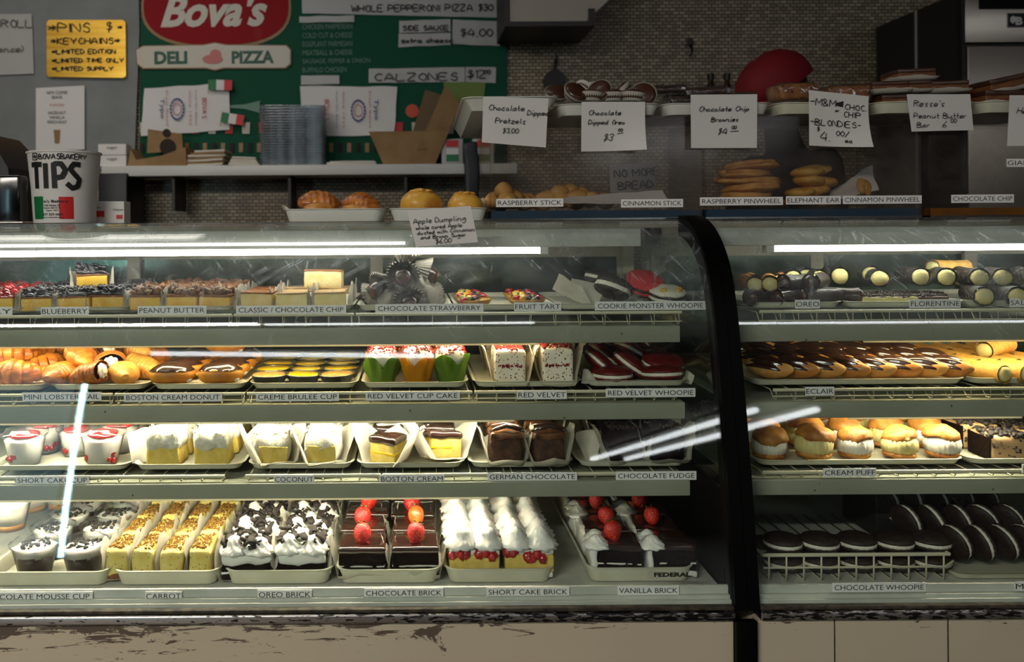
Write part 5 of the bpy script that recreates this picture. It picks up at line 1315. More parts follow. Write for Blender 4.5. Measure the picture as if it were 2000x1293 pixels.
put('ccake', 0, (ax(1862, YC + .28), YC + .28, zC), (0, 0, .1), 'cookie_crumb_cake', 'pale cream cake block with dark crumbs, behind the last puff', 'cake', 'cookie-crumb cakes')

# --- right case, deck (unlit)
bk = empty('wire_basket', (ax(1670, .10), .10, ZD))
bx0, bx1 = ax(1486, .10) - bk.location.x, ax(1850, .10) - bk.location.x
ob('top_rail', J(tube([(bx0, 0, .052), (bx1, 0, .052)], .004, 8), tube([(bx0, 0, .052), (bx0, .40, .052)], .003, 6), tube([(bx1, 0, .052), (bx1, .40, .052)], .003, 6)), 'rack_wire', bk)
ob('middle_rail', tube([(bx0, .0, .026), (bx1 - .01, .0, .026), (bx1 + .02, .02, .030)], .0022, 6), 'rack_wire', bk)
upm = mesh('upright_wire', tube([(0, 0, .050), (0, 0, .001), (0, .40, .001)], .002, 6), 'rack_wire')
for i in range(11): obj('upright_wire', upm, bk, (bx0 + .012 + (bx1 - bx0 - .024) * i / 10, 0, 0))
tag(bk, 'white wire basket on the deck of the second case, holding whoopies', 'basket')
for r in range(3):
    for i in range(5):
        put('whoopie', 4, (ax(1520 + 72 * i, .16), .150 + .088 * (r % 2), ZD + .004 + .040 * (r > 1)), (.0, 0, i), 'chocolate_whoopie', 'dark chocolate whoopie in the wire basket, %s, %s' % (['front row', 'second row', 'upper layer'][r], colname(i, 5, 'post', 'black-and-white row')), 'cake', 'chocolate whoopies in the basket', .95)
dx = empty('plastic_box', (ax(1753, .36), .40, ZD + .004))
ob('box_body', T(rbox(.155, .16, .13, .006, (2, 2, 2)), (0, 0, 0)), 'inner_dark', dx); ob('box_lid', T(rbox(.163, .168, .010, .003, (2, 2, 1)), (0, 0, .131)), 'black_gloss', dx)
tag(dx, 'plain dark plastic box standing behind the wire basket', 'box')
tray(1862, 2100, YD, .46, ZD, 'white tray of black-and-white whoopies')
k = 0
for r in range(4):
    for i in range(5):
        px = (1800 + i * 52) if r else (1850 + i * 46)
        dzz = .012 if r == 0 else .028 * (r if r < 3 else 2.2)
        put('whoopie', 0 if k % 2 else 10, (ax(px, YD + .05), YD + .05 + r * .085, zD + .040 + dzz), (0.0, 1.25 + .1 * math.sin(k * 3), .25 + .2 * math.sin(k * 5)), 'black_and_white_whoopie', 'chocolate whoopie standing on edge with white cream, %s row, %s' % (['front', 'second', 'third', 'back'][r], colname(i, 5, 'basket', 'far case end')), 'cake', 'black-and-white whoopies', .92)
        k += 1

# --- printed tags on the rails
for t, a, b, y, Y in (('RY', -14, 24, 608, .184), ('BLUEBERRY', 80, 173, 608, .184), ('PEANUT BUTTER', 269, 403, 606, .184), ('CLASSIC / CHOCOLATE CHIP', 461, 676, 605, .184), ('CHOCOLATE STRAWBERRY', 733, 944, 602, .184), ('FRUIT TART', 1004, 1096, 599, .184),
                      ('COOKIE MONSTER WHOOPIE', 1162, 1378, 597, .184), ('OREO', 1553, 1601, 594, .184), ('FLORENTINE', 1776, 1876, 593, .184), ('SALTED', 1972, 2034, 591, .184),
                      ('MINI LOBSTER TAIL', 44, 198, 775, .156), ('BOSTON CREAM DONUT', 242, 434, 776, .156), ('CREME BRULEE CUP', 500, 662, 775, .156), ('RED VELVET CUP CAKE', 714, 898, 773, .156), ('RED VELVET', 1010, 1107, 771, .156), ('RED VELVET WHOOPIE', 1183, 1358, 767, .156), ('ECLAIR', 1573, 1629, 764, .156),
                      ('SHORT CAKE CUP', 31, 174, 938, .129), ('COCONUT', 535, 614, 936, .129), ('BOSTON CREAM', 741, 868, 935, .129), ('GERMAN CHOCOLATE', 952, 1127, 931, .129), ('CHOCOLATE FUDGE', 1203, 1360, 929, .129), ('CREAM PUFF', 1608, 1711, 923, .129), ('OREO CAKE', 1996, 2080, 915, .129),
                      ('CHOCOLATE MOUSSE CUP', -46, 181, 1165, .026), ('CARROT', 284, 355, 1164, .026), ('OREO BRICK', 503, 609, 1161, .026), ('CHOCOLATE BRICK', 711, 866, 1158, .026), ('SHORT CAKE BRICK', 950, 1112, 1156, .026), ('VANILLA BRICK', 1206, 1326, 1153, .026), ('CHOCOLATE WHOOPIE', 1625, 1808, 1147, .026), ('MINI', 1982, 2030, 1145, .026)):
    what = {'OREO': 'white name tag under the dark cannoli by the post', 'OREO BRICK': 'white name tag below the cookie-crumb bricks', 'COOKIE MONSTER WHOOPIE': 'longest white name tag, below the paper-wrapped whoopies', 'OREO CAKE': 'white name tag cut off at the frame edge beside the puffs'}.get(t)
    name_tag(t, a, b, y, Y, 17 if Y > .1 else 18, what)

# ------------------------------------------------------------------ on top of the left case: pastries, tips cup
ZT = 1.2205
YT = 0.36
def atz(px, Y): return ax(px, Y)
tray(552, 752, .352, .26, ZT, 'white foam tray of two layered turnovers', 'tray_foam', h=.030)
tray(760, 955, .352, .26, ZT, 'white foam tray of baked apple dumplings', 'tray_foam', h=.030)
put('turn', 0, (ax(622, .42), .42, ZT + .014), (0, 0, .15), 'turnover', 'golden layered turnover, smoother and darker of the two', 'pastry', None, 1.1)
put('turn', 1, (ax(703, .42), .425, ZT + .012), (0, 0, -.2), 'turnover', 'golden layered turnover beside the apple dumplings', 'pastry', None, 1.08)
put('dump', 0, (ax(823, .42), .42, ZT + .014), (0, 0, .2), 'apple_dumpling', 'large baked apple dumpling above the hand-written card', 'pastry', None, 1.1)
put('dump', 1, (ax(908, .42), .425, ZT + .013), (0, 0, 1.4), 'apple_dumpling', 'baked apple dumpling beside the clear bin', 'pastry', None, 1.0)
paper_leaf([(548, 399), (560, 404), (566, 408), (554, 410)], .40, 'paper tip sticking up at the end of the turnover tray', seed=21, dy=.005, amp=.001)
paper_leaf([(918, 398), (945, 388), (950, 410), (925, 412)], .43, 'crumpled paper beside the last apple dumpling', seed=22, dy=.01, amp=.006)
card([(795, 411), (919, 402), (934, 473), (812, 482)], .115, [('Apple Dumpling', 10, 27, 1.0), ('whole cored Apple', 14, 39, .75), ('dusted with Cinnamon', 16, 49, .75), ('and Brown Sugar', 22, 58, .75), ('$6.00', 50, 69, 1.0)], 'white card hand-written Apple Dumpling, taped on the curved glass', 9.5, .1, 3, wpx=1.1)
# tips cup
cp = empty('tips_cup', (ax(127, .42), .42, ZT)); k = 2.12 / F
rb, rt, hh = 56 * k, 67 * k, 134 * k
cup = lathe([(rb, 0), (rb * 1.02, .001), (rb + (rt - rb) * .45, hh * .5), (rt, hh), (rt + .003, hh + .001), (rt + .003, hh + .005), (rt - .001, hh + .005), (rt - .003, hh), (rb - .002, .003)], 64, cap1=True)
ob('cup_wall', nz(cup, .0008, 14, 3), 'white_paper', cp)
def on_cup(vf, m, nm, x0, z0, off=.0016, par=cp, sub=True):
    out = []
    for x, y, z in vf[0]:
        zz = z0 + z; r = rb + (rt - rb) * zz / hh + off; a = (x0 + x) / r
        out.append((r * math.sin(a), -r * math.cos(a), zz))
    return ob(nm, (out, vf[1]), m, par, smooth=False)
def me2vf(me): return ([tuple(v.co) for v in me.vertices], [tuple(p.vertices) for p in me.polygons])
P3 = lambda x, z: (x * k, 0, z * k)
# TIPS drawn with a broad marker
tips = []
for ch, x0, wd_ in (('T', -46, 27), ('I', -16, 10), ('P', 2, 24), ('S', 26, 28)):
    h_ = 47
    G = {'T': [[(-2, 1), (1.02, .98)], [(.5, .95), (.5, 0)]], 'I': [[(.5, 1), (.5, 0)]], 'P': [[(.15, 0), (.12, .98), (.7, .98), (1, .72), (.75, .46), (.3, .42)]], 'S': [[(1.0, .95), (.55, .98), (.3, .78), (.55, .58), (.9, .35), (.75, .08), (.4, .0), (.05, .2)]]}
    G['T'][0] = [(0, .95), (.5, .97), (1, .95)]
    for st in G[ch]:
        Pn = [Vector((x0 + p[0] * wd_, p[1] * h_)) for p in st]; Q = []
        for a, b in zip(Pn[:-1], Pn[1:]): Q += [a.lerp(b, t / 4) for t in range(4)]
        Q.append(Pn[-1])
        V = []; n = len(Q)
        for i, p in enumerate(Q):
            t = (Q[min(i + 1, n - 1)] - Q[max(0, i - 1)]).normalized(); q = Vector((-t.y, t.x)) * 4.8
            V += [((p + q).x * k, 0, (p + q).y * k), ((p - q).x * k, 0, (p - q).y * k)]
        tips.append((V, [(2 * i, 2 * i + 1, 2 * i + 3, 2 * i + 2) for i in range(n - 1)]))
on_cup(J(*tips), 'ink', 'tips_lettering', 0, 66 * k)
hb = stroke_vf([('BOVASBAKERY', -25 * k, 0)], 9.5 * k, 1.7 * k, .1, 3, .3, x_over=.78)
sq = stroke_vf([('D', -40 * k, 0)], 11 * k, 1.6 * k, 0, 3, .1); 
logo = []
for st in ([(-41, -1), (-41, 11), (-29, 11), (-29, -1), (-41, -1)], [(-35, 2), (-38, 5), (-35, 8), (-32, 5), (-35, 2)]):
    V = []; n = len(st)
    for a, b in zip(st[:-1], st[1:]):
        a, b = Vector(a), Vector(b); t = (b - a).normalized(); q = Vector((-t.y, t.x)) * .9; n0 = len(V)
        logo.append(([((a + q).x * k, 0, (a + q).y * k), ((a - q).x * k, 0, (a - q).y * k), ((b - q).x * k, 0, (b - q).y * k), ((b + q).x * k, 0, (b + q).y * k)], [(0, 1, 2, 3)]))
on_cup(J(hb, *logo), 'ink', 'handle_lettering', 0, 121 * k)
rect = lambda x0, z0, x1, z1: grid(8, 4, lambda u, v: Vector(((x0 + (x1 - x0) * u) * k, 0, (z0 + (z1 - z0) * v) * k)))
on_cup(rect(-44, 8, -19, 51), 'flag_green', 'green_flag_stripe', 0, 0); on_cup(rect(12, 8, 38, 50), 'red', 'red_flag_stripe', 0, 0)
sm = []
for s_, z_, w_, h_, xo in (("n's Bakery", 41, 46, 7, 7), ('134 Salem St', 34, 30, 3.6, 0), ('Boston, MA 02113', 29, 32, 3.4, 0), ('Open 24/7', 24, 24, 3.6, 0), ('617 523-5601', 17, 38, 4.6, 0), ('bovabakery', 11, 38, 3, 2)):
    sm.append(T(me2vf(text_mesh(s_, w_ * k, h_ * k, 'ink', bold=.02)), (xo * k, 0, z_ * k)))
on_cup(J(*sm), 'ink', 'small_print', -1 * k, 0, off=.0022)
tag(cp, 'white paper tub hand-lettered TIPS with a green and red flag print', 'tip cup')
bxp = empty('small_carton', (ax(219, .50), .50, ZT))
ob('carton_body', T(rbox(60 * 2.2 / F, .05, 42 * 2.2 / F, .001, (1, 1, 1))), 'white_paper', bxp, smooth=False)
k2 = 2.2 / F
ob('red_print', box(-29 * k2, -.0262, 12 * k2, -8 * k2, -.0255, 24 * k2), 'red', bxp, smooth=False); ob('red_print', box(15 * k2, -.0262, 8 * k2, 27 * k2, -.0255, 16 * k2), 'red', bxp, smooth=False)
obj('lettering', text_mesh('Jess', 10 * k2, 6 * k2, 'ink_grey'), bxp, (-20 * k2, -.0262, 30 * k2)); obj('lettering', text_mesh('Webster', 20 * k2, 4 * k2, 'ink_grey'), bxp, (18 * k2, -.0262, 26 * k2))
tag(bxp, 'small white carton with red print behind the tips cup', 'box')
# dark register and terminal at the far end
rg = empty('cash_register', (ax(5, .62), .62, ZT))
kr = 2.32 / F
ob('register_body', T(prism([(-90 * kr, 0), (46 * kr, 0), (50 * kr, 60 * kr), (45 * kr, 105 * kr), (25 * kr, 140 * kr), (-5 * kr, 172 * kr), (-90 * kr, 190 * kr)], -.10, .12)), 'black', rg, angle=.4)
ob('display', T(box(-80 * kr, -.108, 30 * kr, -10 * kr, -.1005, 120 * kr)), 'black_gloss', rg, smooth=False)
tag(rg, 'black cash register with sloping back beside the tips cup', 'register')
cd = empty('card_terminal', (ax(12, .38), .38, ZT)); ob('terminal_body', rbox(70 * k, .05, 92 * k, .006, (2, 2, 2)), 'black_gloss', cd); ob('base_plate', T(rbox(90 * k, .07, 4 * k, .002, (1, 1, 1)), (0, 0, -.0)), 'steel', cd)
tag(cd, 'low dark card terminal in front of the register', 'card terminal')

# ------------------------------------------------------------------ clear bins with pastries, on the case tops
def bin_(x0p, x1p, Y, top_py, L, label, pan):
    x0, x1 = ax(x0p, Y), ax(x1p, Y); zt = at((x0p + x1p) / 2, top_py, Y).z; h = zt - ZT; t = .004
    b = empty('clear_bin', ((x0 + x1) / 2, Y + L / 2, ZT)); hw = (x1 - x0) / 2
    ob('front_panel', box(-hw, -L / 2, .004, hw, -L / 2 + t, h - .004), 'acrylic', b, smooth=False)
    ob('back_panel', box(-hw, L / 2 - t, .004, hw, L / 2, h - .004), 'acrylic', b, smooth=False)
    ob('side_panel', box(-hw, -L / 2 + t, .004, -hw + t, L / 2 - t, h - .004), 'acrylic', b, smooth=False)
    ob('side_panel', box(hw - t, -L / 2 + t, .004, hw, L / 2 - t, h - .004), 'acrylic', b, smooth=False)
    ob('lid', box(-hw, -L / 2, h - .004, hw, L / 2, h), 'acrylic', b, smooth=False)
    ob('lid_edge', box(-hw, -L / 2 - .002, h - .030, hw, -L / 2, h - .026), 'acrylic', b, smooth=False)
    ob('base_pan', box(-hw + t, -L / 2 + t, .004, hw - t, L / 2 - t, .022), pan, b, smooth=False)
    ob('base_trim', box(-hw, -L / 2 - .003, 0, hw, L / 2, .004), 'chrome', b, smooth=False)
    tag(b, label, 'bin'); return zt
YBIN = .385
zb = bin_(957, 1372, YBIN, 226, .30, 'clear acrylic bin of raspberry sticks with blue base', 'blue_pan')
bin_(1378, 1800, YBIN, 224, .30, 'clear acrylic bin with a stack of flat pinwheel pastries', 'blue_pan')
bin_(1816, 2240, YBIN, 222, .30, 'clear acrylic bin with gold base at the frame edge', 'gold_pan')
ZP = ZT + .0255
for i, (px, dy, dz_, rz, rx) in enumerate(((1010, .03, 0, .9, 0), (985, .06, .022, 1.3, .4), (978, .10, .0, 1.2, 0), (1040, .10, 0, .3, 0))):
    put('stick', i % 2, (ax(px, YBIN + .05), YBIN + .03 + dy, ZP + dz_), (rx, 0, rz), 'raspberry_stick', 'golden twisted dough stick, ' + ['at the front of the heap', 'on top of the heap', 'by the side of the bin', 'lying low behind the heap'][i], 'pastry', 'twisted dough sticks', 1.25)
for i, (px, dy, rz) in enumerate(((1160, .06, .15), (1130, .12, .5), (1105, .09, -.2))):
    put('stick', 1 - i % 2, (ax(px, YBIN + .06), YBIN + .03 + dy, ZP + .004 + .018 * (i == 1)), (0, 0, rz), 'cinnamon_stick', 'pale dough stick on the paper liner, ' + ['nearest the note on glass', 'highest of the three', 'nearest the raspberry sticks'][i], 'pastry', 'cinnamon dough sticks', (1.2, 1.0, 1.2))
paper_leaf([(1095, 386), (1300, 369), (1310, 398), (1090, 398)], YBIN + .02, 'white paper liner rising along the bottom of the first bin', seed=30, dy=.03, m='white_paper', name='paper_liner')
nt = card([(1190, 322), (1278, 316), (1280, 372), (1192, 376)], YBIN + .29 - .006, [('NO MORE', 8, 26, 1.2), ('BREAD', 14, 50, 1.2)], 'paper note lettered NO MORE seen through the first bin', 12, 0, 5, 'ink_grey', 2.2, name='paper_note')
for i in range(6):
    put('pin', i % 2, (ax(1462 + (8, -6, 4, 0, -4, 6)[i], YBIN + .08), YBIN + .085, ZP + .0185 * i), (0.03 * (i % 2), 0.04 * (-1) ** i, i), 'raspberry_pinwheel', 'flat brown pinwheel pastry, %s in its stack' % ['bottom', 'second up', 'third up', 'fourth up', 'fifth up', 'topmost'][i], 'pastry', 'stacked pinwheel pastries', (1.12, 1.0, 1.35))
for i in range(4):
    put('ear', i % 2, (ax(1592 + (0, -8, 6, 0)[i], YBIN + .10), YBIN + .12, ZP + .026 * i), (0, 0.1 * (-1) ** i, .2 * i), 'elephant_ear_pastry', 'pale puffy folded pastry, %s in its stack' % ['bottom', 'second up', 'third up', 'topmost'][i], 'pastry', 'stacked folded pastries', (.95, .9, 1.3))
put('ear', 0, (ax(1690, YBIN + .1), YBIN + .12, ZP + .05), (1.2, .2, .3), 'cinnamon_pinwheel', 'single thin pastry leaning on paper at the bin end', 'pastry', None, (.35, .5, .8))
paper_leaf([(1640, 372), (1720, 322), (1715, 372), (1610, 398)], YBIN + .10, 'crumpled paper under the single pastry in the second bin', seed=31, dy=.04, m='white_paper', name='paper_liner', amp=.006)
for t, a, b, y in (('RASPBERRY STICK', 969, 1100, 396), ('CINNAMON STICK', 1213, 1334, 397), ('RASPBERRY PINWHEEL', 1367, 1529, 393), ('ELEPHANT EAR', 1535, 1642, 391), ('CINNAMON PINWHEEL', 1646, 1800, 390), ('CHOCOLATE CHIP', 1858, 1980, 388), ('GIANT', 1966, 2024, 318)):
    name_tag(t, a, b, y, YBIN - .004, 16)
# trays standing on the bins
ZL = zb + .0015
YU = .372
def up_tray(a, b, label, m='tray_white', rx=0.0, rz=0.0, L=.30, h=.026, dz_=0): 
    x0, x1 = ax(a, YU), ax(b, YU)
    o = ob('tray', tray_vf(x1 - x0, L, h, .014, .035), m, loc=((x0 + x1) / 2, YU + L / 2, ZL + dz_), rot=(rx, 0, rz)); tag(o, label, 'tray'); return o
# the empty tray juts forward and tips down at its corner
tr = empty('tray', (0, 0, 0))
tw = ax(1096, .36) - ax(905, .36)
c1 = ob('tray_body', T(tray_vf(tw, .50, .030, .024, .03), (0, .25, 0)), 'tray_foam', tr)
tr.location = (ax(1000, .36), .36, ZL + .013); tr.rotation_euler = (-.045, 0, 0)
tag(tr, 'long empty foam tray overhanging the end of the first bin', 'tray')
up_tray(1092, 1296, 'pale tray of paper-cupped chocolate cookies on the first bin', 'tray_foam')
up_tray(1302, 1516, 'pale tray of wrapped brownies spanning the two bins', 'tray_foam', rz=-.02)
up_tray(1521, 1712, 'yellowish tray of wrapped blondies on the second bin')
up_tray(1716, 1916, 'yellowish tray heaped with peanut butter bars')
up_tray(1920, 2120, 'yellowish tray of crumbly bars at the frame edge')
zU = ZL + .020
dc = [(1122, .04, .012, .8, .5), (1098, .10, .018, .4, -.6), (1150, .12, .03, 1.0, .2), (1182, .06, .020, -.9, .7), (1168, .13, .032, .4, 0), (1232, .07, .018, .7, -.5), (1262, .05, .012, 1.35, .3), (1200, .05, .002, 0, 0), (1238, .04, .0, .1, 0), (1155, .04, .0, .1, 0)]
dcn = ['front corner by the empty tray', 'low at the end by the empty tray', 'top of the heap', 'tilted with its paper up', 'behind the top of the heap', 'leaning towards the brownies', 'on its edge showing dark side, by the brownies', 'flat in the middle of the front', 'flat at the front by the brownies', 'flat at the front by the empty tray']
for i, (px, dy, dz_, rx, ry) in enumerate(dc):
    put('dcookie', i % 3, (ax(px, YU + .05), YU + .02 + dy, zU + .018 + dz_), (rx, ry, i), 'dipped_cookie', 'chocolate-dipped cookie in white pleated cup, ' + dcn[i], 'cookie', 'paper-cupped chocolate cookies', .95)
for i, (px, dy, dz_, rz) in enumerate(((1348, .06, .006, .1), (1320, .12, .042, .1), (1400, .12, .036, -.1), (1440, .06, .012, -.1), (1380, .19, .03, .2))):
    put('brownie', i % 2, (ax(px, YU + .05), YU + .02 + dy, zU + dz_ + .003), (0.02, -.05, rz), 'wrapped_brownie', 'dark brownie in shiny cling film, ' + ['in front by the cupped cookies', 'upper one by the cupped cookies', 'upper one in the middle', 'in front beside the price card', 'at the very back'][i], 'brownie', 'wrapped brownies')
for i, (px, dy, dz_, rz) in enumerate(((1566, .07, .018, .1), (1664, .06, .010, -.05), (1620, .15, .014, .2))):
    put('blondie', i % 2, (ax(px, YU + .05), YU + .02 + dy, zU + dz_ + .003), (0.02, -.04, rz), 'wrapped_blondie', 'golden-brown blondie in cling film, ' + ['larger one by the brownies', 'flatter one by the peanut bars', 'behind the other two'][i], 'blondie', 'wrapped blondies', (1.15, 1, 1.15))
pb = [(1762, .06, 0, 0), (1862, .06, 0, 0), (1745, .07, .034, .05), (1795, .08, .038, 0), (1868, .08, .036, -.03), (1730, .17, .03, 0), (1812, .10, .070, 0), (1835, .18, .03, .1)]
pbn = ['bottom layer by the blondies', 'bottom layer by the crumbly bars', 'middle layer by the blondies', 'middle layer in the centre', 'middle layer by the crumbly bars', 'behind, by the blondies', 'single one on the very top', 'behind, by the crumbly bars']
for i, (px, dy, dz_, rz) in enumerate(pb):
    put('pbar', i % 2, (ax(px, YU + .05), YU + .03 + dy, zU + dz_), (0.03 * (i % 2), -.03, rz), 'peanut_butter_bar', 'brown layered bar in white pleated liner, ' + pbn[i], 'bar', 'peanut butter bars', (1.0, 1, .95))
for i, (px, dy, dz_) in enumerate(((1962, .06, .0), (2050, .06, 0), (1985, .08, .038), (2070, .08, .038))):
    put('pbar', 2 + i % 2, (ax(px, YU + .05), YU + .03 + dy, zU + dz_), (0.0, -.22 if i > 1 else -.02, .1), 'crumbly_bar', 'crumbly dark bar in pleated liner at frame edge, ' + ['lower one by the peanut bars', 'lower outer one', 'upper one by the peanut bars', 'upper outer one'][i], 'bar', 'crumbly bars', (1.1, 1, 1.2))
# hand-written price cards taped to the tray rims
YCD = YU - .010
card([(944, 189), (1071, 192), (1066, 288), (941, 278)], YCD - .05, [('Chocolate', 10, 26, 1.1), ('Dipped', 86, 34, 1.0), ('Pretzels', 24, 51, 1.1), ('$3.00', 38, 70, 1.0)], 'card hand-written Chocolate Dipped Pretzels, on the empty tipping tray', 9.5, .15, 11, wpx=1.3)
card([(1136, 199), (1260, 199), (1257, 294), (1135, 296)], YCD, [('Chocolate', 12, 26, 1.0), ('Dipped Oreo', 12, 44, .9), ('$3', 40, 76, 1.4), ('00', 70, 58, .6)], 'card priced 3 dollars below the paper-cupped chocolate cookies', 9.5, .3, 12, wpx=1.3, curl=.7, extra=[([(68, 0, -62), (80, 0, -60), (80, 0, -61.2), (68, 0, -63.2)], [(0, 1, 2, 3)])])
card([(1349, 185), (1479, 184), (1478, 289), (1350, 289)], YCD, [('Chocolate Chip', 14, 33, 1.0), ('Brownies', 38, 53, .9), ('$4', 50, 78, 1.25), ('00', 78, 68, .7)], 'card hand-written Chocolate Chip Brownies, priced 4 dollars', 9.5, .3, 13, wpx=1.3, extra=[([(76, 0, -72), (92, 0, -71), (92, 0, -72.2), (76, 0, -73.2)], [(0, 1, 2, 3)])])
card([(1580, 176), (1697, 188), (1689, 290), (1581, 284)], YCD - .004, [('-M&M', 4, 28, 1.35), ('or', 54, 37, .6), ('CHOC.', 71, 31, 1.1), ('CHIP', 70, 46, 1.1), ('-BLONDIES-', 8, 66, 1.15), ('$', 22, 78, .8), ('4.', 30, 96, 1.8), ('00/', 60, 84, 1.0), ('ea', 76, 96, .8)], 'card hand-lettered BLONDIES in capitals, its corner curled', 10, 0, 14, wpx=1.5, curl=1.0, extra=[([(54, 0, -20), (68, 0, -15), (68, 0, -27), (54, 0, -25)], [(0, 1, 2, 3)])])
card([(1771, 184), (1895, 184), (1902, 254), (1781, 257)], YCD, [("Resse's", 12, 24, 1.2), ('Peanut Butter', 12, 47, 1.0), ('Bar', 18, 65, 1.0), ('6', 68, 65, 1.2), ('00', 84, 56, .8)], 'card hand-written Peanut Butter Bar, priced 6 dollars', 10, .12, 15, wpx=1.2)
card([(1972, 186), (2090, 186), (2088, 284), (1967, 285)], YCD, [('Heath Bar', 12, 36, 1.2)], 'card cut off by the frame edge, at the last tray', 10, .3, 16, wpx=1.3)

# ------------------------------------------------------------------ behind the counter
YW = 2.285
def board(pxs, Y, m, name='board', th=.012):
    c = [at(x, y, Y) for x, y in pxs]; o = sum(c, Vector()) / len(c)
    return ob(name, prism([((p - o).x, (p - o).z) for p in c], 0, th), m, loc=o, smooth=False), o
b, o = board([(-320, -140), (268, -140), (272, 60), (268, 165), (262, 330), (-320, 330)], YW - .015, 'grey_board'); tag(b, 'large grey wall panel with papers taped to it', 'panel')
g, go = board([(276, -140), (990, -140), (990, 322), (272, 330)], YW - .015, 'green_board', 'deli_sign'); tag(g, "dark green deli menu board with a red oval and cream banner", 'sign')
kw = (YW + 1.7) / F
def part_poly(pxs, m, name, par, po, dY=.003, th=.003):
    c = [at(x, y, YW) for x, y in pxs]
    return ob(name, prism([((p - po).x, (p - po).z) for p in c], -th, 0), m, par, (0, -dY, 0), smooth=False)
def oval(cx, cy, rx, ry, n=40, p=2.5): return [(cx + rx * abs(math.cos(t)) ** (2 / p) * (1 if math.cos(t) > 0 else -1), cy + ry * abs(math.sin(t)) ** (2 / p) * (1 if math.sin(t) > 0 else -1)) for t in [2 * PI * i / n for i in range(n)]]
part_poly(oval(424, 16, 146, 80), 'sign_gold', 'oval_border', g, go, .001)
ov = part_poly(oval(424, 14, 141, 76), 'sign_red', 'red_oval', g, go, .004)
bn = [(270, 100), (284, 93), (400, 91), (422, 87), (444, 91), (560, 92), (568, 100), (568, 126), (558, 134), (440, 134), (422, 138), (404, 134), (284, 135), (272, 126)]
part_poly([(422 + (x - 422) * 1.015, 113 + (y - 113) * 1.09) for x, y in bn], 'sign_gold', 'banner_border', g, go, .007)
part_poly(bn, 'sign_cream', 'banner', g, go, .010)
def wall_text(s, cx, cy, wpx, hpx, m, par, po, dY, **kk):
    p = at(cx, cy, YW) - po; return obj('lettering', text_mesh(s, wpx * kw, hpx * kw, m, **kk), par, (p.x, -dY, p.z), rot=(0, -ROLL, 0))
wall_text("Bova's", 420, 22, 208, 66, 'sign_cream', g, go, .009, shear=.35, bold=.035)
wall_text('DELI', 337, 115, 64, 25, 'ink_green', g, go, .0145, bold=.045); wall_text('PIZZA', 496, 114, 82, 25, 'ink_green', g, go, .0145, bold=.045)
part_poly(oval(418, 118, 20, 9, 16, 2), 'ink_pink', 'pasta_emblem', g, go, .014); part_poly(oval(424, 108, 11, 9, 14, 2), 'ink_pink', 'pasta_emblem', g, go, .0145)
for i, s_ in enumerate(('SPINACH & CHEESE', '', 'CHICKEN PARMESEAN', 'COLD CUT & CHEESE', 'EGGPLANT PARMESAN', 'MEATBALL & CHEESE', 'SAUSAGE, PEPPER & ONION', 'BUFFALO CHICKEN')):
    if s_: wall_text(s_, 591 + len(s_) * 2.9, 20 + i * 16.8, len(s_) * 5.7, 10, 'ink_pale', g, go, .004)
for a, y_ in ((.5, 0),):
    part_poly([(480, 205), (510, 198), (508, 206), (520, 210), (508, 214), (510, 222), (480, 214), (450, 212), (450, 207)], 'ink_pale', 'fork_picture', g, go, .004)
# stripes of the printed awning at the foot of the sign
for i in range(22):
    part_poly([(276 + i * 33, 240), (292 + i * 33, 240), (291 + i * 33, 262), (277 + i * 33, 262)], 'ink_red' if i % 2 else 'sign_cream', 'awning_stripe', g, go, .004)
for i in range(40):
    part_poly([(276 + i * 17.5, 280), (284 + i * 17.5, 280), (284 + i * 17.5, 298), (276 + i * 17.5, 298)], 'sign_gold' if i % 2 else 'carton_dark', 'printed_border', g, go, .004)
part_poly([(865, 160), (948, 162), (938, 240), (880, 240)], 'lime', 'printed_pot', g, go, .004)
for cx_, cy_, r_ in ((805, 218, 13), (868, 222, 15), (838, 250, 12)): part_poly(oval(cx_, cy_, r_, r_, 14, 2), 'orange_red', 'printed_tomato', g, go, .005)
def strip(pxs, rows, label, h=15, ink='ink_grey', wpx=2.4, m='paper_grey', name='paper_strip', dY=.024, slant=0, seed=1, xo=1.0):
    c = [at(x, y, YW - dY) for x, y in pxs]; o = sum(c, Vector()) / 4
    gvf = nz(grid(14, 3, lambda u, v: c[0].lerp(c[1], u).lerp(c[3].lerp(c[2], u), v) - o), .0025, 14, seed)
    e = ob(name, J(gvf, ([(x, y + .001, z) for x, y, z in gvf[0]], gvf[1])), m, loc=o, angle=None)
    kk = (YW - dY + 1.7) / F; tl = c[0] - o
    if rows:
        vf = stroke_vf([(r[0], r[1] * kk, -r[2] * kk) + ((r[3],) if len(r) > 3 else ()) for r in rows], h * kk, wpx * kk, slant, seed, x_over=xo)
        ob('handwriting', T(vf, (tl.x, -.0065, tl.z)), ink, e, smooth=False)
    tag(e, label, 'sign'); return e
strip([(590, -12), (988, -12), (994, 35), (590, 26)], [('WHOLE PEPPERONI PIZZA $30 -', 96, 36, 1.0)], 'long white strip lettered WHOLE PEPPERONI PIZZA', 12.5, seed=2, xo=.94)
strip([(585, 32), (692, 30), (692, 43), (585, 44)], [], 'blank white correction strip near the top of the menu', seed=3)
strip([(780, 40), (880, 38), (880, 62), (780, 64)], [('SIDE SAUCE', 6, 20, 1.0)], 'taped strip lettered SIDE SAUCE', 9, seed=4, xo=1.05)
strip([(778, 66), (880, 64), (880, 88), (778, 92)], [('extra cheese', 6, 18, 1.0)], 'taped strip below the side sauce one', 9, seed=5, xo=1.1)
strip([(884, 38), (982, 42), (976, 90), (884, 86)], [('$4.00', 14, 34, 1.0)], 'taped price strip with rounded corner', 15, seed=6, xo=1.1)
strip([(720, 134), (908, 131), (908, 160), (720, 162)], [('CALZONES -', 10, 24, 1.0)], 'taped strip lettered CALZONES', 14, seed=7, xo=1.4)
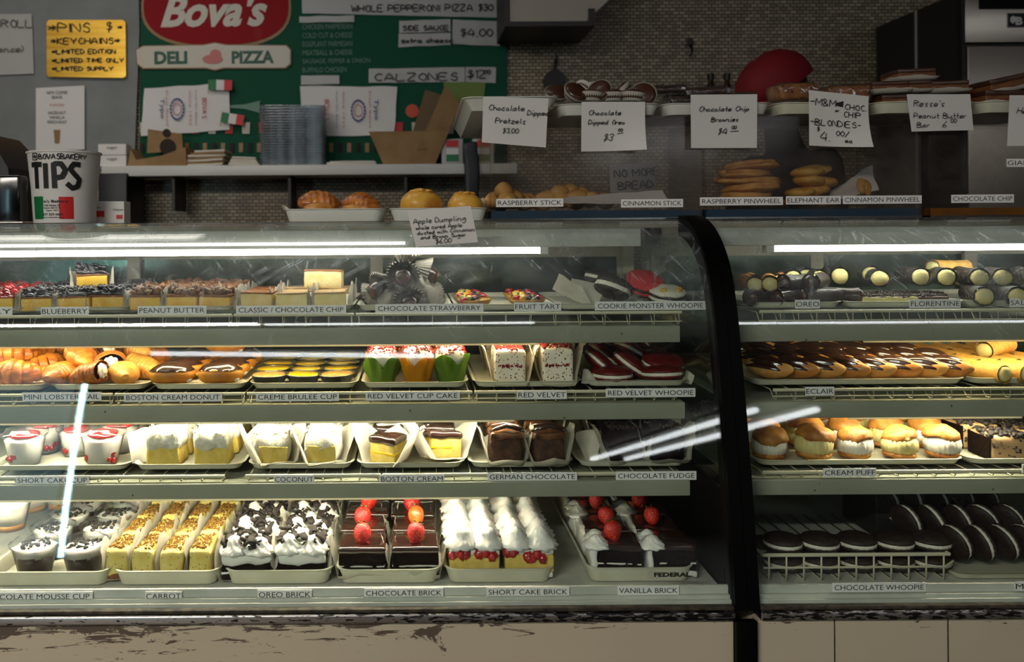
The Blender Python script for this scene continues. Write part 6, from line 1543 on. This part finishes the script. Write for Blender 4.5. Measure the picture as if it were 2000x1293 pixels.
strip([(909, 131), (969, 131), (968, 162), (909, 160)], [('$12', 4, 22, 1.2), ('00', 36, 14, .6)], 'short price strip reading 12 dollars', 13, seed=8)
strip([(588, 148), (662, 147), (662, 164), (588, 166)], [], 'blank white strip above the paper bag', seed=9)
# taped plastic over the left papers: two flattened bakery bags
def flat_bag(pxs, label, seed, mirror=1):
    c = [at(x, y, YW - .03) for x, y in pxs]; o = sum(c, Vector()) / 4
    gvf = nz(grid(16, 10, lambda u, v: c[0].lerp(c[1], u).lerp(c[3].lerp(c[2], u), v) - o), .004, 12, seed)
    e = ob('paper_bag', J(gvf, ([(x, y + .0015, z) for x, y, z in gvf[0]], gvf[1])), 'white_paper', loc=o, angle=None)
    mid = (c[0] + c[1] + c[2] + c[3]) / 4 - o; kk = (YW - .03 + 1.7) / F; W_ = (c[1] - c[0]).length; H_ = (c[3] - c[0]).length
    ringv = J(*[T(rbox(5 * kk, .0006, 3 * kk, 0, (1, 1, 1), z0=False), (math.cos(t) * 13 * kk, 0, math.sin(t) * 20 * kk), (0, -t + PI / 2, 0)) for t in [i * .35 for i in range(18)]])
    ob('ring_print', T(ringv, (-.10 * W_ * mirror, -.010, 0)), 'ink_blue', e, smooth=False)
    ob('ring_print', T(ringv, (-.10 * W_ * mirror, -.0102, 0), s=(.62, 1, .55)), 'ink_pink', e, smooth=False)
    for xx, m_, t_, w_ in ((.22, 'ink_red', 'BOVA S', 9), (.12, 'ink_blue', 'From Our Bakery', 3.5), (.05, 'ink_pink', 'Since 1932', 4), (-.28, 'ink_blue', 'Type', 10), (-.22, 'ink_pink', 'Fresh Baked', 4)):
        obj('lettering', text_mesh(t_, H_ * (.42 if w_ > 5 else .72), w_ * kk, m_), e, (xx * W_ * mirror, -.0105, .004), rot=(0, PI / 2, 0))
    tag(e, label, 'paper bag')
flat_bag([(282, 172), (447, 162), (449, 254), (276, 266)], 'white printed bakery bag flattened on the board, pinned with flags', 3)
flat_bag([(585, 168), (776, 169), (770, 264), (592, 266)], 'white printed bakery bag flattened behind the lid stack', 8, -1)
def flag(px, py, w_, h_, Y, rz, label, name='paper_flag'):
    p = at(px, py, Y); kk = (Y + 1.7) / F; e = empty(name, p, (0, rz, 0))
    for i, m_ in enumerate(('flag_green', 'white_paper', 'red')):
        ob(['green_band', 'white_band', 'red_band'][i], T(rbox(w_ * kk / 3, .001, h_ * kk, 0, (1, 1, 1), z0=False), ((i - 1) * w_ * kk / 3, 0, 0)), m_, e, smooth=False)
    ob('stick', T(tube([(0, .002, -h_ * kk * .9), (0, .002, h_ * kk * .5)], .0015, 5), (-w_ * kk / 2, 0, 0)), 'kraft', e)
    tag(e, label, 'flag')
flag(430, 166, 46, 20, YW - .05, .03, 'small tricolour paper flag above the first printed bag')
flag(454, 232, 44, 20, YW - .05, .16, 'small tricolour paper flag at the corner of the first bag')
# papers on the grey panel
strip([(-40, 28), (62, 27), (66, 144), (-40, 148)], [('SROLL', 28, 26, 1.0), ('ance)', 36, 74, .8)], 'white paper with pencilled capitals at the frame edge', 15, seed=10, name='paper_sheet', wpx=1.6)
cf, cfo = board([(70, 172), (165, 167), (165, 292), (70, 296)], YW - .03, 'white_paper', 'coffee_flyer', .002)
for s_, y_, w_, h_, m_ in (('NEW COFFEE', 183, 40, 6, 'ink'), ('BEANS', 192, 20, 6, 'ink'), ('FLAVORS', 207, 28, 5, 'ink_pink'), ('HAZELNUT', 222, 34, 6, 'ink'), ('VANILLA', 231, 30, 6, 'ink'), ('FRENCH ROAST', 240, 38, 6, 'ink')):
    p = at(117, y_, YW) - cfo; obj('lettering', text_mesh(s_, w_ * kw, h_ * kw, m_), cf, (p.x, -.002, p.z))
pc = at(117, 268, YW) - cfo
ob('printed_cup', prism([(pc.x - 4.5 * kw, pc.z - 13 * kw), (pc.x + 4.5 * kw, pc.z - 13 * kw), (pc.x + 6.5 * kw, pc.z + 13 * kw), (pc.x - 6.5 * kw, pc.z + 13 * kw)], -.003, -.001), 'kraft', cf, smooth=False)
tag(cf, 'white flyer with a printed paper cup, taped to the grey panel', 'flyer')
gs, gso = board([(96, 39), (240, 39), (245, 44), (246, 148), (241, 152), (95, 150), (91, 145), (91, 43)], YW - .032, 'gold_foil', 'gold_sign', .004)
kk = kw; tl = at(91, 39, YW - .032) - gso
ob('handwriting', T(stroke_vf([('*PINS', 3, -24, 1.9), ('$', 114, -22, 1.9), ('*', 138, -20, 1.0), ('*KEYCHAINS*', 8, -47, 1.25), ('*LIMITED EDITION', 10, -66, .9), ('*LIMITED TIME ONLY', 10, -83, .85), ('*LIMITED SUPPLY', 10, -99, .85)] and [(t, x * kk, z * kk, s) for t, x, z, s in (('*PINS', 3, -24, 1.9), ('$', 114, -22, 1.9), ('*', 138, -20, 1.0), ('*KEYCHAINS*', 8, -47, 1.25), ('*LIMITED EDITION', 10, -66, .9), ('*LIMITED TIME ONLY', 10, -83, .85), ('*LIMITED SUPPLY', 10, -99, .85))], 9 * kk, 2.2 * kk, 0, 4, x_over=1.08), (tl.x, -.003, tl.z)), 'ink', gs, smooth=False)
ob('scalloped_edge', J(*[T(blob(.008, .003, .008, 1), (at(x, y, YW) - gso)) for x, y in [(96 + i * 7.2, 40) for i in range(21)] + [(96 + i * 7.2, 151) for i in range(21)]]), 'gold_foil', gs)
tag(gs, 'shiny gold cardboard sign lettered PINS and KEYCHAINS', 'sign')

# wall shelf and what stands on it
sy0 = 2.02
s0, s1 = at(198, 330, sy0), at(905, 330, sy0)
zs_t = at(550, 322, sy0).z; zs_b = at(550, 342, sy0).z
ws = ob('wall_shelf', box(s0.x, sy0, zs_b, s1.x + .02, YW - .02, zs_t, .002), 'shelf_white'); tag(ws, 'long white shelf on the wall below the menu board', 'shelf')
w2 = ob('wall_shelf', box(at(934, 330, sy0).x, sy0, zs_b, at(1010, 330, sy0).x, YW - .02, zs_t, .002), 'shelf_white'); tag(w2, 'short white shelf end beyond the hanging apron', 'shelf')
for px in (330, 560, 790):
    ob('shelf_bracket', prism([(0, 0), (.012, 0), (.012, -.15), (0, -.15)], 0, .20), 'steel_dark', ws, (ax(px, sy0), sy0 + .05, zs_b), smooth=False)
def on_shelf(px, Y=2.08): return (ax(px, Y), Y, zs_t + .0005)
ks = 3.78 / F
for i, z_ in enumerate((0, 22)):
    c_ = empty('small_carton', (ax(226, 2.08), 2.08, zs_t + .0008 + z_ * ks)); ob('carton_body', rbox(54 * ks, .08, 21 * ks, .001, (1, 1, 1)), 'white_paper', c_, smooth=False)
    obj('lettering', text_mesh('nugget', 20 * ks, 6 * ks, 'ink_grey'), c_, (0, -.041, 13 * ks)); tag(c_, ('lower' if i == 0 else 'upper') + ' of two small white cartons at the shelf end', 'box', 'two small white cartons')
kb = empty('kraft_box', on_shelf(312)); 
ob('box_body', T(prism([(-56 * ks, 0), (58 * ks, 0), (56 * ks, 36 * ks), (10 * ks, 20 * ks), (-40 * ks, 12 * ks), (-50 * ks, 34 * ks)], -.04, .10)), 'kraft', kb, smooth=False)
ob('open_flap', T(prism([(-36 * ks, 30 * ks), (36 * ks, 34 * ks), (34 * ks, 68 * ks), (-34 * ks, 78 * ks)], .09, .096)), 'kraft', kb, smooth=False)
ob('round_window', T(tube([(6 * ks, .084, 42 * ks), (6 * ks, .0885, 42 * ks)], 16 * ks, 20)), 'carton_dark', kb)
ob('round_window', T(tube([(4 * ks, .084, 70 * ks), (4 * ks, .0885, 70 * ks)], 8 * ks, 16)), 'carton_dark', kb)
tag(kb, 'open brown kraft carton with dark round holes on the wall shelf', 'box')
for i in range(7):
    e = ob('flat_paper_bag', rbox((96 - i * 6) * ks, .14, 4.0 * ks, .001, (6, 3, 1), .0025, 12, i), 'kraft' if i % 2 else 'sign_cream', loc=(ax(392 + i * 4, 2.10), 2.12, zs_t + .001 + i * 4.4 * ks), rot=(0, -.03, .05 * math.sin(i * 2)))
    tag(e, 'folded pale paper bag, %s in the low pile' % ['bottom', 'second up', 'third up', 'fourth up', 'fifth up', 'sixth up', 'topmost'][i], 'paper bag', 'low pile of folded bags')
for i in range(4):
    e = ob('flat_paper_bag', rbox((60 - i * 5) * ks, .12, 4.0 * ks, .001, (6, 3, 1), .0025, 12, i + 20), 'sign_cream', loc=(ax(480, 2.10), 2.12, zs_t + .001 + i * 4.4 * ks), rot=(0, .03, .05 * math.sin(i * 3)))
    tag(e, 'folded cream bag beside the lid stack, %s' % ['bottom', 'second up', 'third up', 'topmost'][i], 'paper bag', 'second pile of folded bags')
# tower of nested clear lids
def sq_ring(a, z, r=.012):
    out = []
    for cx, cy, a0 in ((a - r, a - r, 0), (-a + r, a - r, PI / 2), (-a + r, -a + r, PI), (a - r, -a + r, 3 * PI / 2)):
        for i in range(4):
            t = a0 + PI / 2 * i / 3; out.append((cx + r * math.cos(t), cy + r * math.sin(t), z))
    return out
lr = [[(x, y * .5, z) for x, y, z in q] for q in (sq_ring(.128, .0, .03), sq_ring(.134, .010, .03), sq_ring(.142, .011, .035), sq_ring(.142, .0125, .035), sq_ring(.133, .0125, .03), sq_ring(.126, .002, .03))]
lidm = mesh('plastic_container', ([p for r in lr for p in r], [(i * 16 + q, i * 16 + (q + 1) % 16, (i + 1) * 16 + (q + 1) % 16, (i + 1) * 16 + q) for i in range(5) for q in range(16)] + [tuple(range(16)), tuple(80 + q for q in range(16))]), 'lid_plastic', angle=.5)
for i in range(22):
    tag(obj('plastic_container', lidm, None, (ax(574, 2.12) + .001 * math.sin(i * 1.7), 2.13, zs_t + .001 + i * .0118), (0, 0, .03 * math.sin(i))), 'square clear plastic lid in the tall shiny nested stack on the wall shelf', 'lid', 'nested clear lids')
pp = ob('paper_stack', rbox(96 * ks, .12, 5 * ks, .001, (2, 2, 1)), 'sign_cream', loc=(ax(688, 2.10), 2.12, zs_t + .001)); 
tag(pp, 'thin pad of white paper sheets beside the kraft clamshell', 'paper pad')
pp = ob('paper_sheet', rbox(88 * ks, .11, 2.0 * ks, .0005, (6, 2, 1), .002, 14, 3), 'white_paper', loc=(ax(690, 2.10), 2.12, zs_t + .0025 + 5 * ks)); tag(pp, 'loose white sheet lying on top of the paper pad', 'paper')
# open kraft clamshell
kc = empty('kraft_clamshell', (ax(800, 2.12), 2.12, zs_t + .0005))
def boat(w0, w1, h, d0, d1):
    V = [(-w0, -d0, 0), (w0, -d0, 0), (w0, d0, 0), (-w0, d0, 0), (-w1, -d1, h), (w1, -d1, h), (w1, d1, h), (-w1, d1, h)]
    V += [(x * .95, y * .95, z + .002) for x, y, z in V[:4]] + [(x * .97, y * .97, z) for x, y, z in V[4:]]
    F_ = [(0, 1, 2, 3), (8, 9, 10, 11)]
    for a in range(4):
        b_ = (a + 1) % 4; F_ += [(a, b_, 4 + b_, 4 + a), (8 + a, 8 + b_, 12 + b_, 12 + a), (4 + a, 4 + b_, 12 + b_, 12 + a)]
    return (V, F_)
ob('carton_bottom', boat(50 * ks, 78 * ks, 64 * ks, .05, .075), 'kraft', kc, smooth=False)
ob('carton_lid', T(boat(46 * ks, 68 * ks, 42 * ks, .05, .07), (82 * ks, 0, 74 * ks), (0, -1.15, 0)), 'kraft', kc, smooth=False)
ob('fold_flap', T(box(-30 * ks, -.004, 0, 12 * ks, 0, 88 * ks), (36 * ks, .06, 60 * ks), (0, .3, 0)), 'kraft_dark', kc, smooth=False)
tag(kc, 'open brown kraft clamshell with its lid raised on the wall shelf', 'box')
for i, px in enumerate((884, 938)):
    e = empty('flag_pack', (ax(px, 2.10), 2.10, zs_t + .0008)); 
    if i == 1: e.location.x = ax(944, 2.10)
    ob('pack_body', T(rbox(42 * ks, .05, 50 * ks, .004, (3, 2, 4), .002, 30, i)), 'paper_grey', e)
    for nm_, m_, z_ in (('green_band', 'flag_green', 6), ('white_band', 'white_paper', 18), ('red_band', 'red', 34)):
        ob(nm_, box(-12 * ks, -.028, z_ * ks, 12 * ks, -.0255, (z_ + 13) * ks), m_, e, smooth=False)
    tag(e, 'small plastic pack printed with tricolour bands, ' + ['beside the kraft clamshell', 'on the short shelf end'][i], 'pack', 'two tricolour printed packs')
ap = ob('hanging_apron', nz(rbox(30 * 3.75 / F, .03, .30, .01, (3, 2, 8)), .012, 9, 4), 'bag_cloth', loc=(ax(920, 2.05), 2.00, zs_b - .17)); tag(ap, 'dark folded cloth hanging in the gap between the shelf ends', 'cloth')
tag(ob('wall_hook', tube([(0, .0, 0), (0, -.05, 0), (0, -.055, .02)], .004, 6), 'steel_dark', loc=(ax(920, 2.05), 2.299, zs_b + .10)), 'small hook between the two wall shelves', 'hook')
e = ob('dark_box', rbox(56 * 3.7 / F, .25, .32, .004, (1, 1, 1)), 'black', loc=(ax(221, 2.0), 2.12, 1.12)); tag(e, 'black equipment box under the end of the wall shelf', 'box')
# counter below, hidden by the cases, carrying the box
e = ob('back_counter', box(-1.8, 1.85, 0.86, 2.0, YW - .01, .90, .003), 'steel_dark'); tag(e, 'dark steel work counter along the tiled wall', 'counter')
for x_ in (-1.7, 0, 1.9): ob('leg', box(x_, 1.9, 0, x_ + .04, 1.94, .86), 'steel_dark', e, smooth=False)
e2 = ob('equipment_stand', box(ax(221, 2.0) - .07, 2.0, .9005, ax(221, 2.0) + .07, 2.24, 1.1195, .003), 'black'); tag(e2, 'black stand under the dark equipment box', 'stand')

# vent hood box hanging from the ceiling
vh = empty('vent_duct', (ax(1085, 1.95), 2.1, 2.0))
zl = at(1080, 44, 1.9).z - 2.0
X_ = lambda px: ax(px, 1.9) - vh.location.x
ob('duct_body', prism([(X_(1000), zl + .01), (X_(1150), zl + .01), (X_(1196), zl + .10), (X_(1196), .78), (X_(1000), .78)], -.18, .155), 'duct_white', vh, smooth=False)
ob('dark_rim', J(box(X_(990), -.19, zl - .012, X_(1166), .16, zl + .008), box(X_(990), -.19, zl + .008, X_(998), .16, .5), box(X_(1153), -.19, zl + .008, X_(1166), -.185, zl + .06)), 'steel_dark', vh, smooth=False)
tag(vh, 'pale sheet-metal duct with dark rim coming down beside the menu board', 'duct')
# pan, hook, bottles on the tiled wall
pn = empty('hanging_pan', tuple(at(1084, 158, 2.25))); kp = 3.95 / F
ob('pan_disc', T(tube([(0, 0, 0), (0, .03, 0)], 22 * kp, 24), (0, 0, 0)), 'black', pn); ob('pan_handle', tube([(0, .02, 18 * kp), (3 * kp, .02, 44 * kp)], .008, 6), 'black', pn)
ob('hook', tube([(3 * kp, .045, 44 * kp), (3 * kp, -.002, 44 * kp), (3 * kp, -.006, 50 * kp)], .004, 6), 'steel_dark', pn)
tag(pn, 'round black pan hanging on the tiled wall beside the menu board', 'pan')
hk = empty('wall_hook', tuple(at(1348, 88, 2.27))); ob('hook_plate', rbox(.022, .02, .03, .004, (1, 1, 1)), 'steel_dark', hk); ob('hook_arm', tube([(0, 0, 0), (.0, -.03, -.03), (-.006, -.02, -.055)], .006, 6), 'black', hk)
tag(hk, 'small dark hook high on the tiled wall', 'hook')
ps = ob('pipe_shelf', box(ax(1330, 2.1), 2.12, at(1400, 182, 2.1).z - .01, ax(1500, 2.1), 2.29, at(1400, 182, 2.1).z, .001), 'steel_dark'); tag(ps, 'narrow steel ledge carrying the two bottles', 'shelf')
for i, px in enumerate((1390, 1422)):
    e = empty('sauce_bottle', (ax(px, 2.18), 2.18, at(1400, 182, 2.1).z + .0005)); kb_ = 3.88 / F
    ob('bottle_body', lathe([(6.5 * kb_, 0), (7 * kb_, .004), (7 * kb_, 20 * kb_), (4.8 * kb_, 27 * kb_), (4.8 * kb_, 32 * kb_)], 18, cap1=True), 'glass_bottle', e); ob('cap', T(lathe([(6.4 * kb_, 0), (6.4 * kb_, 12 * kb_)], 16, cap1=True), (0, 0, 31 * kb_)), 'black', e)
    ob('paper_label', T(lathe([(7.15 * kb_, 0), (7.15 * kb_, 9 * kb_)], 18, cap0=False), (0, 0, 5 * kb_)), 'paper_grey', e)
    tag(e, 'dark sauce bottle with black cap, ' + ['beside the brownies heap', 'beside the red cap'][i], 'bottle', 'two sauce bottles on the ledge')
# steel oven
ov_ = empty('steel_oven', (2.14, 1.66, 0)); ovy = 1.65
zA_ = lambda py: at(1950, py, ovy).z
ob('oven_body', T(box(0, .02, .9, 1.2, .62, 2.10)), 'steel_dark', ov_, smooth=False)
ob('upper_front', box(.003, 0, zA_(82), 1.2, .02, 2.10, .003), 'steel', ov_)
ob('lower_door', box(.012, -.012, 1.0, 1.2, .02, zA_(88), .006), 'steel', ov_)
ob('corner_strip', box(-.004, 0, .9, .010, .03, 2.10), 'black', ov_, smooth=False)
ob('side_seam', box(-.004, .30, .9, 0, .312, 2.10), 'paper_grey', ov_, smooth=False)
dxp = at(1915, 8, ovy).x - 2.14
ob('display_panel', box(dxp, -.004, zA_(17), 1.1, .0, 2.08), 'black_gloss', ov_, smooth=False)
bx_, bw_ = at(1968, 39, ovy).x - 2.14, 60 * 3.35 / F
bd = ob('badge', box(bx_, -.006, zA_(53), bx_ + bw_, -.0005, zA_(25)), 'chrome', ov_, smooth=False)
ob('badge_face', box(bx_ + .004, -.008, zA_(51), bx_ + bw_ - .004, -.006, zA_(27)), 'black', bd, smooth=False)
obj('lettering', text_mesh('B', 14 * 3.35 / F, 16 * 3.35 / F, 'white_paper', bold=.05), bd, (bx_ + .045, -.009, zA_(41)))
ob('badge_emblem', T(nz(blob(.012, .001, .015, 2), .003, 90, 1), (bx_ + .022, -.009, zA_(38))), 'white_paper', bd)
tag(ov_, 'tall stainless steel oven with dark side panel in the back corner', 'oven')

# person in a red cap behind the case, face turned down to the work
def person():
    pe = empty('person', (ax(1538, 1.20), 1.20, -.005)); pe.rotation_euler = (0, 0, -1.25)
    # body faces local -Y; rotated so that it looks towards the menu board
    J_ = {'pelvis': (0, 0, .93, .13), 'waist': (0, 0, 1.08, .125), 'chest': (0, -.01, 1.28, .15), 'neck0': (0, 0, 1.43, .07), 'neck1': (0, -.02, 1.50, .055), 'head': (0, -.035, 1.56, .06),
          'sl': (.17, 0, 1.40, .065), 'el': (.24, -.04, 1.13, .045), 'wl': (.20, -.24, 1.02, .03), 'sr': (-.17, 0, 1.40, .065), 'er': (-.24, -.04, 1.13, .045), 'wr': (-.20, -.24, 1.02, .03),
          'hl': (.09, 0, .86, .095), 'kl': (.10, -.02, .48, .065), 'al': (.10, .01, .09, .045), 'fl': (.10, -.16, .035, .03), 'hr': (-.09, 0, .86, .095), 'kr': (-.10, -.02, .48, .065), 'ar': (-.10, .01, .09, .045), 'fr': (-.10, -.16, .035, .03)}
    E = [('pelvis', 'waist'), ('waist', 'chest'), ('chest', 'neck0'), ('neck0', 'neck1'), ('neck1', 'head'), ('chest', 'sl'), ('sl', 'el'), ('el', 'wl'), ('chest', 'sr'), ('sr', 'er'), ('er', 'wr'), ('pelvis', 'hl'), ('hl', 'kl'), ('kl', 'al'), ('al', 'fl'), ('pelvis', 'hr'), ('hr', 'kr'), ('kr', 'ar'), ('ar', 'fr')]
    def skin(nm, J_, E, root, m, par, sub=2, seed=0):
        keys = list(J_); me = bpy.data.meshes.new(nm); me.from_pydata([J_[k_][:3] for k_ in keys], [(keys.index(a), keys.index(b_)) for a, b_ in E], [])
        o = bpy.data.objects.new(nm, me); COL.objects.link(o)
        o.modifiers.new('s', 'SKIN'); sv = me.skin_vertices[0].data
        for i, k_ in enumerate(keys): sv[i].radius = (J_[k_][3], J_[k_][3]); sv[i].use_root = (k_ == root)
        o.modifiers.new('u', 'SUBSURF').levels = sub
        dg = bpy.context.evaluated_depsgraph_get(); m2 = bpy.data.meshes.new_from_object(o.evaluated_get(dg)); bpy.data.objects.remove(o)
        m2.materials.clear(); m2.materials.append(MATS[m]); m2.polygons.foreach_set('use_smooth', [True] * len(m2.polygons))
        return obj(nm, m2, par)
    body = skin('body', J_, E, 'pelvis', 'shirt', pe)
    # head with brow, nose, lips and chin pushed out of one surface, bowed forward
    def hf(x, y, z):
        X, Y, Z = x * .076, y * .096, z * .118
        if Z < 0: X *= 1 + Z * 2.2; Y *= 1 + Z * 1.2
        if y < -.4:
            n_ = math.exp(-((x / .16) ** 2) - (((z + .12) / .20) ** 2)); Y -= .024 * n_
            Y += .008 * (math.exp(-(((abs(x) - .40) / .16) ** 2) - (((z - .08) / .12) ** 2)))
            Y -= .006 * math.exp(-((x / .3) ** 2) - (((z + .48) / .07) ** 2)); Y -= .010 * math.exp(-((x / .3) ** 2) - (((z + .80) / .12) ** 2))
        return (X, Y, Z)
    hd = empty('head_rig') ; bpy.data.objects.remove(hd)
    HR = (0.52, 0, 0); HL = (0, -.055, 1.655)
    ob('head', T(fnv(ico(4), hf), HL, HR), 'skin', pe)
    for q in (-1, 1):
        ob('ear', T(blob(.010, .020, .032, 2), HL, HR), 'skin', pe, loc=(q * .076, .005, -.01))
        ob('eye', T(blob(.012, .010, .009, 2), (HL[0] + q * .030, HL[1] - .080, HL[2] - .012)), 'black', pe)
    ob('hair', T(fnv(blob(.086, .108, .112, 3), lambda x, y, z: (x, max(y, -.045), z)), (HL[0], HL[1] + .012, HL[2] + .006), HR), 'hair', pe)
    cap = fnv(blob(.104, .136, .106, 4, .006, 11, 2), lambda x, y, z: (x, y, max(z, -.016)))
    c_ = ob('baseball_cap', T(cap, (HL[0], HL[1] + .004, HL[2] + .022), HR), 'cap_red', pe, label='red cloth baseball cap')
    br = grid(16, 8, lambda u, v: Vector(((u - .5) * 2 * .076 * (1 - .25 * v), -.108 - .092 * v * math.sqrt(max(0, 1 - ((u - .5) * 1.7) ** 2)), .000 - .030 * ((u - .5) * 2) ** 2 - .018 * v)))
    b2 = ([(x, y, z - .004) for x, y, z in br[0]], br[1])
    ob('cap_brim', T(J(br, b2), (HL[0], HL[1] + .004, HL[2] + .022), HR), 'cap_red', c_, angle=None)
    ob('cap_button', T(blob(.008, .008, .005, 2), (HL[0], HL[1] - .030, HL[2] + .120)), 'cap_red', c_)
    for q, nm in ((1, 'l'), (-1, 'r')):
        wx, wy, wz = J_['w' + nm][:3]
        H = {'w': (wx, wy, wz, .028), 'p': (wx * .95, wy - .07, wz - .02, .030)}; EE = [('w', 'p')]
        for k_, (dx_, ln) in enumerate(((-.028, .050), (-.010, .060), (.009, .056), (.026, .044))):
            H['f%d' % k_] = (wx * .95 + dx_, wy - .115, wz - .025, .009); H['g%d' % k_] = (wx * .95 + dx_, wy - .115 - ln * .6, wz - .045, .0085); EE += [('p', 'f%d' % k_), ('f%d' % k_, 'g%d' % k_)]
        H['t0'] = (wx * .95 - q * .042, wy - .06, wz - .02, .011); H['t1'] = (wx * .95 - q * .055, wy - .095, wz - .035, .009); EE += [('w', 't0'), ('t0', 't1')]
        skin('hand', H, EE, 'w', 'skin', pe, 2)
    tag(pe, 'person in a red baseball cap and dark shirt working behind the case, head bowed', 'person')
person()
# glass sticker on the front case glass
st = ob('glass_sticker', J(prism([(-.047, .012), (.052, .012), (.048, -.002), (.030, -.004), (.012, -.0085), (-.010, -.0085), (-.026, -.004), (-.050, -.002)], 0, .0004)), 'cling_film', loc=at(1312, 1126, .004) + Vector((0, -.0035, 0)), smooth=False)
obj('lettering', text_mesh('FEDERAL', .072, .0085, 'ink', bold=.05), st, (.0, -.0012, .0055))
tag(st, 'small sticker with bold black capitals on the lower glass near the post', 'sticker')
st = ob('small_print_sticker', T(rbox(.034, .0004, .018, 0, (1, 1, 1), z0=False)), 'cling_film', loc=at(1540, 1128, .004) + Vector((0, -.0035, 0)), smooth=False)
for i in range(4): obj('lettering', text_mesh(['CONSUMER SAFE', 'PLEASE KEEP OFF', 'THE GLASS', 'THANK YOU'][i], .030 - .004 * i, .0022, 'ink'), st, (0, -.0012, .006 - .004 * i))
tag(st, 'tiny printed notice on the glass in front of the wire basket', 'sticker')
# lights over the customers, seen mirrored in the glass
strip_light('strip_light', (-2.2, -5.3, 2.66), (0.2, -5.5, 2.66), 'long ceiling strip light over the customers, on the window side', .03)
strip_light('strip_light', (2.2, -3.8, 2.66), (5.6, -3.8, 2.66), 'long ceiling strip light over the customers, on the side away from the window', .03)
strip_light('strip_light', (4.4, -16.5, 2.62), (5.3, -9.6, 2.62), 'ceiling strip light running towards the far end of the shop', .05)
strip_light('strip_light', (3.7, -16.5, 2.62), (4.5, -9.6, 2.62), 'second ceiling strip light running towards the far end of the shop', .05)
strip_light('strip_light', (-1.7, 0.30, 2.62), (0.1, 0.30, 2.62), 'ceiling strip light above the serving counter', .02)
strip_light('strip_light', (-1.0, -3.75, 2.70), (0.85, -3.75, 2.70), 'short ceiling strip light in line with the bright panel over the customers', .03)
ld = empty('window_led', (-3.06, -6.24, 1.3)); ob('led_tube', tube([(0, 0, -1.15), (0, 0, 1.14)], .026, 8), 'led_strip', ld); ob('mounting_channel', box(-.02, -.03, -1.17, .02, -.016, 1.12), 'steel', ld, smooth=False)
tag(ld, 'upright LED strip framing the street window', 'light')
